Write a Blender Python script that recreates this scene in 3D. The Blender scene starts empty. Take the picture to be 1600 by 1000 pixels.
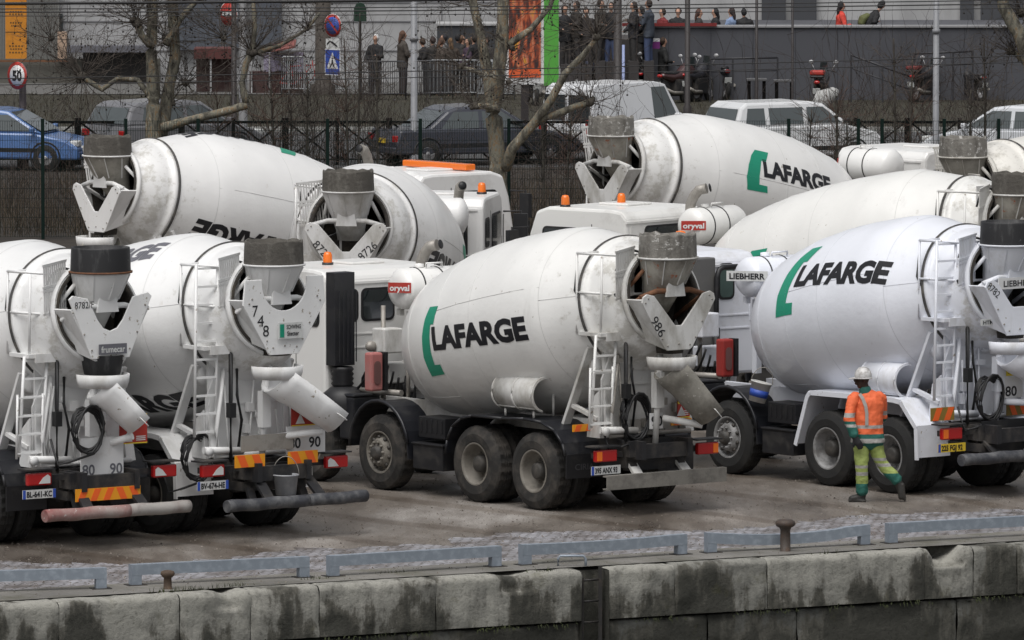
import bpy, bmesh, math, random
from mathutils import Vector, Matrix, Euler, noise
R = math.radians
random.seed(7)
scene = bpy.context.scene
col = scene.collection
PI = math.pi
# ---------------------------------------------------------------- camera
FPX, CAM_H = 13000.0, 12.0
PITCH = math.atan(1035 / FPX)
cd = bpy.data.cameras.new('camera'); cam = bpy.data.objects.new('camera', cd); col.objects.link(cam)
cam.location = (0, 0, CAM_H); cam.rotation_euler = (PI/2 - PITCH, 0, 0)
cd.sensor_width = 36; cd.lens = 36 * FPX / 1600; cd.clip_start = 1; cd.clip_end = 3000
scene.camera = cam
# ---------------------------------------------------------------- world / sun / exposure
world = bpy.data.worlds.new('World'); scene.world = world; world.use_nodes = True
wn = world.node_tree.nodes; wl = world.node_tree.links
for n in list(wn): wn.remove(n)
sky = wn.new('ShaderNodeTexSky'); sky.sky_type = 'NISHITA'; sky.sun_disc = False
SUN_EL, SUN_AZ = 64, 200
sky.sun_elevation = R(SUN_EL); sky.sun_rotation = R(SUN_AZ)
sky.air_density = 1.0; sky.dust_density = 5.0; sky.ozone_density = 1.0
hs = wn.new('ShaderNodeHueSaturation'); hs.inputs['Saturation'].default_value = 0.22
bg = wn.new('ShaderNodeBackground'); bg.inputs['Strength'].default_value = 0.085
wo = wn.new('ShaderNodeOutputWorld')
wl.new(sky.outputs[0], hs.inputs['Color']); wl.new(hs.outputs[0], bg.inputs[0]); wl.new(bg.outputs[0], wo.inputs[0])
sd = bpy.data.lights.new('sun', 'SUN'); sd.energy = 1.5; sd.angle = R(50); sd.color = (1, .985, .96)
sun = bpy.data.objects.new('sun', sd); col.objects.link(sun)
# direction the light travels from: azimuth measured clockwise from +Y
az, el = R(SUN_AZ), R(SUN_EL)
sv = Vector((math.sin(az)*math.cos(el), math.cos(az)*math.cos(el), math.sin(el)))
sun.rotation_euler = sv.to_track_quat('Z', 'Y').to_euler()
sun.location = (0, 60, 60)
scene.view_settings.view_transform = 'Standard'; scene.view_settings.look = 'None'
scene.view_settings.gamma = 1; scene.view_settings.exposure = 0.28
# ---------------------------------------------------------------- ground points
_c, _s = math.cos(PITCH), math.sin(PITCH)
_fw = Vector((0, _c, -_s)); _up = Vector((0, _s, _c)); _rt = Vector((1, 0, 0)); _C = Vector((0, 0, CAM_H))
def ray(px, py): return _fw + _rt*((px-800)/FPX) + _up*((500-py)/FPX)
def G(px, py, z=0.0):
    r = ray(px, py); return _C + r*((z-CAM_H)/r.z)
def AT(px, py, Y):          # point of the picture ray at world depth Y
    r = ray(px, py); return _C + r*(Y/r.y)
# ---------------------------------------------------------------- materials
MATS = {}
def nn(nt, typ, **kw):
    n = nt.nodes.new(typ)
    for k, v in kw.items():
        if k in n.inputs.keys(): n.inputs[k].default_value = v
        else: setattr(n, k, v)
    return n
def mat(name, color, rough=.5, dirt=None, damt=.5, dscale=2.0, stretch=(1,1,1), bump=0, bscale=20, metal=0, coat=0,
        var=0, rear=False, spots=None, samt=.1, sscale=12, spec=.5, emis=None):
    """base paint + large soft variation + grime patches + small chips, all in object space"""
    if name in MATS: return MATS[name]
    m = bpy.data.materials.new(name); m.use_nodes = True; nt = m.node_tree; L = nt.links
    b = nt.nodes['Principled BSDF']
    b.inputs['Roughness'].default_value = rough; b.inputs['Metallic'].default_value = metal
    b.inputs['Specular IOR Level'].default_value = spec
    if coat: b.inputs['Coat Weight'].default_value = coat; b.inputs['Coat Roughness'].default_value = .15
    c4 = tuple(color) + (1,)
    tc = nn(nt, 'ShaderNodeTexCoord'); mp = nn(nt, 'ShaderNodeMapping'); mp.inputs['Scale'].default_value = stretch
    L.new(tc.outputs['Object'], mp.inputs[0])
    cur = nn(nt, 'ShaderNodeRGB'); cur.outputs[0].default_value = c4; cur = cur.outputs[0]
    if var:
        n1 = nn(nt, 'ShaderNodeTexNoise', Scale=dscale*.6, Detail=4.0); L.new(mp.outputs[0], n1.inputs[0])
        mr = nn(nt, 'ShaderNodeMapRange'); mr.inputs[1].default_value = .3; mr.inputs[2].default_value = .7
        mr.inputs[3].default_value = 1-var; mr.inputs[4].default_value = 1+var
        L.new(n1.outputs[0], mr.inputs[0])
        mx = nn(nt, 'ShaderNodeVectorMath', operation='SCALE'); L.new(cur, mx.inputs[0]); L.new(mr.outputs[0], mx.inputs['Scale'])
        cur = mx.outputs[0]
    if dirt:
        n2 = nn(nt, 'ShaderNodeTexNoise', Scale=dscale, Detail=8.0, Roughness=.65); L.new(mp.outputs[0], n2.inputs[0])
        cr = nn(nt, 'ShaderNodeMapRange'); cr.inputs[1].default_value = .62-.35*damt; cr.inputs[2].default_value = .75-.2*damt
        cr.inputs[3].default_value = 0; cr.inputs[4].default_value = min(1, .35+.6*damt)
        L.new(n2.outputs[0], cr.inputs[0])
        mx = nn(nt, 'ShaderNodeMix', data_type='RGBA'); L.new(cr.outputs[0], mx.inputs[0]); L.new(cur, mx.inputs[6])
        mx.inputs[7].default_value = tuple(dirt)+(1,); cur = mx.outputs[2]
        rr = nn(nt, 'ShaderNodeMapRange'); rr.inputs[3].default_value = rough; rr.inputs[4].default_value = min(1, rough+.35)
        L.new(cr.outputs[0], rr.inputs[0]); L.new(rr.outputs[0], b.inputs['Roughness'])
    if spots:
        n3 = nn(nt, 'ShaderNodeTexNoise', Scale=sscale, Detail=5.0, Roughness=.7); L.new(tc.outputs['Object'], n3.inputs[0])
        c3 = nn(nt, 'ShaderNodeMapRange'); c3.inputs[1].default_value = .72-samt; c3.inputs[2].default_value = .76-samt
        L.new(n3.outputs[0], c3.inputs[0])
        mx = nn(nt, 'ShaderNodeMix', data_type='RGBA'); L.new(c3.outputs[0], mx.inputs[0]); L.new(cur, mx.inputs[6])
        mx.inputs[7].default_value = tuple(spots)+(1,); cur = mx.outputs[2]
    if rear:      # cement splashes round the mouth of the drum, thin rust runs below seams
        sx = nn(nt, 'ShaderNodeSeparateXYZ'); L.new(tc.outputs['Object'], sx.inputs[0])
        g = nn(nt, 'ShaderNodeMapRange'); g.inputs[1].default_value = .1; g.inputs[2].default_value = -1.3; g.inputs[3].default_value = -.14; g.inputs[4].default_value = .12; L.new(sx.outputs[0], g.inputs[0])
        n = nn(nt, 'ShaderNodeTexNoise', Scale=4.5, Detail=9.0, Roughness=.7); L.new(tc.outputs['Object'], n.inputs[0])
        ad = nn(nt, 'ShaderNodeMath', operation='ADD'); L.new(g.outputs[0], ad.inputs[0]); L.new(n.outputs[0], ad.inputs[1])
        c = nn(nt, 'ShaderNodeMapRange'); c.inputs[1].default_value = .56; c.inputs[2].default_value = .68; c.inputs[4].default_value = .6; L.new(ad.outputs[0], c.inputs[0])
        mx = nn(nt, 'ShaderNodeMix', data_type='RGBA'); L.new(c.outputs[0], mx.inputs[0]); L.new(cur, mx.inputs[6]); mx.inputs[7].default_value = (.42,.40,.35,1); cur = mx.outputs[2]
        m2 = nn(nt, 'ShaderNodeMapping'); m2.inputs['Scale'].default_value = (7, 7, .5); L.new(tc.outputs['Object'], m2.inputs[0])
        n = nn(nt, 'ShaderNodeTexNoise', Scale=1.6, Detail=3.0, Roughness=.5); L.new(m2.outputs[0], n.inputs[0])
        c = nn(nt, 'ShaderNodeMapRange'); c.inputs[1].default_value = .70; c.inputs[2].default_value = .8; c.inputs[4].default_value = .3; L.new(n.outputs[0], c.inputs[0])
        mx = nn(nt, 'ShaderNodeMix', data_type='RGBA'); L.new(c.outputs[0], mx.inputs[0]); L.new(cur, mx.inputs[6]); mx.inputs[7].default_value = (.36,.27,.18,1); cur = mx.outputs[2]
    L.new(cur, b.inputs['Base Color'])
    if bump:
        n4 = nn(nt, 'ShaderNodeTexNoise', Scale=bscale, Detail=6.0, Roughness=.6); L.new(tc.outputs['Object'], n4.inputs[0])
        bp = nn(nt, 'ShaderNodeBump', Strength=1.0, Distance=bump); L.new(n4.outputs[0], bp.inputs['Height']); L.new(bp.outputs[0], b.inputs['Normal'])
    if emis:
        b.inputs['Emission Color'].default_value = c4; b.inputs['Emission Strength'].default_value = emis
    MATS[name] = m
    return m
GRIME = (.20, .18, .155)
M_drum = lambda k, c, d=.1: mat('drum_paint_'+k, c, .34, dirt=(.52,.51,.48), damt=d*.8, dscale=1.6, stretch=(1.6,1.6,.3), coat=.2, spots=(.33,.29,.23), samt=.015+d*.25, sscale=9, var=.05, bump=.016, bscale=1.6, rear='body' not in k)
M_chassis = mat('chassis_paint', (.016,.016,.018), .6, dirt=(.10,.088,.075), damt=.42, dscale=3, bump=.002, bscale=40)
M_black = mat('black_plastic', (.014,.014,.016), .5, dirt=(.07,.065,.058), damt=.25, dscale=3)
M_fendblack = mat('black_fender', (.012,.013,.017), .42, dirt=(.05,.048,.045), damt=.35, dscale=2.5, bump=.0015, bscale=25)
M_tyre = mat('tyre_rubber', (.022,.021,.020), .85, dirt=(.12,.105,.09), damt=.42, dscale=2.4, bump=.004, bscale=45)
M_tyredark = mat('tyre_rubber_dark', (.017,.017,.017), .8, dirt=(.05,.047,.042), damt=.3, dscale=3, bump=.004, bscale=45)
M_rim = mat('dusty_rim', (.20,.185,.16), .65, dirt=(.07,.06,.05), damt=.45, dscale=5, bump=.002, bscale=50)
M_rimlite = mat('silver_rim', (.42,.42,.43), .45, dirt=(.12,.11,.1), damt=.4, dscale=4, metal=.3)
M_hub = mat('dark_hub', (.05,.047,.043), .6, dirt=(.13,.115,.1), damt=.4, dscale=7)
M_concrete = mat('concrete_crust', (.22,.21,.19), .9, dirt=(.075,.068,.058), damt=.6, dscale=5, stretch=(1,1,.4), bump=.02, bscale=14, spots=(.45,.44,.42), samt=.14, sscale=9)
M_concdark = mat('concrete_crust_dark', (.085,.078,.068), .92, dirt=(.2,.19,.17), damt=.35, dscale=5, stretch=(1,1,.4), bump=.02, bscale=14)
M_rubber = mat('rubber_collar', (.02,.02,.022), .6, dirt=(.16,.16,.16), damt=.3, dscale=6, stretch=(1,1,.25), spots=(.3,.3,.3), samt=.03, sscale=14)
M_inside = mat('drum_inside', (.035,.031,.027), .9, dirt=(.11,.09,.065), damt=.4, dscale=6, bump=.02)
M_glass = mat('dark_glass', (.02,.026,.028), .06, spec=.8, coat=.4)
M_glassg = mat('green_glass', (.07,.11,.10), .08, spec=.8)
M_carglass = mat('car_glass', (.075,.088,.09), .07, spec=.9, coat=.5)  # base colour lightened to paint in the sky reflected by the panes
M_red = mat('red_box_paint', (.30,.03,.025), .45, dirt=(.2,.1,.08), damt=.25)
M_redfaded = mat('faded_red_box', (.42,.15,.14), .6, dirt=(.3,.22,.2), damt=.4)
M_orange = mat('orange_lens', (.85,.18,.012), .25, coat=.4, spec=.6)
M_redlens = mat('red_lens', (.42,.012,.012), .25, coat=.4, dirt=(.2,.08,.07), damt=.2)
M_white = mat('plain_white', (.72,.72,.72), .5, dirt=(.5,.48,.45), damt=.2, dscale=5)
M_plate = mat('plate_white', (.62,.63,.62), .5, dirt=(.35,.33,.3), damt=.3, dscale=7)
M_plateY = mat('plate_yellow', (.72,.5,.04), .5, dirt=(.4,.28,.05), damt=.2, dscale=7)
M_blue = mat('plate_blue', (.03,.08,.4), .5)
M_ink = mat('black_lettering', (.012,.012,.015), .45)
M_inkgrey = mat('grey_lettering', (.14,.14,.16), .5)
M_green = mat('green_emblem', (.012,.28,.17), .4)
M_steel = mat('galvanised_steel', (.27,.31,.36), .5, dirt=(.42,.47,.53), damt=.4, dscale=9, metal=.35, bump=.001, bscale=50)
M_pipe = mat('exhaust_steel', (.34,.32,.29), .5, dirt=(.16,.14,.12), damt=.35, dscale=5, metal=.3)
M_rust = mat('rusty_steel', (.17,.075,.035), .8, dirt=(.09,.045,.03), damt=.5, dscale=12, bump=.003, bscale=60)
M_hose = mat('rubber_hose', (.013,.013,.014), .55, dirt=(.08,.075,.07), damt=.2, dscale=5)
M_retroO = mat('reflective_orange', (.85,.13,.02), .45)
M_retroY = mat('reflective_amber', (.8,.33,.015), .45)
M_retroD = mat('reflective_olive', (.24,.16,.03), .45)
M_yellow = mat('yellow_sign', (.8,.62,.04), .5)
M_signred = mat('red_sign', (.42,.035,.025), .5, dirt=(.3,.1,.08), damt=.2, dscale=6)
# ---------------------------------------------------------------- mesh builder
class MB:
    def __init__(s): s.v = []; s.f = []; s.sm = []; s.mi = []; s.m = 0; s.M = None
    def add(s, vs, fs, smooth=False):
        o = len(s.v)
        if s.M is not None: vs = [s.M @ Vector(v) for v in vs]
        s.v += [tuple(v) for v in vs]; s.f += [tuple(i+o for i in f) for f in fs]
        s.sm += [smooth]*len(fs); s.mi += [s.m]*len(fs); return s
    def box(s, c, d, rot=None):
        x, y, z = d[0]/2, d[1]/2, d[2]/2
        vs = [Vector((a, b, e)) for a in (-x, x) for b in (-y, y) for e in (-z, z)]
        if rot: q = Euler(rot).to_matrix(); vs = [q @ v for v in vs]
        vs = [v + Vector(c) for v in vs]
        return s.add(vs, [(0,1,3,2),(4,6,7,5),(0,4,5,1),(2,3,7,6),(0,2,6,4),(1,5,7,3)])
    def bar(s, a, b, w, h=None, up=(0,0,1)):
        a, b = Vector(a), Vector(b); h = h or w; d = (b-a).normalized(); u = Vector(up)
        if abs(d.dot(u)) > .97: u = Vector((1,0,0))
        sd_ = d.cross(u).normalized(); u = sd_.cross(d)
        vs = [p + sd_*i*w/2 + u*j*h/2 for p in (a, b) for i, j in ((-1,-1),(1,-1),(1,1),(-1,1))]
        return s.add(vs, [(0,3,2,1),(4,5,6,7),(0,1,5,4),(1,2,6,5),(2,3,7,6),(3,0,4,7)])
    def sweep(s, path, sec, up=(0,0,1), closed=True, cap=True, smooth=True, rad=None):
        """sec: list of (a,b) in (side, up) plane; rad: per point scale"""
        P = [Vector(p) for p in path]; n = len(sec); vs = []; U = Vector(up)
        for i, p in enumerate(P):
            d = (P[min(i+1, len(P)-1)] - P[max(i-1, 0)]).normalized()
            sd_ = d.cross(U)
            if sd_.length < 1e-3: sd_ = d.cross(Vector((1, .01, 0)))
            sd_.normalize(); u = sd_.cross(d); k = rad[i] if rad else 1
            vs += [p + sd_*a*k + u*b*k for a, b in sec]
        fs = []
        for i in range(len(P)-1):
            for j in range(n if closed else n-1):
                k = (j+1) % n; fs.append((i*n+j, i*n+k, (i+1)*n+k, (i+1)*n+j))
        s.add(vs, fs, smooth)
        if cap and closed:
            o = len(s.v) - len(vs)
            s.f += [tuple(o+j for j in range(n))[::-1], tuple(o+(len(P)-1)*n+j for j in range(n))]
            s.sm += [False]*2; s.mi += [s.m]*2
        return s
    def tube(s, path, r, seg=8, rad=None, up=(0,0,1)):
        return s.sweep(path, [(r*math.cos(2*PI*j/seg), r*math.sin(2*PI*j/seg)) for j in range(seg)], up=up, rad=rad)
    def lathe(s, prof, o=(0,0,0), ax=(0,0,1), seg=32, smooth=True, a0=0, a1=2*PI, lug=0):
        """prof: list of (axial, radius)"""
        ax = Vector(ax).normalized(); t = Vector((0,0,1)) if abs(ax.z) < .9 else Vector((0,1,0))
        e1 = (t - ax*t.dot(ax)).normalized(); e2 = ax.cross(e1); o = Vector(o)
        full = abs(a1-a0-2*PI) < 1e-6; m = seg if full else seg+1; vs = []
        for q in prof:
            for j in range(m):
                a = a0+(a1-a0)*j/seg
                rr = q[1] - (lug if lug and j % 2 and len(q) > 2 else 0)
                vs.append(o + ax*q[0] + e1*math.cos(a)*rr + e2*math.sin(a)*rr)
        fs = []
        for i in range(len(prof)-1):
            for j in range(seg):
                k = (j+1) % m; fs.append((i*m+j, i*m+k, (i+1)*m+k, (i+1)*m+j))
        return s.add(vs, fs, smooth)
    def prism(s, poly, fn, t0, t1):
        """poly: 2D points; fn(a,b,t) -> 3D"""
        n = len(poly); vs = [fn(a, b, t) for t in (t0, t1) for a, b in poly]
        return s.add(vs, [tuple(range(n))[::-1], tuple(range(n, 2*n))] + [(i, (i+1) % n, n+(i+1) % n, n+i) for i in range(n)])
    def ball(s, c, r, seg=12, rings=8):
        r = (r, r, r) if not hasattr(r, '__len__') else r; vs = []; fs = []
        for i in range(rings+1):
            a = PI*i/rings
            for j in range(seg):
                b = 2*PI*j/seg; vs.append((c[0]+r[0]*math.sin(a)*math.cos(b), c[1]+r[1]*math.sin(a)*math.sin(b), c[2]+r[2]*math.cos(a)))
        for i in range(rings):
            for j in range(seg):
                k = (j+1) % seg; fs.append((i*seg+j, (i+1)*seg+j, (i+1)*seg+k, i*seg+k))
        return s.add(vs, fs, True)
    def build(s, name, mats, parent=None, bevel=0, label=None, solid=0, loc=None):
        me = bpy.data.meshes.new(name); me.from_pydata(s.v, [], s.f)
        mats = mats if isinstance(mats, (list, tuple)) else [mats]
        for m in mats: me.materials.append(m)
        me.polygons.foreach_set('use_smooth', s.sm); me.polygons.foreach_set('material_index', s.mi)
        bm = bmesh.new(); bm.from_mesh(me); bmesh.ops.recalc_face_normals(bm, faces=bm.faces); bm.to_mesh(me); bm.free()
        me.update()
        o = bpy.data.objects.new(name, me); col.objects.link(o)
        if parent: o.parent = parent
        if loc: o.location = loc
        if solid:
            q = o.modifiers.new('solid', 'SOLIDIFY'); q.thickness = solid; q.offset = 0
        if bevel:
            q = o.modifiers.new('bevel', 'BEVEL'); q.width = bevel; q.segments = 2; q.limit_method = 'ANGLE'; q.angle_limit = R(40)
            q.harden_normals = False
        if label: o['label'] = label
        return o
def one(fn, name, mats, parent=None, **k):
    b = MB(); fn(b); return b.build(name, mats, parent, **k)
def tag(o, label=None, cat=None, group=None, kind=None):
    if label: o['label'] = label
    if cat: o['category'] = cat
    if group: o['group'] = group
    if kind: o['kind'] = kind
    return o
def empty(name, loc, rz=0, **k):
    o = bpy.data.objects.new(name, None); col.objects.link(o); o.location = loc; o.rotation_euler = (0, 0, rz)
    o.empty_display_size = .2
    return tag(o, **k)
# frames for prism()
YZ = lambda x: (lambda a, b, t: (x+t, a, b))
XZ = lambda a, b, t: (a, t, b)
def rrect(a0, a1, b0, b1, r, n=4):
    P = []
    for cx, cy, st in ((a1-r, b1-r, 0), (a0+r, b1-r, 90), (a0+r, b0+r, 180), (a1-r, b0+r, 270)):
        P += [(cx+r*math.cos(R(st+90*i/n)), cy+r*math.sin(R(st+90*i/n))) for i in range(n+1)]
    return P
# ---------------------------------------------------------------- text
_tc = {}
def text_mesh(txt, size=1, bold=.0, shear=0, space=1):
    key = (txt, size, bold, shear, space)
    if key in _tc: return _tc[key]
    cu = bpy.data.curves.new('t', 'FONT'); cu.body = txt; cu.size = size; cu.offset = bold*size; cu.shear = shear
    cu.space_character = space; cu.resolution_u = 3
    ob = bpy.data.objects.new('t', cu); col.objects.link(ob)
    dg = bpy.context.evaluated_depsgraph_get(); ev = ob.evaluated_get(dg); me = ev.to_mesh()
    vs = [v.co.copy() for v in me.vertices]; fs = [tuple(p.vertices) for p in me.polygons]
    ev.to_mesh_clear(); bpy.data.objects.remove(ob); bpy.data.curves.remove(cu)
    x0 = min(v.x for v in vs); x1 = max(v.x for v in vs)
    _tc[key] = (vs, fs, x0, x1); return _tc[key]
def frame(o, right, up):
    r = Vector(right).normalized(); u = Vector(up); u = (u - r*u.dot(r)).normalized(); n = r.cross(u); o = Vector(o)
    return lambda a, b, t=0: o + r*a + u*b + n*t
def flat_text(b, txt, fr, size, width=None, bold=.015, shear=0, t=.004, center=True):
    """lettering laid on the plane fr; width: total width it is stretched to"""
    vs, fs, x0, x1 = text_mesh(txt, size, bold, shear)
    k = (width/(x1-x0)) if width else 1; cx = (x0+x1)/2 if center else x0
    b.add([fr((v.x-cx)*k, v.y - (size*.36 if center else 0), t) for v in vs], fs)
# ---------------------------------------------------------------- wheels
def tyre_mesh(b, r=.55, w=.30, rr=.30):
    """axis along Y, outer face at y=0, body towards -Y"""
    pr = [(0, rr), (.012, rr+.03), (.02, r-.12), (.0, r-.07), (-.02, r-.025), (-.045, r-.008), (-.05, r, 1), (-.115, r, 1), (-.12, r-.016), (-.135, r-.016),
          (-.14, r, 1), (-w+.14, r, 1), (-w+.135, r-.016), (-w+.12, r-.016), (-w+.115, r, 1), (-w+.05, r, 1), (-w+.045, r-.008), (-w+.02, r-.03), (-w, r-.1), (-w, rr)]
    b.lathe(pr, ax=(0, 1, 0), seg=56, smooth=False, lug=.016)
def make_wheel(parent, x, y, side, kind, tyre, z=.55, r=.55, dual=False, rimm=None):
    """side +1 = left. returns the wheel; dual wheels get one outer and one inner wheel"""
    key = (kind, tyre.name, (rimm or M_rim).name)
    if key not in WH:
        b2 = MB(); tyre_mesh(b2, r); o2 = b2.build('wheel', tyre); WH[key] = [o2.data, None, None]; bpy.data.objects.remove(o2)
        rim = MB(); hub = MB()
        if kind == 'dish':      # rear rim, deep
            rim.lathe([(.01, .31), (.015, .285), (-.03, .275), (-.12, .262), (-.15, .24), (-.16, .20), (-.165, .12)], ax=(0,1,0), seg=32)
            hub.lathe([(-.165, .13), (-.11, .13), (-.09, .12), (-.045, .115), (-.03, .09), (-.025, .0)], ax=(0,1,0), seg=20)
            for k in range(10):
                a = 2*PI*k/10; rim.lathe([(-.165, .016), (-.13, .016), (-.13, 0)], o=(math.cos(a)*.165, 0, math.sin(a)*.165), ax=(0,1,0), seg=6)
        else:                    # front rim, shallow with hand holes
            rim.lathe([(.01, .31), (.015, .285), (-.045, .272), (-.06, .262), (-.03, .225), (.045, .185), (.05, .175), (.05, .12)], ax=(0,1,0), seg=40)
            hub.lathe([(.05, .12), (.06, .1), (.11, .085), (.12, .05), (.12, 0)], ax=(0,1,0), seg=20)
            for k in range(10):
                a = 2*PI*k/10; rim.lathe([(.045, .018), (.085, .017), (.085, 0)], o=(math.cos(a)*.15, 0, math.sin(a)*.15), ax=(0,1,0), seg=6)
            for k in range(10):
                a = 2*PI*(k+.5)/10; hub.lathe([(-.015, .026), (.012, .026), (.012, 0)], o=(math.cos(a)*.222, 0, math.sin(a)*.222), ax=(.0,1,0), seg=8)
        ro = rim.build('rim', rimm or M_rim); ho = hub.build('hub', M_hub)
        WH[key][1] = ro.data; WH[key][2] = ho.data; bpy.data.objects.remove(ro); bpy.data.objects.remove(ho)
    tm, rm, hm = WH[key]
    w = bpy.data.objects.new('wheel', tm); col.objects.link(w); w.parent = parent; w.location = (x, y, z)
    w.rotation_euler = (0, random.uniform(0, 6), 0) if side > 0 else (0, random.uniform(0, 6), PI)
    for nm, me in (('rim', rm), ('hub', hm)):
        c = bpy.data.objects.new(nm, me); col.objects.link(c); c.parent = w
    if dual:
        w2 = bpy.data.objects.new('inner_wheel', tm); col.objects.link(w2); w2.parent = parent
        w2.location = (x, y-side*.33, z); w2.rotation_euler = (0, 1.3, 0) if side > 0 else (0, 1.3, PI)
    return w
WH = {}
def beacon(parent, p, s=1.0):
    b = MB(); b.m = 1; b.lathe([(0, .085*s), (.04*s, .085*s), (.04*s, .0)], o=p, seg=14); b.m = 0
    b.lathe([(.04*s, .07*s), (.15*s, .066*s), (.19*s, .05*s), (.2*s, 0)], o=p, seg=14)
    return b.build('warning_beacon', [M_orange, M_black], parent)
def window(parent, fr, a0, a1, b0, b1, glass, r=.07, name='cab_window'):
    b = MB(); b.prism(rrect(a0-.035, a1+.035, b0-.035, b1+.035, r+.02), lambda a, c, t: fr(a, c, t), 0, .012)
    w = b.build(name, M_black, parent)
    g = MB(); g.prism(rrect(a0, a1, b0, b1, r), lambda a, c, t: fr(a, c, t), .0135, .018); g.build('pane', glass, w)
    return w
def arc(cx, cz, r, a0, a1, n):
    return [(cx+r*math.cos(R(a0+(a1-a0)*i/n)), cz+r*math.sin(R(a0+(a1-a0)*i/n))) for i in range(n+1)]
def strip(b, pts, y0, y1, th=.025):
    """bent sheet along (x,z) pts between y0 and y1"""
    n = len(pts); P = [Vector((p[0], 0, p[1])) for p in pts]; nr = []
    for i in range(n):
        d = (P[min(i+1, n-1)]-P[max(i-1, 0)]).normalized(); nr.append(Vector((d.z, 0, -d.x)))
    vs = []
    for i in range(n):
        for k, y in ((0, y0), (0, y1), (-1, y1), (-1, y0)):
            q = P[i] + nr[i]*th*k; vs.append((q.x, y, q.z))
    fs = []
    for i in range(n-1):
        for j in range(4):
            k = (j+1) % 4; fs.append((i*4+j, i*4+k, (i+1)*4+k, (i+1)*4+j))
    fs += [(3, 2, 1, 0), tuple((n-1)*4+j for j in range(4))]
    b.add(vs, fs)
DR_TILT = R(12)
PROF = [(0, .02), (.0, .44), (.05, .60), (.16, .74), (.35, .88), (.62, 1.02), (.82, 1.09), (1.25, 1.18), (1.7, 1.245), (1.72, 1.248), (2.3, 1.29), (2.9, 1.295), (3.6, 1.27), (3.98, 1.235), (4.12, 1.19), (4.8, .965), (4.86, .955)]
DLS = [1.0]
def drum_R(s, k=1):
    s = s/DLS[0]
    for (a, ra), (b_, rb) in zip(PROF[1:], PROF[2:]):
        if a <= s <= b_ and b_ > a: return (ra+(rb-ra)*(s-a)/(b_-a))*k
    return PROF[-1][1]*k
LAF = [(-.95,-1.25),(.35,-1.2),(.3,-.72),(-.22,-.72),(-.22,-.1),(-.12,.55),(.0,1.12),(.3,1.12),(.62,1.95),(-.25,1.95),(-.6,1.4),(-.88,.6),(-1.05,-.35)]
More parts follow.
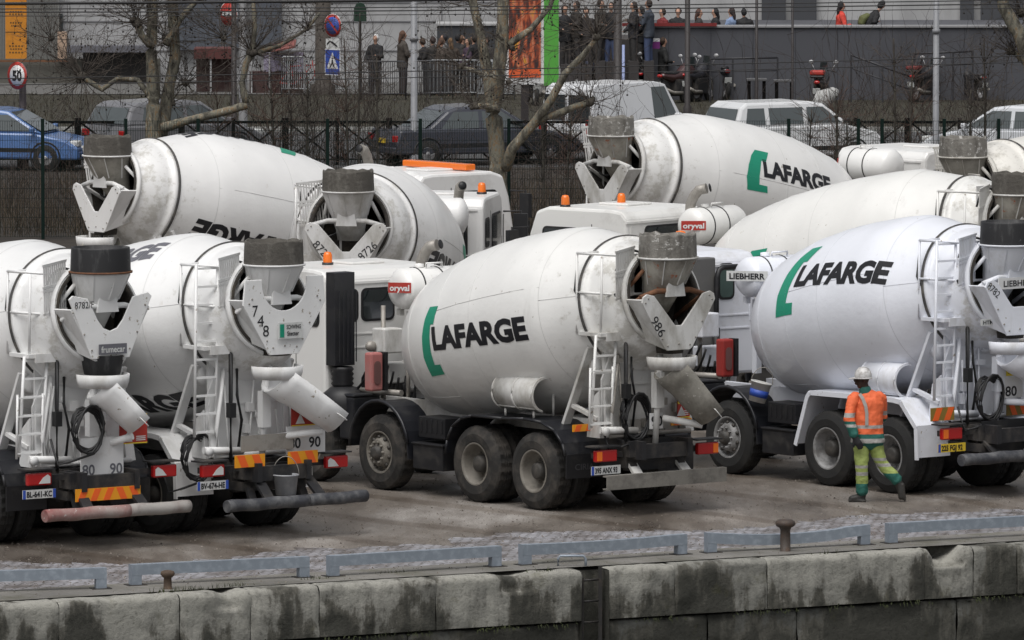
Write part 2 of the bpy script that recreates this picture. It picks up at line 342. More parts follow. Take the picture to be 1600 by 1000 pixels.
def truck(name, label, origin, th, half=1.13, dx=0, dz=0, cabx=4.95, drum='clean', drumc=(.82,.81,.78), drumd=.1, body=None, fender='black', notch='V',
          hop=M_concrete, texts=(), number=None, chute_to=(-.62, 1.44), swing=-1, ladder='half', cabglass=M_glass, group=True, far=False, axles=(0, 1.35, 3.6, 5.3),
          cab_opts=None, sign=None, tank=True, rear=None, ringc=None, tyre=None, kd=1.0, rimm=None, ls=1.0, vdz=0.0):
    """x forward from the rear axle, y left, z up"""
    rot = R(90+th); root = empty('concrete_mixer_truck', origin, rot)
    tag(root, label, 'mixer truck', 'concrete mixer trucks parked on the quay')
    root.name = name
    body = body or M_drum('body_'+drum, drumc, drumd+.22)
    clean_ = drumd < .08
    bodyd = mat('panel_paint_'+drum, tuple(c*(.93 if clean_ else .84) for c in drumc), .45, dirt=(.36,.34,.30) if clean_ else (.25,.23,.19), damt=drumd+(.22 if clean_ else .42), dscale=2.2, stretch=(1,1,.5), spots=(.25,.17,.1), samt=.02 if clean_ else .06, sscale=22)
    dm = M_drum(drum, drumc, drumd)
    tyre = tyre or M_tyre
    H_ = half; DLS[0] = ls
    # ---- chassis
    b = MB()
    for y in (-.42, .42): b.box((2.7, y, .92), (8.6, .08, .26))
    for x in (-1.5, -.5, .7, 2.2, 3.2, 4.4, 5.8): b.box((x, 0, .9), (.12, .8, .2))
    for x in axles:
        b.tube([(x, -H_+.3, .55), (x, H_-.3, .55)], .075, 10)
        if x < 2: b.ball((x, 0, .55), (.26, .24, .26))
    for x in (-.9, 0, 1.35): 
        for y in (-.5, .5): b.box((x, y, .72), (.9, .09, .12))
    b.build('chassis', M_chassis, root)
    b = MB(); b.box((1.9, .42, 1.17), (5.2, .1, .22)); b.box((1.9, -.42, 1.17), (5.2, .1, .22))
    for x in (-.4, .7, 1.7, 2.7, 3.7): b.box((x, 0, 1.16), (.1, .74, .14))
    b.build('drum_subframe', bodyd, root)
    # side boxes: air tanks and battery case
    xb = (axles[1]+axles[2])/2
    b = MB()
    b.box((xb, H_-.28, .98), (.62, .4, .3)); b.box((xb, H_-.26, .56), (.7, .5, .36)); b.box((xb, H_-.26, .745), (.74, .54, .03))
    for k in range(5): b.box((xb-.24+k*.12, H_-.075, 1.0), (.03, .02, .2))
    b.build('battery_box', M_black, root, bevel=.02)
    b = MB()
    for x in (xb-.2, xb+.2): b.lathe([(-.22, 0), (-.2, .1), (-.16, .14), (.16, .14), (.2, .1), (.22, 0)], o=(x, -H_+.25, .62), ax=(1, 0, 0), seg=14)
    b.build('air_tank', M_chassis, root)
    b = MB(); b.box((axles[2]+.88, H_-.3, .98), (.34, .5, .62)); b.box((axles[2]+.88, H_-.3, 1.31), (.36, .52, .05)); b.build('side_tank', M_fendblack, root, bevel=.03)
    # ---- wheels
    for i, x in enumerate(axles):
        for sd_ in (1, -1):
            if i < 2: make_wheel(root, x, sd_*H_, sd_, 'dish', tyre, dual=True, rimm=rimm)
            else: make_wheel(root, x, sd_*H_, sd_, 'front', tyre, rimm=rimm)
    # ---- fenders
    fm = M_fendblack if fender == 'black' else body
    for sd_ in (1, -1):
        y0, y1 = sorted((sd_*(H_-.62), sd_*(H_+.02)))
        b = MB()
        if fender == 'black':
            pts = [(2.02, .66), (1.98, .86), (1.86, 1.06), (1.66, 1.19), (1.4, 1.25), (.7, 1.26), (.2, 1.29), (-.2, 1.27), (-.5, 1.17), (-.68, 1.0), (-.74, .84)]
        else: pts = [(2.04, .58), (1.78, 1.30), (1.72, 1.37), (-.1, 1.39), (-.28, 1.37), (-.62, 1.02), (-.64, .56)]
        strip(b, pts, y0, y1)
        e = sd_*(H_+.02)
        if fender == 'white':     # folded rim along the outer edge
            for (xa, za), (xc, zc) in zip(pts, pts[1:]): b.bar((xa, e, za-.03), (xc, e, zc-.03), .02, .07)
        else:
            for (xa, za), (xc, zc) in zip(pts, pts[1:]): b.tube([(xa, e, za-.01), (xc, e, zc-.01)], .022, 6)
        fo = b.build('rear_fender', fm, root)
        if fender == 'black':
            b = MB(); b.box((-.76, (y0+y1)/2, .67), (.02, y1-y0, .34)); mf = b.build('mud_flap', M_black, fo)
            if rear and rear.get('flap') and sd_ > 0:
                b = MB(); flat_text(b, rear['flap'], frame((-.772, H_-.3, .66), (0, -1, 0), (0, 0, 1)), .12, width=.34, bold=.01, t=.004)
                b.build('flap_lettering', mat('flap_letter_grey', (.06,.06,.065), .5), mf)
        b = MB(); x2 = axles[2]
        strip(b, [(x2+.72, .6)] + [(x2+.70*math.cos(R(a)), .6+.70*math.sin(R(a))) for a in range(12, 170, 13)] + [(x2-.71, .5)], y0+sd_*.15 if sd_ > 0 else y0, y1 if sd_ > 0 else y1+sd_*.15, .03)
        for y in ((y1,) if sd_ > 0 else (y0,)):
            b.tube([(x2+.70*math.cos(R(a)), y, .6+.70*math.sin(R(a))) for a in range(0, 182, 13)], .028, 6)
        b.build('front_fender', M_fendblack, root)
    # ---- cab
    co = dict(w=1.1, h=3.1, L=2.1, roof=.12, windows=[(-.35, .0), (.25, .6)], duct=False, body=None); co.update(cab_opts or {})
    cm = co['body'] or mat('cab_paint_'+drum, tuple(min(1, c*1.0) for c in drumc), .35, dirt=(.45,.43,.4), damt=.22, dscale=1.5, coat=.2)
    h, L_, w = co['h'], co['L'], co['w']; x0 = cabx
    side = [(x0, 1.25), (x0, h-.14), (x0+.10, h-.03), (x0+.3, h), (x0+L_-.45, h), (x0+L_-.2, h-.08), (x0+L_-.06, h-.45), (x0+L_+.06, 2.0), (x0+L_+.1, .75), (x0+.5, .75), (x0+.4, 1.25)]
    b = MB(); b.prism(side, XZ, -w, w); cab = b.build('cab', cm, root, bevel=.05)
    b = MB()
    # engine tunnel and step skirt under the cab, dark
    b.box((x0+.9, 0, 1.0), (1.7, 1.2, .45)); b.build('engine', M_chassis, root)
    b = MB(); pz = [(0, 1.27)] ; b.prism([(-.45, 1.28), (.45, 1.28), (.45, 1.5), (.3, 1.72), (-.3, 1.72), (-.45, 1.5)], YZ(x0-.006), 0, .02); b.build('engine_tunnel_opening', M_black, cab)
    rf = frame((x0, 0, 0), (0, -1, 0), (0, 0, 1))   # a = -y
    for wi in co['windows']:
        a0, a1 = -wi[1], -wi[0]; z0, z1 = (wi[2], wi[3]) if len(wi) > 2 else (2.35, 2.72)
        window(cab, rf, a0, a1, z0, z1, cabglass)
    b = MB()   # pressed ribs of the rear wall
    for z in (1.95, 2.15): b.box((x0-.004, 0, z), (.02, 1.9, .02))
    b.box((x0-.004, 0, 2.9), (.03, 2.0, .035)); b.box((x0-.006, -w+.12, 2.45), (.012, .02, .8)); b.box((x0-.006, w-.12, 2.45), (.012, .02, .8))
    b.build('rear_wall_ribs', cm, cab)
    for sd_ in (1, -1):
        sf = frame((x0, sd_*w, 0), (-sd_, 0, 0), (0, 0, 1)); q = -sd_
        def rng(u0, u1): return sorted((q*u0, q*u1))
        a0, a1 = rng(.85, L_-.38); window(cab, sf, a0, a1, 2.1, 2.75, cabglass)
        if L_ > 1.9:
            a0, a1 = rng(.18, .55); window(cab, sf, a0, a1, 2.3, 2.72, cabglass)
        b = MB()
        b.box((x0+.72, sd_*(w+.001), 2.0), (.014, .006, 1.7)); b.box((x0+L_-.2, sd_*(w+.001), 1.75), (.014, .006, 1.2)); b.box((x0+L_*.65, sd_*(w+.001), 1.0), (1.0, .006, .014))
        d_ = b.build('door_seam', M_black, cab)
        b = MB(); b.box((x0+.95, sd_*(w+.02), 1.95), (.16, .03, .04)); b.build('door_handle', M_black, cab)
        b = MB(); mx = x0+L_-.05
        b.tube([(mx, sd_*w, 2.75), (mx+.12, sd_*(w+.28), 2.75), (mx+.12, sd_*(w+.28), 2.05), (mx, sd_*w, 1.95)], .018, 6)
        b.box((mx+.12, sd_*(w+.28), 2.5), (.08, .24, .42)); b.box((mx+.12, sd_*(w+.26), 2.14), (.07, .2, .2))
        b.build('mirror', M_black, root, bevel=.02)
    b = MB(); fx = x0+L_+.02
    b.prism([(-w+.12, 1.95), (w-.12, 1.95), (w-.16, h-.42), (-w+.16, h-.42)], lambda a, c, t: (fx + (2.0-c)*.085 + t + .02, a, c), 0, .02); b.build('windscreen', M_glass, cab)
    b = MB(); b.box((x0+L_+.1, 0, .85), (.14, 2*w, .4)); b.build('front_bumper', M_black, root, bevel=.03)
    b = MB(); b.box((x0+1.0, -.2, h+.02), (.62, .62, .04)); b.build('roof_hatch', cm, cab, bevel=.015)
    for p in co.get('beacons', []): beacon(root, (p[0], p[1], h-.005), p[2] if len(p) > 2 else 1)
    if co.get('lightbar'):
        b = MB(); b.box((x0+1.35, 0, h+.07), (.22, 1.75, .11)); b.build('beacon_bar', M_orange, root, bevel=.02)
    if co.get('fairing'):
        b = MB(); b.prism([(x0+.05, h-.06), (x0+.25, h+.16), (x0+1.2, h+.2), (x0+1.7, h+.02), (x0+1.75, h-.06)], XZ, -w+.1, w-.1); b.build('roof_dome', cm, cab, bevel=.08)
    if co['duct']:
        kd_ = M_fendblack if co['duct'] == 'black' else mat('grey_panel', (.13,.128,.125), .6, dirt=(.2,.19,.17), damt=.4, dscale=2)
        b = MB(); yd = w-.18
        b.box((x0-.12, yd, 2.4), (.22, .36, 1.36))
        for k in range(5): b.box((x0-.305, yd-.15+k*.075, 2.3), (.012, .02, 1.05))
        b.build('air_intake_duct', kd_, root, bevel=.03)
        b = MB(); b.lathe([(i*.035, .17 if i % 2 else .145) for i in range(9)], o=(x0-.17, yd, 1.42), seg=14)
        b.lathe([(0, .0), (0, .3), (.05, .33), (.3, .32), (.4, .2), (.45, .0)], o=(x0-.2, yd, 1.0), seg=18)
        b.build('air_filter', M_black, root)
    if co.get('panel'):
        gp = mat('grey_panel', (.13,.128,.125), .6, dirt=(.2,.19,.17), damt=.4, dscale=2)
        b = MB(); b.box((x0-.14, w-.78, 2.15), (.2, .85, 1.8)); b.build('air_cleaner_housing', gp, root, bevel=.02)
        b = MB(); px_ = w-1.17
        b.tube([(x0-.3, px_, 1.2), (x0-.3, px_, 2.75), (x0-.3, px_-.05, 2.86), (x0-.3, px_-.12, 2.9), (x0-.3, px_-.5, 2.9)], .042, 10)
        b.tube([(x0-.3, px_, 1.2), (x0-.3, px_, 2.0)], .055, 10)
        b.build('intake_pipe', M_black, root)
    ex = co.get('exhaust')
    if ex:
        xe, ye, ze = ex; b = MB()
        b.tube([(xe, ye, 1.3), (xe, ye, ze-.35), (xe-.01, ye, ze-.22), (xe-.06, ye-.02, ze-.1), (xe-.14, ye-.05, ze), (xe-.26, ye-.1, ze+.03)], .085, 14)
        b.lathe([(0, .1), (.05, .1)], o=(xe, ye, ze-.5), seg=14); xp = b.build('exhaust_pipe', M_pipe, root)
        b = MB(); b.lathe([(0, .07), (.004, .07), (.004, 0)], o=(xe-.312, ye-.12, ze+.042), ax=(-.12, -.05, .03), seg=14); b.build('dark_mouth', M_black, xp)  # black disc on the capped end paints in the dark of the opening
    # ---- water tank with name board
    if tank:
        tx, tz = -.85+dx+4.86*ls*.978+.5, 2.84+dz*.5; y1 = .28; b = MB(); y0 = -.8
        b.lathe([(y1+.09, 0), (y1+.075, .15), (y1+.04, .24), (y1-.02, .29), (y1-.05, .30), (y0, .30), (y0-.06, .27), (y0-.12, .15), (y0-.13, 0)], o=(tx, 0, tz), ax=(0,1,0), seg=36)
        tk = b.build('water_tank', dm, root)
        b = MB()
        for y in (y1-.25, -.35): b.lathe([(-.01, .302), (-.01, .31), (.01, .31), (.01, .302)], o=(tx, y, tz), ax=(0,1,0), seg=32)
        b.build('tank_strap', M_black if drum != 'clean' else M_pipe, tk)
        b = MB(); b.box((tx+.12, y1-.1, tz-.35), (.08, .08, .1)); b.box((tx+.12, y1-.3, tz-.9), (.1, .1, 1.1)); b.box((tx+.12, -.7, tz-.9), (.1, .1, 1.1)); b.build('tank_support', bodyd, root)
        b = MB()
        b.tube([(tx-.1, y1-.4, tz+.3), (tx-.1, y1-.4, tz+.36), (tx-.1, y1-.7, tz+.36), (tx-.1, y1-.7, tz+.3)], .015, 6); b.lathe([(.3, .07), (.35, .07), (.36, 0)], o=(tx, y1-.35, tz), seg=12); b.build('tank_rail', dm, tk)
        if sign:
            txt, bgm, fgm, wd = sign
            fr = frame((tx-.14, y1+.11, tz+.03), (-math.cos(R(40)), -math.sin(R(40)), 0), (0, 0, 1))
            b = MB(); b.prism([(-wd/2, -.075), (wd/2, -.075), (wd/2, .075), (-wd/2, .075)], fr, 0, .012); sg = b.build('name_board', bgm, tk)
            b = MB(); flat_text(b, txt, fr, .12, width=wd*.86, bold=.03, t=.017); b.build('board_lettering', fgm, sg)
    # ---- plumbing and fire extinguisher box between cab and drum
    ez = co.get('extinguisher')
    if ez:
        ex_, ey, ezz, em = ez; b = MB(); b.box((ex_, ey, ezz), (.17, .22, .56)); eb = b.build('fire_extinguisher_box', em, root, bevel=.03)
        b = MB(); b.prism(rrect(-.06, .06, -.18, .16, .055), frame((ex_-.091, ey, ezz), (0, -1, 0), (0, 0, 1)), 0, .006); b.build('inspection_window', mat('cloudy_pane', (.16,.08,.075), .4), eb)
        b = MB(); b.box((ex_-.0, ey-.17, ezz), (.16, .06, .56)); b.build('box_bracket', M_black, root)
    b = MB(); 
    b.box((cabx-.7, .5, 2.1), (.3, .34, .36)); b.box((cabx-.45, .15, 1.6), (.3, .5, .3)); 
    b.build('control_box', bodyd, root, bevel=.02)
    b = MB(); b.ball((cabx-.62, .74, 2.02), (.07, .09, .08)); b.tube([(cabx-.6, .5, 1.25), (cabx-.6, .5, 2.6)], .035, 8); b.tube([(cabx-1.0, .35, 1.2), (cabx-1.0, .35, 1.9)], .03, 8)
    b.tube([(cabx-.3, .7, 1.35), (cabx-1.3, .7, 1.38)], .045, 8)
    b.build('valves', M_pipe, root)
    b = MB()
    for k in range(7):
        y = .75-.22*k*.6; p0 = Vector((cabx-.1-.1*k, y, 1.3+.05*k)); p1 = Vector((cabx-1.0+.05*k, y+.15, 1.95-.1*k))
        pm = (p0+p1)/2 - Vector((0, 0, .25+.04*k)); b.tube([p0.lerp(pm, t)*(1-t)+pm.lerp(p1, t)*t for t in [i/7 for i in range(8)]], .02, 6)
    b.build('hydraulic_hoses', M_hose, root)
    # ---- drum
    rc = Vector((-.85+dx, 0, 2.92+dz)); ax = Vector((math.cos(DR_TILT), 0, -math.sin(DR_TILT)))   # towards the cab
    sR = 4.86*ls; fo = rc + ax*sR; up_ = Vector((math.sin(DR_TILT), 0, math.cos(DR_TILT)))
    P = [(s*ls, r*kd) for s, r in PROF] + [(s-4.86+sR, r) for s, r in [(4.87, .965*kd), (4.93, .955*kd), (4.935, .93*kd), (5.02, .885*kd), (5.05, .89*kd), (5.32, .73*kd), (5.45, .655*kd), (5.52, .64*kd)]]
    b = MB(); b.lathe(P, o=fo, ax=-ax, seg=112); drum_o = b.build('drum', dm, root)
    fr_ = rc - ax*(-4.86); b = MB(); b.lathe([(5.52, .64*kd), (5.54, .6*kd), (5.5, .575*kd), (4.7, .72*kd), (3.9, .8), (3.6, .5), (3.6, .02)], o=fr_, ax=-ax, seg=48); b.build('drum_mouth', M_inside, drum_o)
    b = MB(); b.lathe([(4.83, .945*kd), (4.832, .985*kd), (4.862, .988*kd), (4.87, .93*kd)], o=fr_, ax=-ax, seg=96)
    b.build('running_ring', ringc or mat('ring_steel', (.045,.043,.042), .6, dirt=(.2,.18,.15), damt=.35, dscale=6), drum_o)
    b = MB()   # welded rim near the mouth and plate seams
    b.lathe([(5.44, .67*kd), (5.46, .70*kd), (5.5, .70*kd), (5.52, .66*kd)], o=fr_, ax=-ax, seg=64)
    b.build('mouth_rim', bodyd, drum_o)
    b = MB()
    for s_ in (.82*ls, 1.71*ls, 2.6*ls, 4.15*ls): r_ = drum_R(s_, kd)+.001; b.lathe([(s_-.006, r_), (s_, r_+.004), (s_+.006, r_)], o=fo, ax=-ax, seg=96)
    rr_ = random.Random(int(abs(origin[0])*100))
    for (sa, sb, ph) in ((.82*ls, 1.71*ls, rr_.uniform(40, 140)), (1.71*ls, 4.15*ls, rr_.uniform(60, 120)), (4.15*ls, 4.8*ls, 80), (1.71*ls, 4.15*ls, rr_.uniform(-120, -60))):
        pts = [surf(fo, ax, up_, sa+(sb-sa)*i/8, R(ph), drum_R(sa+(sb-sa)*i/8, kd)+.002) for i in range(9)]; b.tube(pts, .004, 4)
    b.build('weld_seam', mat('seam_'+drum, tuple(c*.8 for c in drumc), .5), drum_o)
    for tx_ in texts: laf_logo(drum_o, fo, ax, up_, kd, **tx_)
    # ---- hopper
    hx = -1.6+dx; hz = 3.95+dz; hp = MB()
    n = 28
    def ring(cx, cz, rx, ry): return [(cx+rx*math.cos(2*PI*i/n), ry*math.sin(2*PI*i/n), cz) for i in range(n)]
    lv = [(hx, hz-.31, .40, .40), (hx, hz-.37, .39, .39), (hx+.1, hz-.72, .28, .28), (hx+.2, hz-.95, .21, .22), (hx+.34, hz-1.12, .2, .22)]
    vs = []; 
    for l in lv: vs += ring(*l)
    hp.add(vs, [(i*n+j, i*n+(j+1) % n, (i+1)*n+(j+1) % n, (i+1)*n+j) for i in range(len(lv)-1) for j in range(n)], True)
    hm_ = bodyd if hop is not M_concdark else M_concrete
    ho = hp.build('hopper', bodyd if not rear or not rear.get('dirtyhop') else rear['dirtyhop'], root, solid=.02)
    b = MB(); vs = []; rj = random.Random(int(abs(origin[1])*10))
    lv = [(hx, hz-.32, .412, .412), (hx, hz-.2, .408, .408), (hx, hz-.02, .398, .402), (hx, hz, .395, .398), (hx, hz, .372, .375), (hx, hz-.3, .38, .38)]
    jag = [rj.uniform(-.025, .02) for _ in range(n)]
    for li, l in enumerate(lv):
        rg = ring(*l)
        if li in (2, 3, 4) and (hop is M_concrete or hop is M_concdark): rg = [(x, y, z+jag[k]) for k, (x, y, z) in enumerate(rg)]
        vs += rg
    b.add(vs, [(i*n+j, i*n+(j+1) % n, (i+1)*n+(j+1) % n, (i+1)*n+j) for i in range(len(lv)-1) for j in range(n)], True)
    b.build('hopper_collar', hop, ho)
    b = MB(); b.lathe([(0, .41), (0, .435), (.025, .435), (.025, .41)], o=(hx, 0, hz-.345), seg=28); b.build('hopper_flange', M_rust if rear and rear.get('rustflange') else bodyd, ho)
    b = MB()
    for a in range(0, 360, 45): b.bar((hx+.40*math.cos(R(a)), .40*math.sin(R(a)), hz-.36), (hx+.08+.29*math.cos(R(a)), .29*math.sin(R(a)), hz-.70), .012, .03)
    b.build('hopper_ribs', bodyd, ho)['kind'] = 'stuff'
    # cross tube and bracket that carry the hopper
    zc = 3.08+dz; b = MB()
    b.tube([(hx-.1, -.58, zc+.0), (hx-.12, -.3, zc+.08), (hx-.12, .3, zc+.08), (hx-.1, .58, zc)], .04, 10)
    for y in (-.56, .56): b.tube([(hx-.1, y, zc), (hx+.75, y*1.1, zc-.45)], .035, 8); 
    for y in (-.35, .35): b.tube([(hx+.1, y, hz-.5), (hx+.7, y*1.7, zc-.3)], .03, 8)
    b.build('hopper_frame', (M_rust if rear and rear.get('rustframe') else bodyd), root)
    b = MB(); b.prism([(-.17, zc-.0), (.17, zc), (.12, zc+.28), (.13, zc+.42), (-.13, zc+.42), (-.12, zc+.28)], YZ(hx-.19), 0, .04); b.build('hopper_bracket', bodyd, ho)
    vd = dz+vdz
    # ---- discharge funnel
    vx = -1.85+dx; vz = 3.05+vd
    if notch == 'V': outer = [(.66, 3.02), (.64, 3.1), (.57, 3.14), (.44, 3.11), (.06, 2.68), (-.06, 2.68), (-.44, 3.11), (-.57, 3.14), (-.64, 3.1), (-.66, 3.02), (-.25, 2.36), (-.2, 2.33), (.2, 2.33), (.25, 2.36)]
    elif notch == 'N': outer = [(.66, 3.04), (.62, 3.12), (.52, 3.15), (.42, 3.1), (.13, 2.74), (-.13, 2.74), (-.42, 3.1), (-.52, 3.15), (-.62, 3.12), (-.66, 3.04), (-.24, 2.33), (.24, 2.33)]
    elif notch == 'F': outer = [(.66, 3.2), (.6, 3.25), (.36, 3.2), (.2, 2.9), (.11, 2.79), (0, 2.75), (-.11, 2.79), (-.2, 2.9), (-.36, 3.2), (-.6, 3.25), (-.66, 3.2), (-.3, 2.38), (.3, 2.38)]
    else: outer = [(.70, 3.0), (.66, 3.34), (.38, 3.34)] + [(.38*math.cos(R(a)), 3.28+.38*math.sin(R(a))) for a in range(0, -181, -12)] + [(-.38, 3.36), (-.66, 3.36), (-.69, 3.0), (-.24, 2.30), (.26, 2.30)]
    outer = [(y, z+vd) for y, z in outer]
    b = MB(); b.prism(outer, YZ(vx), 0, .03)
    fn_ = b.build('discharge_funnel', body if clean_ else bodyd, root, bevel=.008)
    b = MB()
    for y, z in ((.6, 3.02), (.55, 3.08), (.42, 2.72), (.3, 2.5), (-.6, 3.02), (-.55, 3.08), (-.42, 2.72), (-.3, 2.5), (.2, 2.4), (-.2, 2.4), (.0, 2.42)): b.lathe([(.0, .014), (.012, .012), (.012, 0)], o=(vx, y, z+dz+vdz), ax=(-1, 0, 0), seg=6)
    b.build('bolts', M_pipe, fn_)['kind'] = 'stuff'
    b = MB()
    for y in (-1, 1):   # side cheeks running forward to the drum mouth, narrowing down
        q = [(vx+.02, y*.62, 3.06+vd), (vx+.02, y*.24, 2.36+vd), (vx+.5, y*.30, 2.5+vd), (vx+.95, y*.74, 2.75+vd), (vx+.9, y*.72, 3.0+vd), (vx+.4, y*.66, 3.05+vd)]
        b.add(q, [(0, 1, 2, 3, 4, 5)])
    b.add([(vx+.02, .24, 2.36+vd), (vx+.02, -.24, 2.36+vd), (vx+.55, -.3, 2.5+vd), (vx+.55, .3, 2.5+vd)], [(0, 1, 2, 3)])
    b.build('funnel_cheeks', bodyd, fn_, solid=.025)
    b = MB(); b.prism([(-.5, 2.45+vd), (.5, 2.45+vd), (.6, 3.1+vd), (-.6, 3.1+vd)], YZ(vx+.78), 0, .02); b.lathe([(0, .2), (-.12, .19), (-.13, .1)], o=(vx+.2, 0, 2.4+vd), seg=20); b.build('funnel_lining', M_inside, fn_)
    if number:
        for txt, y, z, ang, sz, wd in number:
            fr = frame((vx-.001, y, z+vd), (0, -math.cos(R(ang)), math.sin(R(ang))), (0, math.sin(R(ang)), math.cos(R(ang))))
            b = MB(); flat_text(b, txt, fr, sz, width=wd, bold=.0, t=.004); b.build('fleet_number', M_ink, fn_)
    if rear and rear.get('rubbersock'):
        b = MB(); b.lathe([(0, .3), (-.1, .28), (-.27, .245), (-.27, .2)], o=(vx+.22, 0, 2.42+vd), seg=20); b.build('rubber_sock', M_rubber, fn_)
    # ---- swivelling chute (half pipe)
    a0 = Vector((vx+.1, .06, 2.10+dz)); a1 = Vector((vx-.12, chute_to[0], chute_to[1]))
    if rear and rear.get('chx'): a1.x = rear['chx']
    b = MB(); rad_o, rad_i = .33, .312
    sec = [(rad_o*math.cos(R(a)), rad_o*math.sin(R(a))+.05) for a in range(170, 371, 20)] + [(rad_i*math.cos(R(a)), rad_i*math.sin(R(a))+.05) for a in range(370, 169, -20)]
    mid = a0.lerp(a1, .35)+Vector((0, 0, .03))
    pts = [a0+Vector((0, .02, .03)), a0.lerp(mid, .5), mid, mid.lerp(a1, .5), a1]
    b.sweep(pts, sec, rad=[1.05, 1.05, 1.0, .95, .88])
    ch = b.build('discharge_chute', (body if clean_ else bodyd) if not (rear and rear.get('dirtychute')) else rear['dirtychute'], root)
    b = MB(); n_ = 24; vs = []     # the open collar that catches the mix
    for k in range(n_+1):
        a = R(200*k/n_ - 10) + PI/2 + R(0)
        cx, cy = a0.x+.0, a0.y+.02
        for rr2, zz2 in ((.37, .15), (.36, .05), (.335, -.03)): vs.append((cx-rr2*math.sin(a-PI/2)*1.0, cy+rr2*math.cos(a-PI/2), a0.z+zz2))
    b.add(vs, [(k*3+j, k*3+j+1, k*3+j+4, k*3+j+3) for k in range(n_) for j in range(2)], True); b.build('chute_collar', bodyd, ch, solid=.015)
    b = MB(); d_ = (a1-mid).normalized(); sdv = d_.cross(Vector((0,0,1))).normalized(); upv = sdv.cross(d_)
    for q in (.97,):
        c_ = mid.lerp(a1, q); b.tube([c_ + (sdv*math.cos(R(t))+upv*math.sin(R(t)))*.265*(.9) + upv*.05 for t in range(180, 361, 20)], .012, 5)
    c_ = mid.lerp(a1, .8)+sdv*.27; b.tube([c_+upv*.0, c_+upv*.0+sdv*.05, c_+upv*.0+sdv*.05+d_*.16, c_+upv*.0+d_*.16], .008, 5)
    b.build('chute_handle', bodyd, ch)
    b = MB(); st = a0.lerp(a1, .75); b.tube([(vx+.35, .0, 1.35), tuple(st-Vector((0, 0, .33)))], .05, 10); b.tube([(vx+.4, .1, 1.0), (vx+.35, .05, 2.25)], .045, 10)
    b.box((vx+.38, .07, 1.75), (.12, .14, .5)); b.build('chute_jack', bodyd, root)
    # ---- rear pedestal
    px0 = -1.1+dx; b = MB()
    b.prism([(-.78, 1.08), (.78, 1.08), (.78, 1.9), (.6, 2.3), (.3, 2.5), (-.3, 2.5), (-.6, 2.3), (-.78, 1.9)], YZ(px0), 0, .03)
    b.box((px0-.005, 0, 1.82), (.02, 1.5, .03))
    for y in (-.8, .8):
        b.bar((px0+.85, y, 1.1), (px0+.22, y, 2.35), .05, .13, up=(0, 1, 0)); b.bar((px0+.05, y, 1.35), (px0+.62, y, 1.5), .05, .08, up=(0, 1, 0))
        b.prism([(px0, 1.08), (px0+.03, 1.75), (px0+.22, 1.6), (px0+.3, 1.08)], XZ, y-.012, y+.012)
        b.bar((px0-.1, y*.9, 1.1), (px0+.15, y*.75, 2.65+dz), .14, .05, up=(1, 0, 0))
    b.build('rear_pedestal', bodyd, root)
    for y in (-.62, .62):
        b = MB(); b.lathe([(-.08, .0), (-.08, .14), (.08, .14), (.08, 0)], o=(-.83+dx, y, 2.08+dz), ax=(1, 0, -.2), seg=20); b.build('drum_roller', bodyd, root)
    b = MB(); b.prism([(-.5, .62), (.5, .62), (.62, 1.06), (-.62, 1.06)], YZ(px0-.25), 0, .12); b.build('rear_crossmember', M_chassis, root)
    # ---- platform, ladder and hand rails
    lx, ly0, ly1 = -1.0+dx, H_-.42, H_-.06
    b = MB(); pz = 2.55+dz*.5
    b.box((lx-.05, ly0-.25, pz), (.5, 1.0, .05)); b.box((lx-.3, ly0-.3, pz-.03), (.03, .9, .12)); b.box((lx+.1, .45, pz-.1), (.1, .5, .06)); b.build('platform', bodyd, root)
    lb = 1.25 if ladder == 'half' else 1.4; b = MB(); lt = pz+1.15
    lean = .12 if ladder == 'half' else .03
    Lp = lambda y, z: (lx-.22, y + (-lean)*(z-lb)/(lt-lb)*1.4, z)
    topz = pz if ladder == 'half' else lt
    for y in (ly0, ly1): b.tube([Lp(y, lb), Lp(y, topz)], .022, 8)
    nr = int((topz-lb)/.25)
    for k in range(nr+1): z = lb+.06+k*(topz-lb-.12)/nr; b.bar(Lp(ly0, z), Lp(ly1, z), .035, .03)
    if ladder == 'half':   # second, sliding section hung outside the first
        for y in (ly0-.02, ly1+.02): b.tube([(lx-.27, y+.05, lb-.02), (lx-.27, y+.03, lb+.85)], .018, 8)
        for k in range(4): b.bar((lx-.27, ly0+.03, lb+.05+k*.25), (lx-.27, ly1+.06, lb+.05+k*.25), .03, .02)
    b.build('ladder', bodyd if drumd > .15 else body, root)
    b = MB(); r_ = .019
    for y in ((ly0, ly1) if ladder == 'half' else ((ly0-.1,) )):
        b.tube([(lx-.25, y-(.15 if ladder == 'half' else 0), pz), (lx-.25, y-(.17 if ladder == 'half' else 0), pz+1.1)], r_, 8)
    for zz in (pz+.55, pz+1.1):
        b.tube([(lx+.25, ly1-.12, zz+.02), (lx-.2, ly1-.15, zz+.03), (lx-.28, ly0-.1, zz), (lx-.28, ly0-.55, zz)], r_, 8)
        b.tube([(lx+.25, ly1-.12, zz+.02), (lx+.25, ly1-.5, zz+.02)], r_, 8)
    b.tube([(lx+.25, ly1-.12, pz), (lx+.25, ly1-.12, pz+1.12)], r_, 8); b.tube([(lx-.28, ly0-.53, pz), (lx-.28, ly0-.53, pz+1.1)], r_, 8)
    b.build('guard_rail', bodyd if drumd > .15 else body, root)
    # slatted guard beside the hopper
    fr = frame((hx+.22, .60, hz-.52), (.30, -.9, .10), (-.02, -.16, 1)); b = MB()
    for k in range(11): u = -.22+k*.044; b.add([fr(u+a, c, t) for t in (0, .015) for a, c in ((-.011, -.35), (.011, -.35), (.011, .3), (-.011, .3))], [(0,1,2,3),(4,5,6,7),(0,1,5,4),(1,2,6,5),(2,3,7,6),(3,0,4,7)])
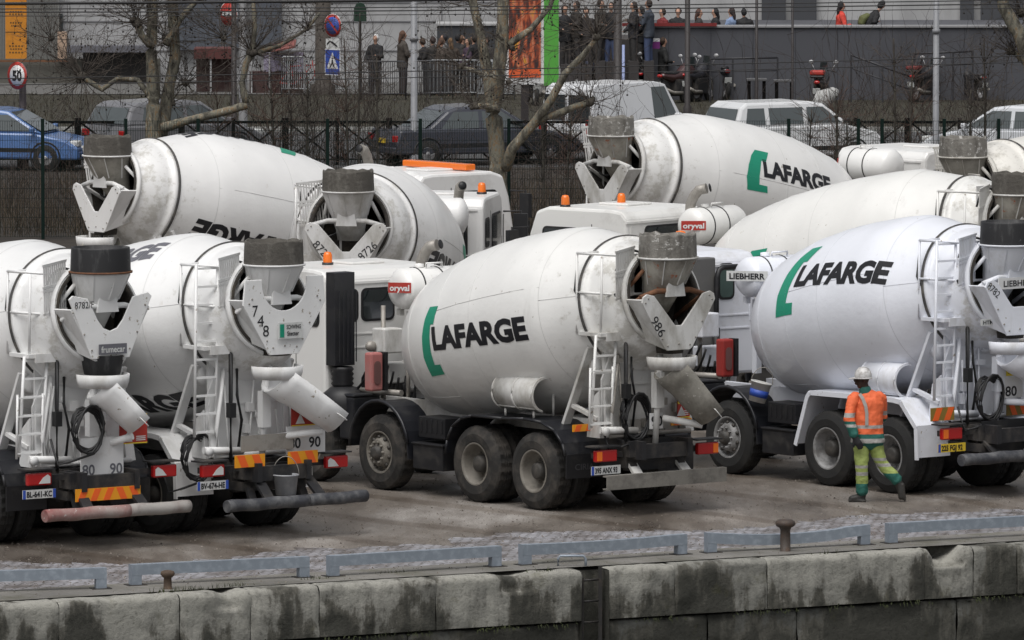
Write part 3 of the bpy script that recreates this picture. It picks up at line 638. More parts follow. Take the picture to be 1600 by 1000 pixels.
    for v in (-.37, -.05, .0, .3): b.add([fr(a, c+v, t) for t in (0, .018) for a, c in ((-.25, 0), (.25, 0), (.25, .035), (-.25, .035))], [(0,1,2,3),(4,5,6,7),(0,1,5,4),(1,2,6,5),(2,3,7,6),(3,0,4,7)])
    b.build('slatted_guard', bodyd, root)
    # ---- hoses at the back
    b = MB(); hp0 = Vector((lx-.33, ly0-.3, pz+.75))
    b.tube([hp0 + Vector((0, .34*math.cos(R(a)), .42*math.sin(R(a)))) + Vector((-.02*math.sin(R(3*a)), 0, 0)) for a in range(20, 350, 15)], .017, 7)
    b.tube([(lx+.28, ly1-.15, pz+1.0), (lx+.3, ly1-.12, pz+.6), (lx+.1, ly1-.15, pz+.3), (lx-.1, ly1-.3, pz+.1)], .017, 7)
    b.build('washout_hose', M_hose, root)
    b = MB(); hc = rear.get('coil', (-1.25+dx, .35, 1.38)) if rear else (-1.25+dx, .35, 1.38); rl = random.Random(3); pts = []
    for k in range(110):
        a = k*.33; rr = .25+.035*math.sin(k*.7)+.02*rl.random(); pts.append((hc[0]-.02-.0012*k, hc[1]+rr*.85*math.cos(a), hc[2]+rr*1.15*math.sin(a)))
    b.tube(pts, .017, 6); b.tube([pts[-1], (hc[0]-.16, hc[1]+.3, hc[2]-.4), (hc[0]-.1, hc[1]+.5, hc[2]-.45), (hc[0], hc[1]+.55, hc[2]-.1)], .017, 6)
    b.build('hose_coil', M_hose, root)
    b = MB(); b.tube([(lx-.35, ly0-.16, 1.05), (lx-.35, ly0-.16, 1.9), (lx-.3, ly0-.2, pz)], .03, 8); b.box((lx-.36, ly0-.16, 1.75), (.1, .1, .2)); b.build('water_hose_riser', M_hose, root)
    b = MB(); b.tube([(lx-.3, ly1-.1, 1.22), (lx-.3, ly0-.4, 1.18)], .05, 10); b.lathe([(0, 0), (0, .06), (.06, .06), (.06, 0)], o=(lx-.33, ly1-.15, 1.2), ax=(-1, 0, 0), seg=14); b.build('control_tube', bodyd, root)
    # brackets, junction boxes and pipes on the pedestal
    b = MB(); rv = random.Random(int(abs(origin[0])*31)); px1 = px0-.02
    for k in range(7):
        y = rv.uniform(-.6, .6); z = rv.uniform(1.15, 2.2); b.box((px1-.04, y, z), (.08, rv.uniform(.05, .16), rv.uniform(.05, .16)))
    for k in range(5):
        y = rv.uniform(-.6, .6); b.tube([(px1-.05, y, 1.08), (px1-.06, y+.03, 1.4), (px1-.05, y+rv.uniform(-.25, .25), rv.uniform(1.7, 2.3))], .016, 6)
    b.tube([(px1-.12, -.7, 1.12), (px1-.12, .75, 1.12)], .035, 8); b.tube([(px1-.1, .68, 1.12), (px1-.16, .74, 1.5), (px1-.1, .62, 1.95), (px1, .5, 2.3)], .03, 8)
    b.build('pedestal_fittings', M_pipe if not clean_ else bodyd, root)['kind'] = 'stuff'
    b = MB()
    for k in range(3): b.tube([(px1-.1, .55-k*.09, 1.05), (px1-.22, .4-k*.1, 1.0+.05*k), (px1-.2, .1-k*.12, .95), (px1-.05, -.1-k*.1, 1.15)], .014, 6)
    b.tube([(px1-.1, .35, 2.3), (px1-.2, .42, 1.95), (px1-.14, .3, 1.6), (px1-.1, .33, 1.2)], .022, 7); b.build('air_lines', M_hose, root)
    # ---- spare chute on the fender
    if not co.get('nospare'):
        xs0, xs1, yy, zz = co.get('spare', (-.0, .95, H_-.12, 1.62)); b = MB()
        sec = [(.24*math.cos(R(a)), .24*math.sin(R(a))) for a in range(-75, 110, 15)] + [(.225*math.cos(R(a)), .225*math.sin(R(a))) for a in range(105, -80, -15)]
        b.sweep([(xs1, yy-.1, zz+.02), (xs0, yy-.1, zz)], [(a, c) for a, c in sec]); sp = b.build('spare_chute', bodyd, root)
        b = MB()
        for x in (xs0+.02, (xs0+xs1)/2, xs1-.02): b.tube([(x, yy-.1+.25*math.cos(R(a)), zz+.25*math.sin(R(a))) for a in range(-80, 115, 15)], .014, 6)
        for x in (xs0+.15, xs1-.15): b.tube([(x, yy, zz-.24), (x, yy, 1.28)], .02, 6); b.tube([(x, yy-.35, 1.3), (x, yy-.35, zz)], .02, 6)
        b.tube([(xs0, yy+.03, zz-.2), (xs1, yy+.03, zz-.2)], .014, 6); b.build('chute_rack', bodyd, sp)
    # ---- rear lights, plates, boards, bumper
    r_ = rear or {}
    lxr = r_.get('lx', -1.32); lwid = r_.get('lw', .98); lz = r_.get('lz', .87)
    b = MB(); b.box((lxr+.06, 0, lz), (.08, 2*lwid+.3, .08)); 
    for y in (-.5, .5): b.box((lxr+.02, y, .93), (.3, .1, .22))
    b.box((lxr+.02, lwid, lz+.13), (.24, .46, .02)); b.box((lxr+.02, -lwid, lz+.13), (.24, .46, .02))
    for y in (-.42, .42): b.bar((lxr+.1, y, .95), (lxr-.15, y*1.05, .5), .05, .12, up=(0, 1, 0))
    b.build('light_bracket', M_chassis, root)
    for y in (-lwid, lwid):
        b = MB(); b.box((lxr-.03, y, lz), (.08, .38, .17)); hl = b.build('tail_light', M_redlens, root, bevel=.02)
        b = MB(); s_ = 1 if y > 0 else -1
        if r_.get('newlamp'): b.prism([(-.16, -.06), (.02, -.06), (-.05, .02), (-.12, .06), (-.16, .03)], lambda a, c, t: (lxr-.071-t, y+a*s_, lz+c), 0, .006)
        else: b.box((lxr-.071, y+s_*.13, lz), (.008, .09, .13)); 
        b.build('indicator_lens', M_plate if r_.get('newlamp') else M_orange, hl)
    if r_.get('plate'):
        txt, yel = r_['plate']; y = r_.get('py', lwid); z = lz-.2; fr = frame((lxr-.04, y, z), (0, -1, 0), (0, 0, 1))
        b = MB(); b.prism([(-.26, -.06), (.26, -.06), (.26, .06), (-.26, .06)], fr, 0, .012); pl = b.build('licence_plate', M_plateY if yel else M_plate, root)
        b = MB(); flat_text(b, txt, fr, .105, width=.40, bold=.035, t=.016); b.build('plate_lettering', M_ink, pl)
        b = MB(); b.prism([(-.26, -.06), (-.215, -.06), (-.215, .06), (-.26, .06)], fr, .0125, .0145); 
        if not yel and '-' in txt:
            b.build('country_band', M_blue, pl); b = MB(); b.prism([(.215, -.06), (.26, -.06), (.26, .06), (.215, .06)], fr, .0125, .0145)
        b.build('country_band', M_blue, pl)
    for (y0, y1, z0, z1, bx, sgn) in r_.get('boards', []):
        fr = frame((bx, 0, 0), (0, -1, 0), (0, 0, 1)); A0, A1 = -y1, -y0
        b = MB(); b.prism([(A0, z0), (A1, z0), (A1, z1), (A0, z1)], fr, 0, .02); bo = b.build('marker_board', M_retroY if not r_.get('olive') else M_retroD, root)
        b = MB(); hh = z1-z0; nst = max(1, round((A1-A0)/.21))
        for k in range(nst):
            u = A0 + (k+.1)*(A1-A0)/nst; w_ = (A1-A0)/nst*.5; c_ = (A0+A1)/2
            sg = sgn if sgn else (1 if u < c_-.01 else -1); s2 = sg*hh*.45
            q = [(u+max(0, -s2), z0+.004), (u+w_+max(0, -s2), z0+.004), (min(A1, u+w_+max(0, s2)), z1-.004), (u+max(0, s2), z1-.004)]
            q = [(min(a, A1-.003), z) for a, z in q]; b.prism(q, fr, .0205, .023)
        b.build('board_stripes', M_retroO, bo)
    if r_.get('bumper'):
        kind, bx, by, bz, hw, bm_ = r_['bumper']; b = MB()
        if kind == 'tube':
            nn_ = 24; pts = [(bx + .006*math.sin(k*1.1), by+hw-2*hw*k/nn_, bz+.005*math.sin(k*.9)) for k in range(nn_+1)]
            k_ = 14; rd_ = [1+.03*math.sin(k*1.7) for k in range(nn_+1)]
            b.tube(pts[:k_+1], .085, 14, rad=rd_[:k_+1]); b.m = 1; b.tube(pts[k_:], .085, 14, rad=rd_[k_:]); b.m = 0
        else: b.prism([(-.05, -.1), (.05, -.1), (.05, -.08), (-.03, -.08), (-.03, .08), (.05, .08), (.05, .1), (-.05, .1)], lambda a, c, t: (bx+a, by-t, bz+c), -hw, hw)
        b.build('underrun_bumper', [bm_, BUMPPALE if bm_ is BUMPRED else bm_], root)
        for y in (-.4, .4):
            b = MB(); b.bar((bx+.45, by+y, .92), (bx+.02, by+y*1.1, bz+.04), .04, .16, up=(0, 1, 0)); b.build('bumper_bracket', M_chassis if kind == 'tube' else bodyd, root)
    for p in r_.get('panels', []):   # (y0,y1,z0,z1,x,material,name)
        y0, y1, z0, z1, bx, m_, nm = p[:7]; fr = frame((bx, 0, 0), (0, -1, 0), (0, 0, 1))
        b = MB(); b.prism([(-y1, z0), (-y0, z0), (-y0, z1), (-y1, z1)], fr, 0, .015); pn = b.build(nm, m_, root)
        for txt, yy, zz, sz, wd, tm in (p[7] if len(p) > 7 else []):
            b = MB(); f2 = frame((bx, yy, zz), (0, -1, 0), (0, 0, 1)); flat_text(b, txt, f2, sz, width=wd, bold=.02, t=.019); b.build('panel_lettering', tm, pn)
        if nm == 'warning_sign':
            b = MB(); b.prism([(-y1, z1-.1), (-y0, z1-.1), (-y0, z1), (-y1, z1)], fr, .0155, .018); b.prism([(-y1, z0), (-y0, z0), (-y0, z0+.015), (-y1, z0+.015)], fr, .0155, .018); b.build('sign_band', M_yellow, pn)
            b = MB(); cy = -(y0+(y1-y0)*.72); b.prism([(cy-.08, z0+.03), (cy+.08, z0+.03), (cy, z0+.17)], fr, .0185, .02); 
            for kk in range(3): b.prism([(-y0-.18, z0+.04+kk*.025), (-y0-.03, z0+.04+kk*.025), (-y0-.03, z0+.052+kk*.025), (-y0-.18, z0+.052+kk*.025)], fr, .0185, .02)
            b.build('sign_pictogram', M_white, pn)
            b = MB(); flat_text(b, 'ATTENTION', frame((bx, (y0+y1)/2, z1-.05), (0, -1, 0), (0, 0, 1)), .07, width=(y1-y0)*.9, bold=.02, t=.019); b.build('sign_lettering', M_ink, pn)
    return root
def surf(fo, ax, up_, s, phi, r):
    return fo - ax*s + (up_*math.cos(phi) + Vector((0, 1, 0))*math.sin(phi))*r
def laf_logo(parent, fo, ax, up_, kd, s0, phi, h=.36, width=2.2, du=1, dv=-1, mark=True, shear=.0, off=.006, tilt=0.0, ink=None, mk=(1, 1)):
    """lettering wrapped on the drum: starts at s0 (from the cab end), baseline at angle phi"""
    base = width*.0
    def M(u, v):
        s = s0 + du*u; r = drum_R(max(0.05, min(4.8*DLS[0], s)), kd); return surf(fo, ax, up_, s, R(phi) + dv*(v+tilt*u)/r, r+off)
    def wrap(vs, fs, name, m):
        bm = bmesh.new(); V = [bm.verts.new((v[0], v[1], 0)) for v in vs]
        for f in fs:
            try: bm.faces.new([V[i] for i in f])
            except ValueError: pass
        xs = [v[0] for v in vs]; ys = [v[1] for v in vs]
        x = min(xs)
        while x < max(xs):
            bmesh.ops.bisect_plane(bm, geom=bm.verts[:]+bm.edges[:]+bm.faces[:], plane_co=(x, 0, 0), plane_no=(1, 0, 0)); x += .09
        y = min(ys)
        while y < max(ys):
            bmesh.ops.bisect_plane(bm, geom=bm.verts[:]+bm.edges[:]+bm.faces[:], plane_co=(0, y, 0), plane_no=(0, 1, 0)); y += .08
        for v in bm.verts: v.co = M(v.co.x, v.co.y)
        me = bpy.data.meshes.new(name); bm.to_mesh(me); bm.free(); me.materials.append(m)
        o = bpy.data.objects.new(name, me); col.objects.link(o); o.parent = parent
    vs, fs, x0, x1 = text_mesh('LAFARGE', 1.0, .05, shear, .98)
    k = width/(x1-x0); kv = h/.73
    wrap([((v.x-x0)*k, v.y*kv) for v in vs], fs, 'drum_lettering', ink or M_ink)
    if mark:
        pts = [(a*h*mk[0]+shear*c*h*.9-.03, c*h*mk[1]) for a, c in LAF]
        wrap(pts, [tuple(range(len(pts)))], 'drum_emblem', M_green)
# ---------------------------------------------------------------- trucks
def by_wheel(px, py, th, half=1.13):
    h = R(th); l = Vector((-math.cos(h), -math.sin(h), 0)); return G(px, py) - l*half
def by_hopper(px, py, th, z=3.95, dx=0):
    h = R(th); f = Vector((-math.sin(h), math.cos(h), 0)); p = G(px, py, z); p.z = 0; return p + f*(1.6-dx)
DIRTYHOP = mat('dirty_hopper_paint', (.42,.40,.35), .7, dirt=(.14,.12,.1), damt=.62, dscale=3, stretch=(1,1,.5), spots=(.35,.12,.06), samt=.12, sscale=6, bump=.006, bscale=20)
DIRTYCH = mat('dirty_chute_paint', (.30,.285,.25), .7, dirt=(.13,.12,.1), damt=.6, dscale=2.5, bump=.006, bscale=20, spots=(.5,.48,.44), samt=.08)
BUMPRED = mat('worn_red_bumper', (.24,.075,.07), .7, dirt=(.42,.39,.36), damt=.72, dscale=1.1, bump=.006, bscale=12, spots=(.5,.47,.44), samt=.1)
BUMPPALE = mat('worn_pale_bumper', (.36,.34,.32), .75, dirt=(.2,.15,.14), damt=.5, dscale=3, bump=.006, bscale=12)
BUMPDARK = mat('worn_black_bumper', (.045,.047,.055), .6, dirt=(.2,.2,.2), damt=.45, dscale=4, bump=.006, bscale=12)
BUMPCON = mat('concrete_caked_bumper', (.2,.19,.17), .85, dirt=(.07,.065,.06), damt=.45, dscale=4, bump=.006, bscale=20)
truck('concrete_mixer_truck', 'dirty white mixer truck with fleet number 986, in the middle of the front row', by_wheel(834, 797, 38), 38,
      drum='centre', drumc=(.80,.795,.775), drumd=.12, ls=.965, notch='V', hop=M_concrete,
      texts=[dict(s0=1.55, phi=96, h=.32, width=2.2, tilt=-.075, mk=(.9,1))], number=[('986', .37, 2.68, -55, .2, .3)], chute_to=(-.52, 1.42), ladder='half',
      cab_opts=dict(windows=[(-.12, .42, 2.36, 2.78), (.54, .64, 2.36, 2.78)], duct='black', beacons=[(5.9, .35), ], exhaust=(4.75, -.5, 3.4), extinguisher=(3.92, 1.0, 1.69, M_redfaded)),
      sign=('oryval', M_signred, M_white, .34),
      rear=dict(dirtyhop=DIRTYHOP, dirtychute=DIRTYCH, rustframe=True, flap='CIRIA', plate=('395 ANX 93', False), lw=.92, lz=.86, lx=-1.32, bumper=('channel', -1.55, 0, .5, 1.08, BUMPCON),
                boards=[(.72, 1.12, 1.17, 1.27, -.86, 1), (-.75, -.38, 1.2, 1.29, -1.2, -1)],
                panels=[(-.05, .18, 1.2, 1.42, -1.42, M_white, 'speed_disc_panel', [('90', .06, 1.31, .2, .2, M_ink)]), (-.72, -.5, 1.3, 1.6, -1.2, M_signred, 'warning_sign')]))
truck('concrete_mixer_truck', 'clean bluish white mixer truck with white angular fenders, behind the walking man in orange', by_wheel(1388, 771, 38.5), 38.5, dx=.3, cabx=5.6,
      drum='bluish', drumc=(.80,.82,.88), drumd=.03, ls=.89, kd=.985, fender='white', notch='N', hop=M_rubber, tyre=M_tyredark, rimm=mat('grey_rim', (.3,.3,.3), .5, dirt=(.07,.065,.06), damt=.55, dscale=6),
      texts=[dict(s0=1.72, phi=66, h=.33, width=2.1, shear=.25, tilt=-.12, mk=(1.0,1.08))], chute_to=(-.8, 1.5), ladder='full', number=[('8782', .5, 3.0, -40, .15, .26)],
      cab_opts=dict(windows=[(-.63, -.38, 2.42, 2.9)], panel=True, beacons=[(7.0, .75), (6.6, -.45, 1.4)], extinguisher=(3.85, .98, 1.70, M_red), spare=(-.1, .7, .95, 1.62)), cabglass=M_glassg,
      sign=('LIEBHERR', M_plate, M_ink, .62),
      rear=dict(plate=('225 FGJ 92', True), lw=1.02, lz=.95, lx=-1.2, olive=True, bumper=('tube', -1.6, 0, .6, 1.15, BUMPDARK), coil=(-1.12, .25, 1.42),
                boards=[(.86, 1.3, 1.13, 1.32, -1.1, 1), (-.55, -.15, 1.13, 1.32, -1.1, -1)],
                panels=[(-.3, .5, .5, 1.1, -1.3, M_black, 'rubber_flap'), (-.35, .0, 1.4, 1.7, -1.22, M_white, 'speed_disc_panel', [('80', -.12, 1.5, .2, .22, M_ink)]),
                        (-.42, -.02, 1.72, 1.85, -1.24, M_yellow, 'warning_strip', [('ATTENTION', -.22, 1.785, .09, .36, M_ink)]),
                        (.15, .58, 2.48, 2.57, -1.36, M_plate, 'model_badge', [('HTM 104', .365, 2.525, .075, .36, M_ink)]),
                        (-.45, .4, 3.0, 3.16, -1.53, M_white, 'maker_badge', [('LIEBHERR', .0, 3.08, .12, .62, M_ink)])]))
truck('concrete_mixer_truck', 'white mixer truck with fleet number 748 and a bucket hanging over its rear bumper', by_wheel(234, 834, 38), 38, dx=.25, dz=.12, vdz=.1,
      drum='second', drumc=(.82,.82,.815), drumd=.05, fender='white', notch='U', hop=M_concdark, tyre=M_tyredark, chute_to=(-.8, 1.62),
      texts=[dict(s0=2.0, phi=46, h=.36, width=2.1, tilt=.05, mark=False, shear=.2, ink=M_inkgrey), dict(s0=2.25, phi=138, h=.42, width=1.95, tilt=-.3, mark=False)],
      number=[('7', .50, 2.92, 0, .22, .09), ('4', .41, 2.78, 0, .22, .11), ('8', .32, 2.64, 0, .22, .1)], ladder='full', cab_opts=dict(nospare=True, extinguisher=(3.85, .98, 1.70, M_red)),
      sign=None,
      rear=dict(plate=('BV-674-HE', False), newlamp=True, lw=1.05, lz=.97, lx=-1.32, bumper=('tube', -1.8, -.05, .52, 1.18, BUMPDARK), coil=(-.72, .9, 1.1),
                boards=[(.28, .78, 1.0, 1.17, -1.5, -1), (-.62, -.12, 1.0, 1.17, -1.5, -1)],
                panels=[(-.86, -.2, 1.12, 1.5, -1.35, M_white, 'speed_disc_panel', [('80', -.34, 1.27, .2, .2, M_ink), ('90', -.68, 1.27, .2, .2, M_ink)]),
                        (-.8, -.28, 1.5, 1.9, -1.36, M_signred, 'warning_sign'), (-.28, .6, 1.2, 1.42, -1.4, M_pipe, 'rear_valance'),
                        (-.26, .14, 2.74, 2.96, -1.64, M_plate, 'maker_badge', [('SCHWING', -.11, 2.90, .08, .24, M_ink), ('Stetter', -.10, 2.81, .085, .2, M_ink)]),
                        (.05, .12, 2.76, 2.94, -1.645, M_green, 'badge_stripe')]))
truck('concrete_mixer_truck', 'white mixer truck with a worn reddish tube bumper, leftmost in the front row', by_wheel(-34, 849, 35), 35, dx=.25, dz=.12, vdz=.08,
      drum='first', drumc=(.82,.82,.815), drumd=.05, notch='F', hop=M_rubber, tyre=M_tyredark, chute_to=(-.42, 1.72), ladder='half',
      number=[('8782/F', .42, 3.12, 0, .13, .3)], cab_opts=dict(nospare=True),
      rear=dict(rustflange=True, rubbersock=True, plate=('BL-641-KC', False), newlamp=True, lw=1.0, lz=.98, lx=-1.32, bumper=('tube', -1.75, 0, .52, 1.15, BUMPRED), coil=(-1.42, .3, 1.62),
                boards=[(-.48, .55, .66, .83, -1.56, 0)],
                panels=[(-.3, .38, .92, 1.5, -1.42, M_white, 'speed_disc_panel', [('80', .26, 1.07, .2, .2, M_inkgrey), ('90', -.18, 1.07, .2, .2, M_inkgrey)]),
                        (-.72, -.28, 1.38, 1.78, -1.36, M_signred, 'warning_sign'),
                        (-.22, .22, 2.64, 2.78, -1.645, M_inkgrey, 'maker_badge', [('frumecar', 0, 2.71, .12, .38, M_plate)])]))
truck('concrete_mixer_truck', 'white mixer truck with a long plain drum, behind the bluish truck on the right', by_hopper(1590, 270, 50), 50, cabx=5.5,
      drum='cream', drumc=(.79,.785,.76), drumd=.1, ls=1.07, notch='V', hop=M_concdark, texts=[dict(s0=1.5, phi=108, h=.42, width=2.3, shear=.25)],
      cab_opts=dict(w=1.0, windows=[(-.5, .5, 2.62, 2.8)], beacons=[(6.9, .85), (6.5, -.1)], exhaust=(4.9, .1, 3.42), fairing=False), sign=('oryval', M_signred, M_white, .4),
      rear=dict(dirtyhop=DIRTYHOP, panels=[(.1, .55, 3.45, 3.75, -1.2, M_white, 'maker_badge', [('Bora', .33, 3.6, .2, .34, M_ink)])]), number=[('8270', .4, 2.7, -50, .18, .3)])
truck('concrete_mixer_truck', 'white mixer truck with upside-down drum lettering at the back left, behind the small trees', by_hopper(168, 212, -50), -50, cabx=4.3,
      drum='backleft', drumc=(.80,.795,.785), drumd=.06, notch='V', hop=M_concdark,
      texts=[dict(s0=2.35, phi=-106, h=.35, width=2.15, du=1, dv=-1, shear=.2), dict(s0=2.2, phi=4, h=.35, width=2.15, du=1, dv=-1, shear=.2)],
      cab_opts=dict(lightbar=True, exhaust=(4.0, -.1, 3.5), windows=[(-.8, -.45, 2.45, 2.85)]), rear=dict(dirtyhop=DIRTYCH, dirtychute=DIRTYCH, rustframe=False))
truck('concrete_mixer_truck', 'white mixer truck with fleet number 8726 painted twice, seen from straight behind', by_hopper(544, 266, -9), -9,
      drum='endon', drumc=(.80,.795,.785), drumd=.1, notch='V', hop=M_concdark, texts=[dict(s0=2.2, phi=-100, h=.35, width=2.15, du=1, dv=-1, shear=.2)],
      number=[('8726', .37, 2.7, -47, .18, .34), ('8726', -.35, 2.7, 42, .18, .34)], cab_opts=dict(windows=[(-.8, -.45, 2.1, 2.7)], exhaust=(4.7, -.72, 3.3), beacons=[(6.0, -.9)]), rear=dict(rustflange=False, rustframe=False))
truck('concrete_mixer_truck', 'white mixer truck in the back row, drum lettering sloping down right', by_hopper(955, 182, -46), -46,
      drum='backmid', drumc=(.79,.785,.77), drumd=.13, ls=1.07, cabx=5.3, notch='V', hop=M_concrete, texts=[dict(s0=3.4, phi=-76, h=.31, width=1.85, du=-1, dv=1, shear=0, tilt=.0, mk=(1.25, .8))],
      cab_opts=dict(), sign=('oryval', M_signred, M_white, .4), rear=dict(dirtyhop=DIRTYHOP))
truck('concrete_mixer_truck', 'white mixer truck in the back row cut off by the right edge of the picture', by_hopper(1505, 214, -50), -50,
      drum='backright', drumc=(.76,.74,.69), drumd=.15, notch='U', hop=M_concrete, rear=dict(dirtyhop=DIRTYCH))
# emblem only on the second-row truck
# ---------------------------------------------------------------- ground, quay
def sheet(name, pts, m, z=0, kind='structure', sub=0):
    me = bpy.data.meshes.new(name); me.from_pydata([(p[0], p[1], z) for p in pts], [], [tuple(range(len(pts)))]); me.materials.append(m)
    o = bpy.data.objects.new(name, me); col.objects.link(o); o['kind'] = kind; return o
def yard_mat():
    m = bpy.data.materials.new('wet_asphalt'); m.use_nodes = True; nt = m.node_tree; L = nt.links; b = nt.nodes['Principled BSDF']
    tc = nn(nt, 'ShaderNodeTexCoord'); mp = nn(nt, 'ShaderNodeMapping'); mp.inputs['Scale'].default_value = (1, .28, 1); mp.inputs['Rotation'].default_value = (0, 0, R(22)); L.new(tc.outputs['Object'], mp.inputs[0])
    n1 = nn(nt, 'ShaderNodeTexNoise', Scale=.62, Detail=7.0, Roughness=.62); L.new(mp.outputs[0], n1.inputs[0])
    n2 = nn(nt, 'ShaderNodeTexNoise', Scale=.23, Detail=3.0); L.new(tc.outputs['Object'], n2.inputs[0])
    n3 = nn(nt, 'ShaderNodeTexNoise', Scale=42.0, Detail=4.0, Roughness=.75); L.new(tc.outputs['Object'], n3.inputs[0])
    r1 = nn(nt, 'ShaderNodeValToRGB'); L.new(n1.outputs[0], r1.inputs[0])
    e = r1.color_ramp.elements; e[0].position = .36; e[0].color = (.122,.108,.097,1); e[1].position = .64; e[1].color = (.30,.285,.27,1)
    q = e.new(.5); q.color = (.175,.157,.14,1); q = e.new(.56); q.color = (.205,.19,.176,1)
    mx = nn(nt, 'ShaderNodeMix', data_type='RGBA', blend_type='MULTIPLY'); mx.inputs[0].default_value = 1; L.new(r1.outputs[0], mx.inputs[6])
    r2 = nn(nt, 'ShaderNodeValToRGB'); L.new(n2.outputs[0], r2.inputs[0]); e = r2.color_ramp.elements; e[0].position = .4; e[0].color = (.8,.77,.74,1); e[1].position = .6; e[1].color = (1.1,1.1,1.1,1)
    L.new(r2.outputs[0], mx.inputs[7])
    m2 = nn(nt, 'ShaderNodeMix', data_type='RGBA', blend_type='MULTIPLY'); m2.inputs[0].default_value = 1; L.new(mx.outputs[2], m2.inputs[6])
    r3 = nn(nt, 'ShaderNodeValToRGB'); L.new(n3.outputs[0], r3.inputs[0]); e = r3.color_ramp.elements; e[0].position = .35; e[0].color = (.5,.5,.5,1); e[1].position = .66; e[1].color = (1.5,1.48,1.45,1)
    L.new(r3.outputs[0], m2.inputs[7]); L.new(m2.outputs[2], b.inputs['Base Color'])
    n5 = nn(nt, 'ShaderNodeTexNoise', Scale=5.0, Detail=8.0, Roughness=.8); L.new(mp.outputs[0], n5.inputs[0]); r5 = nn(nt, 'ShaderNodeValToRGB'); L.new(n5.outputs[0], r5.inputs[0]); e = r5.color_ramp.elements; e[0].position = .36; e[0].color = (.86,.84,.83,1); e[1].position = .66; e[1].color = (1.13,1.13,1.13,1)
    m5 = nn(nt, 'ShaderNodeMix', data_type='RGBA', blend_type='MULTIPLY'); m5.inputs[0].default_value = 1; L.new(m2.outputs[2], m5.inputs[6]); L.new(r5.outputs[0], m5.inputs[7])
    # tyre tracks: long thin bands bent by noise
    mw = nn(nt, 'ShaderNodeMapping'); mw.inputs['Rotation'].default_value = (0, 0, R(-38)); L.new(tc.outputs['Object'], mw.inputs[0]); wv = nn(nt, 'ShaderNodeTexWave', Scale=.16, Distortion=3.5, Detail=3.0); wv.inputs['Detail Scale'].default_value = .6; L.new(mw.outputs[0], wv.inputs[0])
    r6 = nn(nt, 'ShaderNodeValToRGB'); L.new(wv.outputs[0], r6.inputs[0]); e = r6.color_ramp.elements; e[0].position = .86; e[0].color = (1,1,1,1); e[1].position = .95; e[1].color = (.66,.62,.58,1)
    m6 = nn(nt, 'ShaderNodeMix', data_type='RGBA', blend_type='MULTIPLY'); m6.inputs[0].default_value = .8; L.new(m5.outputs[2], m6.inputs[6]); L.new(r6.outputs[0], m6.inputs[7]); L.new(m6.outputs[2], b.inputs['Base Color'])
    rr = nn(nt, 'ShaderNodeMapRange'); rr.inputs[1].default_value = .36; rr.inputs[2].default_value = .6; rr.inputs[3].default_value = .24; rr.inputs[4].default_value = .7
    L.new(n1.outputs[0], rr.inputs[0]); L.new(rr.outputs[0], b.inputs['Roughness'])
    bp = nn(nt, 'ShaderNodeBump', Strength=.6, Distance=.006); L.new(n3.outputs[0], bp.inputs['Height']); L.new(bp.outputs[0], b.inputs['Normal'])
    return m
E0, E1 = G(0, 944), G(1600, 849)
qd = (E1-E0).normalized(); qn = Vector((-qd.y, qd.x, 0))      # along the quay / inland
qo = E0 - qd*12; QL = (E1-E0).length+26
def Q(u, v, z=0): p = E0 + qd*u + qn*v; return Vector((p.x, p.y, z))
UL = (E1-E0).length
sheet('quay_ground', [Q(-80, .9), Q(UL+80, .9), Q(UL+700, 1500), Q(-700, 1500)], yard_mat())
# cobbled strip
def cobble_mat():
    m = bpy.data.materials.new('cobbles'); m.use_nodes = True; nt = m.node_tree; L = nt.links; b = nt.nodes['Principled BSDF']
    tc = nn(nt, 'ShaderNodeTexCoord'); mp = nn(nt, 'ShaderNodeMapping'); mp.inputs['Rotation'].default_value = (0, 0, -math.atan2(qd.y, qd.x)); L.new(tc.outputs['Object'], mp.inputs[0])
    br = nn(nt, 'ShaderNodeTexBrick', Scale=1.0); br.inputs['Brick Width'].default_value = .17; br.inputs['Row Height'].default_value = .12; br.inputs['Mortar Size'].default_value = .02; br.inputs['Mortar Smooth'].default_value = .6
    br.inputs['Color1'].default_value = (.42,.42,.45,1); br.inputs['Color2'].default_value = (.31,.31,.33,1); br.inputs['Mortar'].default_value = (.14,.135,.13,1); br.inputs['Bias'].default_value = 0
    nz = nn(nt, 'ShaderNodeTexNoise', Scale=3.0, Detail=3.0); L.new(mp.outputs[0], nz.inputs[0])
    ad = nn(nt, 'ShaderNodeMix', data_type='RGBA', blend_type='LINEAR_LIGHT'); ad.inputs[0].default_value = .06; L.new(mp.outputs[0], ad.inputs[6]); L.new(nz.outputs[1], ad.inputs[7]); L.new(ad.outputs[2], br.inputs[0])
    n1 = nn(nt, 'ShaderNodeTexNoise', Scale=1.5, Detail=9.0, Roughness=.75); L.new(tc.outputs['Object'], n1.inputs[0])
    r1 = nn(nt, 'ShaderNodeValToRGB'); L.new(n1.outputs[0], r1.inputs[0]); e = r1.color_ramp.elements; e[0].position = .4; e[0].color = (.42,.37,.33,1); e[1].position = .6; e[1].color = (1.1,1.1,1.12,1)
    mx = nn(nt, 'ShaderNodeMix', data_type='RGBA', blend_type='MULTIPLY'); mx.inputs[0].default_value = 1; L.new(br.outputs[0], mx.inputs[6]); L.new(r1.outputs[0], mx.inputs[7]); L.new(mx.outputs[2], b.inputs['Base Color'])
    b.inputs['Roughness'].default_value = .5
    iv = nn(nt, 'ShaderNodeMath', operation='SUBTRACT'); iv.inputs[0].default_value = 1; L.new(br.outputs['Fac'], iv.inputs[1])
    bp = nn(nt, 'ShaderNodeBump', Strength=.9, Distance=.008); L.new(iv.outputs[0], bp.inputs['Height']); L.new(bp.outputs[0], b.inputs['Normal'])
    return m
rg = random.Random(5)
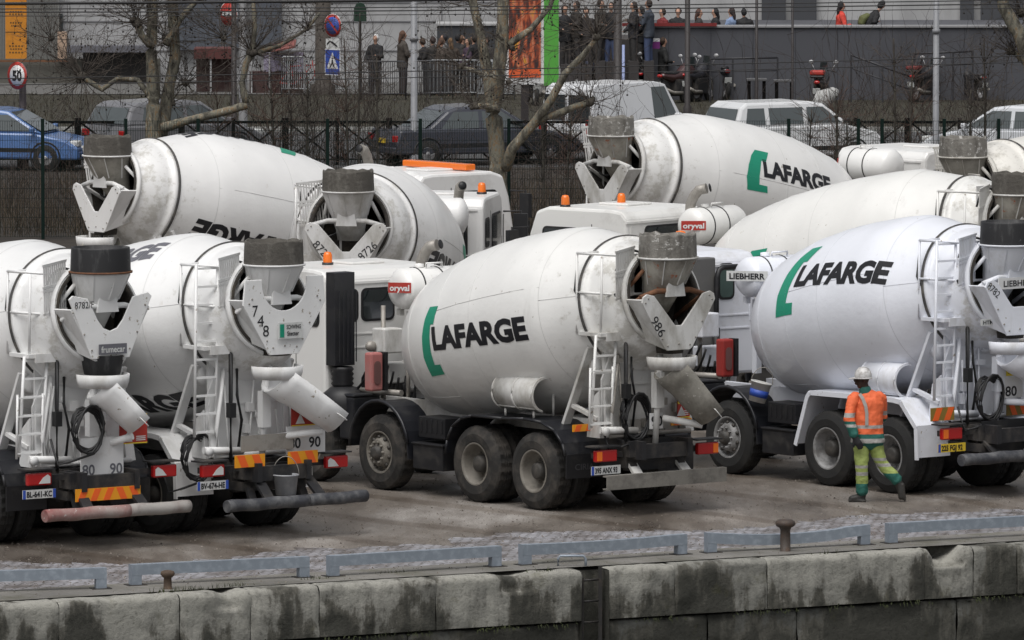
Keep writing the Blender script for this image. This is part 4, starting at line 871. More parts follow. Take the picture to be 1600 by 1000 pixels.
edge = [(u, 3.9 + 1.3*noise.noise(Vector((u*.35, 0, 0))) + .5*noise.noise(Vector((u*2.1, 5, 0))) + .3*noise.noise(Vector((u*7, 5, 2)))) for u in [(-12+i*.08) for i in range(int((UL+26)/.08))]]
sheet('cobbled_strip', [Q(-12, 1.35), Q(UL+13.6, 1.35)] + [Q(u, v) for u, v in edge[::-1]], cobble_mat(), z=.004)
sheet('quay_apron', [Q(-12, .26), Q(UL+13.6, .26), Q(UL+13.6, 1.36), Q(-12, 1.36)], mat('apron_concrete', (.19,.18,.165), .6, dirt=(.07,.068,.04), damt=.5, dscale=1.3, bump=.006, bscale=30, var=.25), z=.008)
# coping: separate irregular blocks as one wall thing
def stone_mat(name, top, seed, dark=.5, lo=.0, cs=1.0):
    m = bpy.data.materials.new(name); m.use_nodes = True; nt = m.node_tree; L = nt.links; b = nt.nodes['Principled BSDF']
    tc = nn(nt, 'ShaderNodeTexCoord')
    mp = nn(nt, 'ShaderNodeMapping'); mp.inputs['Scale'].default_value = (1, 1, .55); mp.inputs['Location'].default_value = (seed, seed*.7, 0); L.new(tc.outputs['Object'], mp.inputs[0])
    mq = nn(nt, 'ShaderNodeMapping'); mq.inputs['Scale'].default_value = (3.2, 3.2, .22); mq.inputs['Location'].default_value = (seed*2, 0, 0); L.new(tc.outputs['Object'], mq.inputs[0])
    n1 = nn(nt, 'ShaderNodeTexNoise', Scale=1.1*cs, Detail=9.0, Roughness=.68); L.new(mp.outputs[0], n1.inputs[0])
    n2 = nn(nt, 'ShaderNodeTexNoise', Scale=1.0, Detail=6.0, Roughness=.6); L.new(mq.outputs[0], n2.inputs[0])
    n3 = nn(nt, 'ShaderNodeTexNoise', Scale=14.0, Detail=6.0, Roughness=.7); L.new(tc.outputs['Object'], n3.inputs[0])
    sx = nn(nt, 'ShaderNodeSeparateXYZ'); L.new(tc.outputs['Object'], sx.inputs[0])
    # damp rises from the waterline: height of this wall joins the stain noise
    zz = nn(nt, 'ShaderNodeMapRange'); zz.inputs[1].default_value = -.15; zz.inputs[2].default_value = -1.1; zz.inputs[3].default_value = -.06; zz.inputs[4].default_value = .16; L.new(sx.outputs[2], zz.inputs[0])
    a1 = nn(nt, 'ShaderNodeMath', operation='ADD'); L.new(n1.outputs[0], a1.inputs[0]); L.new(zz.outputs[0], a1.inputs[1])
    s2 = nn(nt, 'ShaderNodeMath', operation='MULTIPLY_ADD'); s2.inputs[1].default_value = .5; L.new(n2.outputs[0], s2.inputs[0]); L.new(a1.outputs[0], s2.inputs[2])
    cr = nn(nt, 'ShaderNodeValToRGB'); L.new(s2.outputs[0], cr.inputs[0]); e = cr.color_ramp.elements
    e[0].position = .66+lo; e[0].color = tuple(top)+(1,); e[1].position = .86+lo; e[1].color = (.045,.044,.036,1)
    q = e.new(.75+lo); q.color = tuple(c*.72 for c in top)+(1,); q = e.new(.79+lo); q.color = (.095,.09,.075,1)
    mx = nn(nt, 'ShaderNodeMix', data_type='RGBA', blend_type='MULTIPLY'); mx.inputs[0].default_value = 1; L.new(cr.outputs[0], mx.inputs[6])
    r3 = nn(nt, 'ShaderNodeValToRGB'); L.new(n3.outputs[0], r3.inputs[0]); e = r3.color_ramp.elements; e[0].position = .27; e[0].color = (.5,.5,.48,1); e[1].position = .46; e[1].color = (1.05,1.05,1.05,1)
    L.new(r3.outputs[0], mx.inputs[7])
    # moss
    n4 = nn(nt, 'ShaderNodeTexNoise', Scale=1.7, Detail=8.0, Roughness=.7); L.new(tc.outputs['Object'], n4.inputs[0])
    c4 = nn(nt, 'ShaderNodeMapRange'); c4.inputs[1].default_value = .6; c4.inputs[2].default_value = .72; c4.inputs[4].default_value = .55; L.new(n4.outputs[0], c4.inputs[0])
    m3 = nn(nt, 'ShaderNodeMix', data_type='RGBA'); L.new(c4.outputs[0], m3.inputs[0]); L.new(mx.outputs[2], m3.inputs[6]); m3.inputs[7].default_value = (.075,.07,.03,1)
    L.new(m3.outputs[2], b.inputs['Base Color']); b.inputs['Roughness'].default_value = .85
    bp = nn(nt, 'ShaderNodeBump', Strength=.8, Distance=.025); L.new(n3.outputs[0], bp.inputs['Height']); L.new(bp.outputs[0], b.inputs['Normal'])
    return m
wall = empty('quay_wall', Q(0, 0), 0); tag(wall, 'weathered concrete quay wall with pale coping blocks along the bottom of the picture', 'quay wall')
lad_u = None
def u_of(px):   # distance along the quay edge of picture column px
    lo_, hi_ = -30, UL+30
    for _ in range(40):
        m_ = (lo_+hi_)/2; p = Q(m_, 0); d = p-_C; x = 800+FPX*d.dot(_rt)/d.dot(_fw)
        if x < px: lo_ = m_
        else: hi_ = m_
    return m_
joints = [u_of(p) for p in (-260, -120, 92, 282, 392, 500, 682, 910, 953, 1055, 1200, 1446, 1522, 1590, 1760, 1900)]
TOP = (.30,.292,.26)
sm = [stone_mat('coping_stone', TOP, 3), stone_mat('coping_stone_dark', (.24,.235,.21), 11, lo=-.06)]
def wall_block(name, u0, u1, z0, z1, v0, v1, m, rough, rnd=.1, seed=0, brk=None):
    """block whose front (v=v0) is uneven and whose top front edge is rounded; built as a displaced grid"""
    b = MB(); nu = max(2, int((u1-u0)/.045)); prof = []
    prof.append((v1, z1))
    nt_ = 5
    for i in range(nt_): prof.append((v1+(v0+rnd-v1)*(i+1)/nt_, z1))
    for i in range(1, 6): a = PI/2*i/5; prof.append((v0+rnd-rnd*math.sin(a), z1-rnd+rnd*math.cos(a)))
    nz_ = max(2, int((z1-rnd-z0)/.05))
    for i in range(1, nz_+1): prof.append((v0, z1-rnd+(z0-z1+rnd)*i/nz_))
    vs = []
    for i in range(nu+1):
        u = u0+(u1-u0)*i/nu; eg = min(i, nu-i)
        for j, (v, z) in enumerate(prof):
            n_ = noise.fractal(Vector((u*1.7+seed, z*2.2, v+seed)), .9, 2.1, 5)
            dv_ = rough*n_ if j > 0 else 0
            dz_ = -abs(rough*.55*noise.fractal(Vector((u*2.3, seed+v*2, 9)), .9, 2, 4)) if 3 <= j <= nt_+4 else 0
            if eg < 1 and j > 2: dv_ += .018; dz_ -= .012 if j < 10 else 0
            if brk and brk[0] < u < brk[1] and j > 2:
                t = math.sin(PI*(u-brk[0])/(brk[1]-brk[0])); k = brk[2]*t*(1+.4*noise.noise(Vector((u*9, z*5, 0))))
                if z > z1-.22: dz_ -= k*.5; dv_ += k*.7
            vs.append(Q(u, v+dv_, z+dz_)-Q(0, 0))
    n = len(prof)
    b.add(vs, [(i*n+j, i*n+j+1, (i+1)*n+j+1, (i+1)*n+j) for i in range(nu) for j in range(n-1)], True)
    # ends
    o_ = [vs[j] for j in range(n)]; p_ = [vs[nu*n+j] for j in range(n)]
    for e_ in (o_, p_): c_ = Q(0, v1, z0)-Q(0, 0)
    return b.build(name, m, wall)
for i, (a, c) in enumerate(zip(joints, joints[1:])):
    px_mid = i
    if i == 7: continue       # ladder recess
    dark_ = i in (9, 12, 13)
    wall_block('coping_block', a+.004, c-.004, -.68, 0, 0, .9, sm[1 if dark_ else 0], .035, rnd=.09, seed=i*3.1,
               brk={11: (joints[12]-.7, joints[12]-.1, .35), 6: (joints[6]+.9, joints[6]+1.5, .1), 3: (joints[4]-.5, joints[4]-.1, .1)}.get(i))
wm = stone_mat('wall_face_stone', (.16,.158,.142), 23, lo=-.01, cs=.8)
fj = [-14] + [u_of(p) for p in (-140, 120, 330, 640, 910)]
fk = [u_of(p) for p in (953, 1110, 1250, 1500, 1700)] + [UL+14]
for lst in (fj, fk):
    for i, (a, c) in enumerate(zip(lst, lst[1:])): wall_block('wall_panel', a+.008, c-.008, -4.5, -.71, .06, .9, wm, .04, rnd=.03, seed=40+i*2.7+lst[0])
b = MB(); b.add([Q(-14, .92, -4.6)-Q(0,0), Q(UL+14, .92, -4.6)-Q(0,0), Q(UL+14, .92, -.02)-Q(0,0), Q(-14, .92, -.02)-Q(0,0)], [(0, 1, 2, 3)]); 
uL0, uL1 = joints[7], joints[8]
b.add([Q(uL0-.02, .3, -4.5)-Q(0,0), Q(uL1+.02, .3, -4.5)-Q(0,0), Q(uL1+.02, .3, -.05)-Q(0,0), Q(uL0-.02, .3, -.05)-Q(0,0)], [(0, 1, 2, 3)])
b.add([Q(uL0-.02, .3, -.05)-Q(0,0), Q(uL1+.02, .3, -.05)-Q(0,0), Q(uL1+.02, .95, -.01)-Q(0,0), Q(uL0-.02, .95, -.01)-Q(0,0)], [(0, 1, 2, 3)])
for uu in (uL0, uL1): b.add([Q(uu, .02, -4.5)-Q(0,0), Q(uu, .9, -4.5)-Q(0,0), Q(uu, .9, -.03)-Q(0,0), Q(uu, .02, -.03)-Q(0,0)], [(0, 1, 2, 3)])
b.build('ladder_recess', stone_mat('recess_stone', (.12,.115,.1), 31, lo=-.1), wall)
ir = mat('dark_iron', (.022,.02,.019), .6, dirt=(.07,.05,.035), damt=.3, dscale=8)
b = MB(); o_ = Q(uL1-.1, .05)
P_ = lambda u, v, z: Q(u, v, z) - Q(uL0, 0)
for uu in (uL0+.06, uL1-.08): b.bar(P_(uu, .12, -4.4), P_(uu, .12, .02 if uu > uL0+.1 else -.12), .05, .05, up=(0, 1, 0))
for k in range(14): b.tube([P_(uL0+.06, .12, -.16-k*.28), P_(uL1-.08, .12, -.16-k*.28)], .016, 6)
lo = b.build('dock_ladder', ir); lo.location = Q(uL0, 0); tag(lo, 'dark iron ladder let into a recess of the quay wall', 'ladder')
sheet('river_water', [(-200, 20), (200, 20), (200, 160), (-200, 160)], mat('river', (.02,.028,.022), .08), z=-4.4)
# apron between coping and cobbles is part of the coping top; low steel rails
def rail(px0, y0, px1, y1, sag=0, label='', half_open=False):
    a, c = G(px0, y0), G(px1, y1); d = (c-a).normalized(); L_ = (c-a).length; rt = empty('low_guard_rail', a, math.atan2(d.y, d.x))
    tag(rt, label, 'guard rail', 'low steel guard rails along the quay edge')
    b = MB(); n = 14; w = .12
    for i in range(n):
        za, zb = [.21 - sag*math.sin(PI*min(1, t/n*1.0))*(1 if t/n < .8 else .6) for t in (i, i+1)]
        b.prism([(0, -.07), (w, -.07), (w, .07), (0, .07)], lambda p, q, t: (t, p, (za if t == L_*i/n else zb)+q), L_*i/n, L_*(i+1)/n)
    b.build('beam', M_steel, rt)
    for x in (0, L_-.14):
        b = MB(); b.prism([(x, 0), (x+.14, 0), (x+.14, .14), (x, .14)], XZ, .003, w-.003); b.build('post', M_steel, rt)
        b = MB(); b.box((x+.07, .05, .008), (.26, .2, .016)); b.build('foot_plate', ir, rt)
rail(-175, 931, 167, 921, label='low grey steel rail cut off by the left edge of the picture')
rail(206, 916, 484, 903, label='low grey steel rail behind the small rusty bollard')
rail(516, 902, 784, 886, label='low grey steel rail between the small bollard and the quay ladder')
rail(817, 884, 1074, 867, sag=.02, label='low grey steel rail behind the small hoop at the quay ladder')
rail(1106, 865, 1360, 852, sag=.07, label='bent low steel rail passing behind the tall rusty bollard')
rail(1389, 850, 1700, 833, label='low grey steel rail cut off by the right edge of the picture')
b = MB(); b.lathe([(0, .10), (.01, .07), (.3, .068), (.33, .085), (.345, .12), (.375, .135), (.41, .13), (.435, .09), (.44, 0)], seg=24)
o = b.build('mooring_bollard', mat('bollard_iron', (.055,.042,.035), .6, dirt=(.12,.07,.045), damt=.4, dscale=9, bump=.003, bscale=60), loc=G(1227, 862)); tag(o, 'tall dark rusty mooring bollard in front of the bent rail', 'bollard', 'mooring bollards')
b = MB(); b.lathe([(0, .075), (.02, .055), (.15, .05), (.17, .075), (.2, .095), (.235, .085), (.25, .04), (.252, 0)], seg=20)
o = b.build('mooring_bollard', mat('bollard_rust', (.075,.05,.035), .8, dirt=(.16,.11,.07), damt=.4, dscale=12, bump=.003, bscale=60), loc=G(262, 921)); tag(o, 'small brown rusty bollard in front of the left rail', 'bollard', 'mooring bollards')
a, c = G(872, 885), G(914, 884); b = MB(); b.tube([(0, 0, 0), (0, 0, .1), (.03, 0, .14), ((c-a).length-.03, 0, .14), ((c-a).length, 0, .1), ((c-a).length, 0, 0)], .018, 8)
o = b.build('grab_hoop', M_steel, loc=a); tag(o, 'small bent steel hoop on the quay beside the ladder', 'hoop')
# weeds on the coping joints: countless blades
wb = MB(); rw = random.Random(8)
for (px, py, zz, n) in [(735, 890, -.7, 60), (365, 917, 0, 30), (320, 921, 0, 26), (262, 925, 0, 30), (500, 905, 0, 16), (70, 925, -.66, 20), (850, 893, 0, 12), (1300, 865, 0, 10), (610, 896, 0, 12)]:
    p = G(px, py)
    for k in range(n):
        q = p + qd*rw.gauss(0, .14) + qn*rw.gauss(0, .03); 
        if zz < -.1: q = Q((q-E0).dot(qd), -.02, zz)
        h_ = rw.uniform(.02, .09); d_ = Vector((rw.uniform(-1, 1), rw.uniform(-1, 1), 0))*h_*.6; s_ = qd*.006
        up = Vector((0, 0, h_ if zz > -.1 else -h_*.6+.03)); wb.add([q-s_, q+s_, q+d_+up], [(0, 1, 2)])
for k in range(1500):
    u = rw.uniform(-12, UL+12); 
    if noise.noise(Vector((u*1.3, 2, 0))) < -.05 or uL0-.1 < u < uL1+.1: continue
    q = Q(u, rw.uniform(-.045, -.0), -.69+rw.uniform(-.04, .015)); h_ = rw.uniform(.02, .07); s_ = qd*rw.uniform(.006, .014)
    wb.add([q-s_, q+s_, q+qd*rw.gauss(0, .02)-qn*.02+Vector((0, 0, rw.choice((-1, -1, .6))*h_))], [(0, 1, 2)])
wd = wb.build('weeds', mat('weed_green', (.035,.042,.014), .9, var=.6, dscale=2)); wd['kind'] = 'stuff'

# grit on the yard: countless crumbs of gravel and concrete
gb = MB(); rg2 = random.Random(15)
for k in range(5200):
    px = rg2.uniform(-20, 1620); py = 700+rg2.random()**.8*235; p = G(px, py)
    if (p-E0).dot(qn) < .4: continue
    r_ = rg2.choice((.008, .01, .012, .014, .02)); h_ = r_*rg2.uniform(.6, 1.2); a_ = rg2.uniform(0, 6)
    gb.add([p+Vector((r_*math.cos(a_), r_*math.sin(a_), .004)), p+Vector((r_*math.cos(a_+2.1), r_*math.sin(a_+2.1), .004)), p+Vector((r_*math.cos(a_+4.2), r_*math.sin(a_+4.2), .004)), p+Vector((0, 0, h_+.004))], [(0,1,3), (1,2,3), (2,0,3)])
o = gb.build('yard_grit', mat('grit_stone', (.16,.14,.12), .9, var=.7, dscale=3)); o['kind'] = 'stuff'
# ---------------------------------------------------------------- bucket hanging on the second truck's bumper, paint pails
def bucket(name, p, r, h, label, m, band=None, tilt=0):
    e = empty(name, p, 0); tag(e, label, 'bucket'); e.rotation_euler = (0, R(tilt), 0)
    b = MB(); b.lathe([(0, 0), (0, r*.82), (h, r), (h, r+.012), (h-.02, r+.012), (h-.02, r), (h*.99, r-.01), (.01, r*.8), (.01, 0)], seg=22); b.build('pail', m, e)
    b = MB(); b.tube([((r+.01)*math.cos(R(a)), 0, h-.01+(r*1.5)*math.sin(R(a))) for a in range(0, 181, 15)], .006, 5); b.build('handle', M_pipe, e)
    if band: b = MB(); b.lathe([(h*.25, r*.875), (h*.25, r*.9), (h*.6, r*.955), (h*.6, r*.93)], seg=22); b.build('label_band', band, e)
    return e
T2f = Vector((-math.sin(R(38)), math.cos(R(38)), 0)); T2l = Vector((-T2f.y, T2f.x, 0)); T2o = by_wheel(234, 834, 38)
p = T2o + T2f*-1.62 + T2l*-.0; p.z = .60
bucket('bucket', p, .17, .28, 'clear grey plastic bucket hanging by its handle over the black tube bumper', mat('cloudy_plastic', (.32,.33,.35), .4, dirt=(.5,.5,.5), damt=.5, dscale=6))
T4f = Vector((-math.sin(R(38.5)), math.cos(R(38.5)), 0)); T4l = Vector((-T4f.y, T4f.x, 0)); T4o = by_wheel(1388, 771, 38.5)
p = T4o + T4f*2.95 + T4l*1.12; p.z = 1.12
bucket('paint_bucket', p, .15, .3, 'white paint bucket with a blue band wedged beside the truck front fender', mat('pail_white', (.6,.6,.58), .5, dirt=(.3,.28,.25), damt=.3), M_blue, 14)
# ---------------------------------------------------------------- people
def limb(b, pts, rad, seg=10, flat=None, cap=True):
    """tapered tube with rounded ends; rad list of (a,b) or r; flat vector = direction of the a radius"""
    P = [Vector(p) for p in pts]; n = len(P); F = Vector(flat or (1, 0, 0)); rows = []
    rd = [(r, r) if not hasattr(r, '__len__') else r for r in rad]
    d0 = (P[1]-P[0]).normalized(); d1 = (P[-1]-P[-2]).normalized()
    PP = [P[0]-d0*rd[0][1]*.6] + P + [P[-1]+d1*rd[-1][1]*.6]; RR = [(rd[0][0]*.45, rd[0][1]*.45)] + rd + [(rd[-1][0]*.45, rd[-1][1]*.45)]
    vs = []
    for i, p in enumerate(PP):
        d = (PP[min(i+1, n+1)]-PP[max(i-1, 0)]).normalized(); a = F - d*F.dot(d)
        if a.length < .05: a = Vector((0, 1, 0)) - d*d.y
        a.normalize(); c = d.cross(a)
        vs += [p + a*RR[i][0]*math.cos(2*PI*j/seg) + c*RR[i][1]*math.sin(2*PI*j/seg) for j in range(seg)]
    fs = [(i*seg+j, i*seg+(j+1) % seg, (i+1)*seg+(j+1) % seg, (i+1)*seg+j) for i in range(n+1) for j in range(seg)]
    fs += [tuple(range(seg))[::-1], tuple((n+1)*seg+j for j in range(seg))]
    b.add(vs, fs, True)
def fused(b, name, m, parent, vox=.02, smooth=3, fold=0):
    o = b.build(name, m, parent); r = o.modifiers.new('fuse', 'REMESH'); r.mode = 'VOXEL'; r.voxel_size = vox; r.use_smooth_shade = True
    s_ = o.modifiers.new('soft', 'SMOOTH'); s_.factor = .5; s_.iterations = smooth
    if fold:
        if 'cloth_fold' not in bpy.data.textures: t_ = bpy.data.textures.new('cloth_fold', 'CLOUDS'); t_.noise_scale = .11; t_.noise_depth = 2
        d_ = o.modifiers.new('folds', 'DISPLACE'); d_.texture = bpy.data.textures['cloth_fold']; d_.strength = fold; d_.mid_level = .5
    return o
def bands(name, base, zones, rough=.7, wr=.01):
    """garment cloth: sewn colour panels by garment height zones [(z0,z1,color)], folds as bump"""
    m = bpy.data.materials.new(name); m.use_nodes = True; nt = m.node_tree; L = nt.links; b = nt.nodes['Principled BSDF']
    tc = nn(nt, 'ShaderNodeTexCoord'); sx = nn(nt, 'ShaderNodeSeparateXYZ'); L.new(tc.outputs['Object'], sx.inputs[0])
    cur = nn(nt, 'ShaderNodeRGB'); cur.outputs[0].default_value = tuple(base)+(1,); cur = cur.outputs[0]
    for z0, z1, c in zones:
        g = nn(nt, 'ShaderNodeMath', operation='COMPARE'); g.inputs[1].default_value = (z0+z1)/2; g.inputs[2].default_value = (z1-z0)/2; L.new(sx.outputs[2], g.inputs[0])
        mx = nn(nt, 'ShaderNodeMix', data_type='RGBA'); L.new(g.outputs[0], mx.inputs[0]); L.new(cur, mx.inputs[6]); mx.inputs[7].default_value = tuple(c)+(1,); cur = mx.outputs[2]
    n = nn(nt, 'ShaderNodeTexNoise', Scale=7.0, Detail=4.0); L.new(tc.outputs['Object'], n.inputs[0])
    bp = nn(nt, 'ShaderNodeBump', Strength=1.0, Distance=wr*2.5); L.new(n.outputs[0], bp.inputs['Height']); L.new(bp.outputs[0], b.inputs['Normal'])
    L.new(cur, b.inputs['Base Color']); b.inputs['Roughness'].default_value = rough; return m
OR, GR, SI, YE = (.80,.15,.05), (.02,.125,.10), (.36,.35,.33), (.31,.38,.11)
M_skin = mat('dark_skin', (.045,.024,.016), .55); M_skinlight = mat('light_skin', (.48,.28,.2), .6); M_bootm = mat('boot_leather', (.02,.019,.017), .6, dirt=(.1,.08,.06), damt=.3)
def worker():
    g = G(1352, 784); rt = empty('person', g, 0); rt.scale = (1.06, 1.06, 1.065)
    tag(rt, 'man in orange and green jacket, lime trousers and white helmet walking past the truck', 'person')
    # body, one continuous figure under the clothes (x right in the picture, y away, z up)
    hipL, hipR = (-.06, 0, .93), (.10, .03, .93)
    kL, aL = (-.055, -.06, .50), (-.035, .0, .10); kR, aR = (.22, .02, .52), (.45, .02, .25)
    sh = (.02, .02, 1.44); shL, shR = (-.17, -.05, 1.42), (.21, .09, 1.42)
    elL, wrL = (-.235, -.15, 1.13), (-.15, -.21, .88); elR, wrR = (.23, .2, 1.14), (.12, .30, .95)
    neck, head = (-.0, .0, 1.52), (-.045, .0, 1.66)
    b = MB()
    limb(b, [(.02, 0, .9), (.02, 0, 1.1), (.02, .01, 1.3), (.02, .02, 1.44)], [(.155, .1), (.14, .095), (.17, .11), (.15, .09)], 14)
    limb(b, [sh, neck, (-.03, 0, 1.6)], [.065, .055, .055])
    limb(b, [(-.02, .01, 1.74), (-.035, .0, 1.69), (-.045, 0, 1.64), (-.06, -.005, 1.585), (-.085, -.01, 1.55)], [(.075, .075), (.092, .078), (.09, .07), (.07, .058), (.04, .04)], 12)
    limb(b, [(-.125, -.01, 1.665), (-.155, -.015, 1.635), (-.145, -.015, 1.62)], [.014, .018, .016], 8)   # nose
    limb(b, [(-.125, -.01, 1.595), (-.14, -.012, 1.585)], [.018, .016], 8)                              # lips
    b.ball((-.02, -.082, 1.65), (.02, .012, .032))                                                        # ear
    b.ball((-.02, .082, 1.65), (.02, .012, .032))
    for hp, k, a, tip in ((hipL, kL, aL, (-.19, -.03, .05)), (hipR, kR, aR, (.42, .0, .06))):
        limb(b, [hp, Vector(hp).lerp(Vector(k), .5), k, Vector(k).lerp(Vector(a), .4), a], [.085, .08, .058, .058, .038])
    limb(b, [aL, (-.08, -.01, .06), (-.2, -.03, .045)], [.04, .04, .03]); limb(b, [aR, (.475, .01, .16), (.485, -.01, .06)], [.04, .04, .03])
    for s_, e_, w_ in ((shL, elL, wrL), (shR, elR, wrR)): limb(b, [s_, e_, w_], [.055, .042, .03])
    # hands: palm, four fingers of different lengths, thumb from the side of the palm
    for w_, d_, sd_ in ((Vector(wrL), Vector((.09, -.02, -.14)), -1), (Vector(wrR), Vector((-.07, .03, -.1)), 1)):
        d = d_.normalized(); fl = Vector((0, 1, 0)); fl = (fl-d*fl.dot(d)).normalized(); c = d.cross(fl)
        limb(b, [w_, w_+d*.05, w_+d*.09], [(.02, .03), (.018, .042), (.016, .042)], 8, flat=fl)
        for k, ln in enumerate((.062, .075, .07, .055)):
            o_ = w_+d*.09+c*(-.033+k*.022); limb(b, [o_, o_+d*ln*.5+fl*.006, o_+d*ln*.95+fl*.022], [.0105, .0098, .008], 6)
        o_ = w_+d*.03+c*(-.035); limb(b, [o_, o_+d*.03-c*.03, o_+d*.062-c*.035+fl*.012], [.014, .0115, .009], 6)
    fused(b, 'body', M_skin, rt, .0115, 1)
    # jacket
    jm = bands('hi_vis_jacket_cloth', OR, [(.70, .92, GR), (.80, .86, SI), (.995, 1.04, SI)])
    b = MB()
    limb(b, [(.03, 0, .80), (.03, 0, .95), (.025, 0, 1.15), (.025, .01, 1.32), (.02, .02, 1.43), (.01, .02, 1.475)], [(.235, .165), (.22, .155), (.205, .15), (.222, .15), (.185, .12), (.09, .075)], 18)
    j = fused(b, 'jacket', jm, rt, .014, 4, fold=.035)
    sm_ = bands('hi_vis_sleeve_cloth', OR, [(.80, 1.10, GR), (1.02, 1.06, SI), (1.15, 1.21, SI)])
    for s_, e_, w_, nm in ((shL, elL, wrL, 'l'), (shR, elR, wrR, 'r')):
        b = MB(); s2 = Vector(s_).lerp(Vector(sh), .25); w2 = Vector(e_).lerp(Vector(w_), .88)
        limb(b, [s2, Vector(s_)+Vector((0, 0, -.04)), Vector(s_).lerp(Vector(e_), .6), e_, w2], [.075, .085, .078, .078, .066], 12); fused(b, 'sleeve', sm_, j, .014, 3, fold=.032)
    b = MB(); limb(b, [(.0, .01, 1.46), (-.015, .005, 1.535)], [(.095, .085), (.075, .072)], 14); fused(b, 'collar', bands('green_collar_cloth', GR, []), j, .013, 2)
    b = MB()    # reflective braces on the back, raised strips
    for x in (-.055,):
        pts = [(x-.03, -.115, 1.46), (x+.01, -.135, 1.40), (x+.05, -.150, 1.3), (x+.065, -.152, 1.2), (x+.065, -.150, 1.04)]
        b.sweep(pts, [(-.022, -.005), (.022, -.005), (.022, .012), (-.022, .012)], up=(0, -1, 0), smooth=False)
    b.build('reflective_strip', mat('reflective_grey', SI, .5), j)
    # trousers
    tm = bands('hi_vis_trouser_cloth', YE, [(.76, .98, GR), (.46, .50, SI), (.36, .41, SI), (.05, .25, GR)], wr=.014)
    tm2 = bands('hi_vis_trouser_cloth_bent', YE, [(.76, .98, GR), (.555, .595, SI), (.475, .52, SI), (.05, .385, GR)], wr=.014)
    b = MB(); limb(b, [(-.01, 0, .9), (-.045, -.01, .82), (-.055, -.03, .66), kL, (-.045, -.03, .28), (-.04, -.0, .13)], [(.13, .12), (.11, .12), .105, .088, .082, .088], 14)
    tr = fused(b, 'trousers', tm, rt, .014, 3, fold=.035)
    b = MB(); limb(b, [(.06, .01, .9), (.115, .02, .82), (.16, .02, .68), kR, (.32, .02, .40), (.435, .02, .28)], [(.13, .12), (.115, .12), .10, .085, .078, .082], 14)
    fused(b, 'trouser_leg', tm2, tr, .014, 3, fold=.035)
    b = MB(); limb(b, [(-.035, .0, .14), (-.05, 0, .07), (-.12, -.02, .055), (-.2, -.035, .045)], [(.06, .055), (.065, .055), (.05, .048), (.042, .038)], 12); b.box((-.11, -.02, .015), (.24, .1, .03)); fused(b, 'boot', M_bootm, rt, .011, 2)
    b = MB(); limb(b, [(.44, .02, .27), (.475, .015, .19), (.485, .0, .12), (.485, -.01, .05)], [(.055, .055), (.06, .055), (.05, .05), (.042, .04)], 12)
    b.box((.525, .005, .13), (.025, .095, .24), rot=(0, R(-6), 0)); fused(b, 'boot', M_bootm, rt, .011, 2)
    # gloves
    b = MB(); w_ = Vector(wrL); d = Vector((.09, -.02, -.14)).normalized(); fl = Vector((0, 1, 0)); fl = (fl-d*fl.dot(d)).normalized(); c = d.cross(fl)
    limb(b, [w_-d*.05, w_, w_+d*.05, w_+d*.095], [(.04, .045), (.034, .04), (.026, .05), (.024, .05)], 10, flat=fl)
    for k, ln in enumerate((.07, .082, .078, .062)):
        o_ = w_+d*.09+c*(-.038+k*.025); limb(b, [o_, o_+d*ln*.5+fl*.006, o_+d*ln+fl*.022], [.0135, .013, .011], 7)
    o_ = w_+d*.03+c*(-.04); limb(b, [o_, o_+d*.035-c*.032, o_+d*.072-c*.036+fl*.012], [.018, .0145, .012], 7); fused(b, 'glove', M_black, rt, .009, 1)
    # helmet
    hc = Vector((-.035, 0, 1.69)); b = MB(); P_ = []
    b.lathe([(-.03, .112), (-.005, .116), (.03, .112), (.065, .098), (.095, .07), (.112, .035), (.117, 0)], o=hc, seg=26)
    b.lathe([(-.03, .112), (-.032, .125), (-.022, .125), (-.018, .113)], o=hc, seg=26)
    b.prism([(-.16, -.07), (-.19, -.03), (-.195, .03), (-.16, .07), (-.08, .1), (-.08, -.1)], lambda a, e, t: (hc.x+a, hc.y+e, hc.z-.03+t+(a+.1)*.15), 0, .008)
    h_ = b.build('helmet', mat('helmet_white', (.62,.61,.6), .4, dirt=(.2,.18,.16), damt=.5, dscale=14), rt, solid=.004)
    b = MB(); b.sweep([(hc.x-.1, 0, hc.z+.06), (hc.x-.05, 0, hc.z+.108), (hc.x+.02, 0, hc.z+.122), (hc.x+.08, 0, hc.z+.09)], [(-.02, 0), (.02, 0), (.015, .008), (-.015, .008)]); b.build('helmet_ridge', MATS['helmet_white'], h_)
worker()
PC = 0
def hash_(t): return sum((i+1)*ord(ch) for i, ch in enumerate(t))
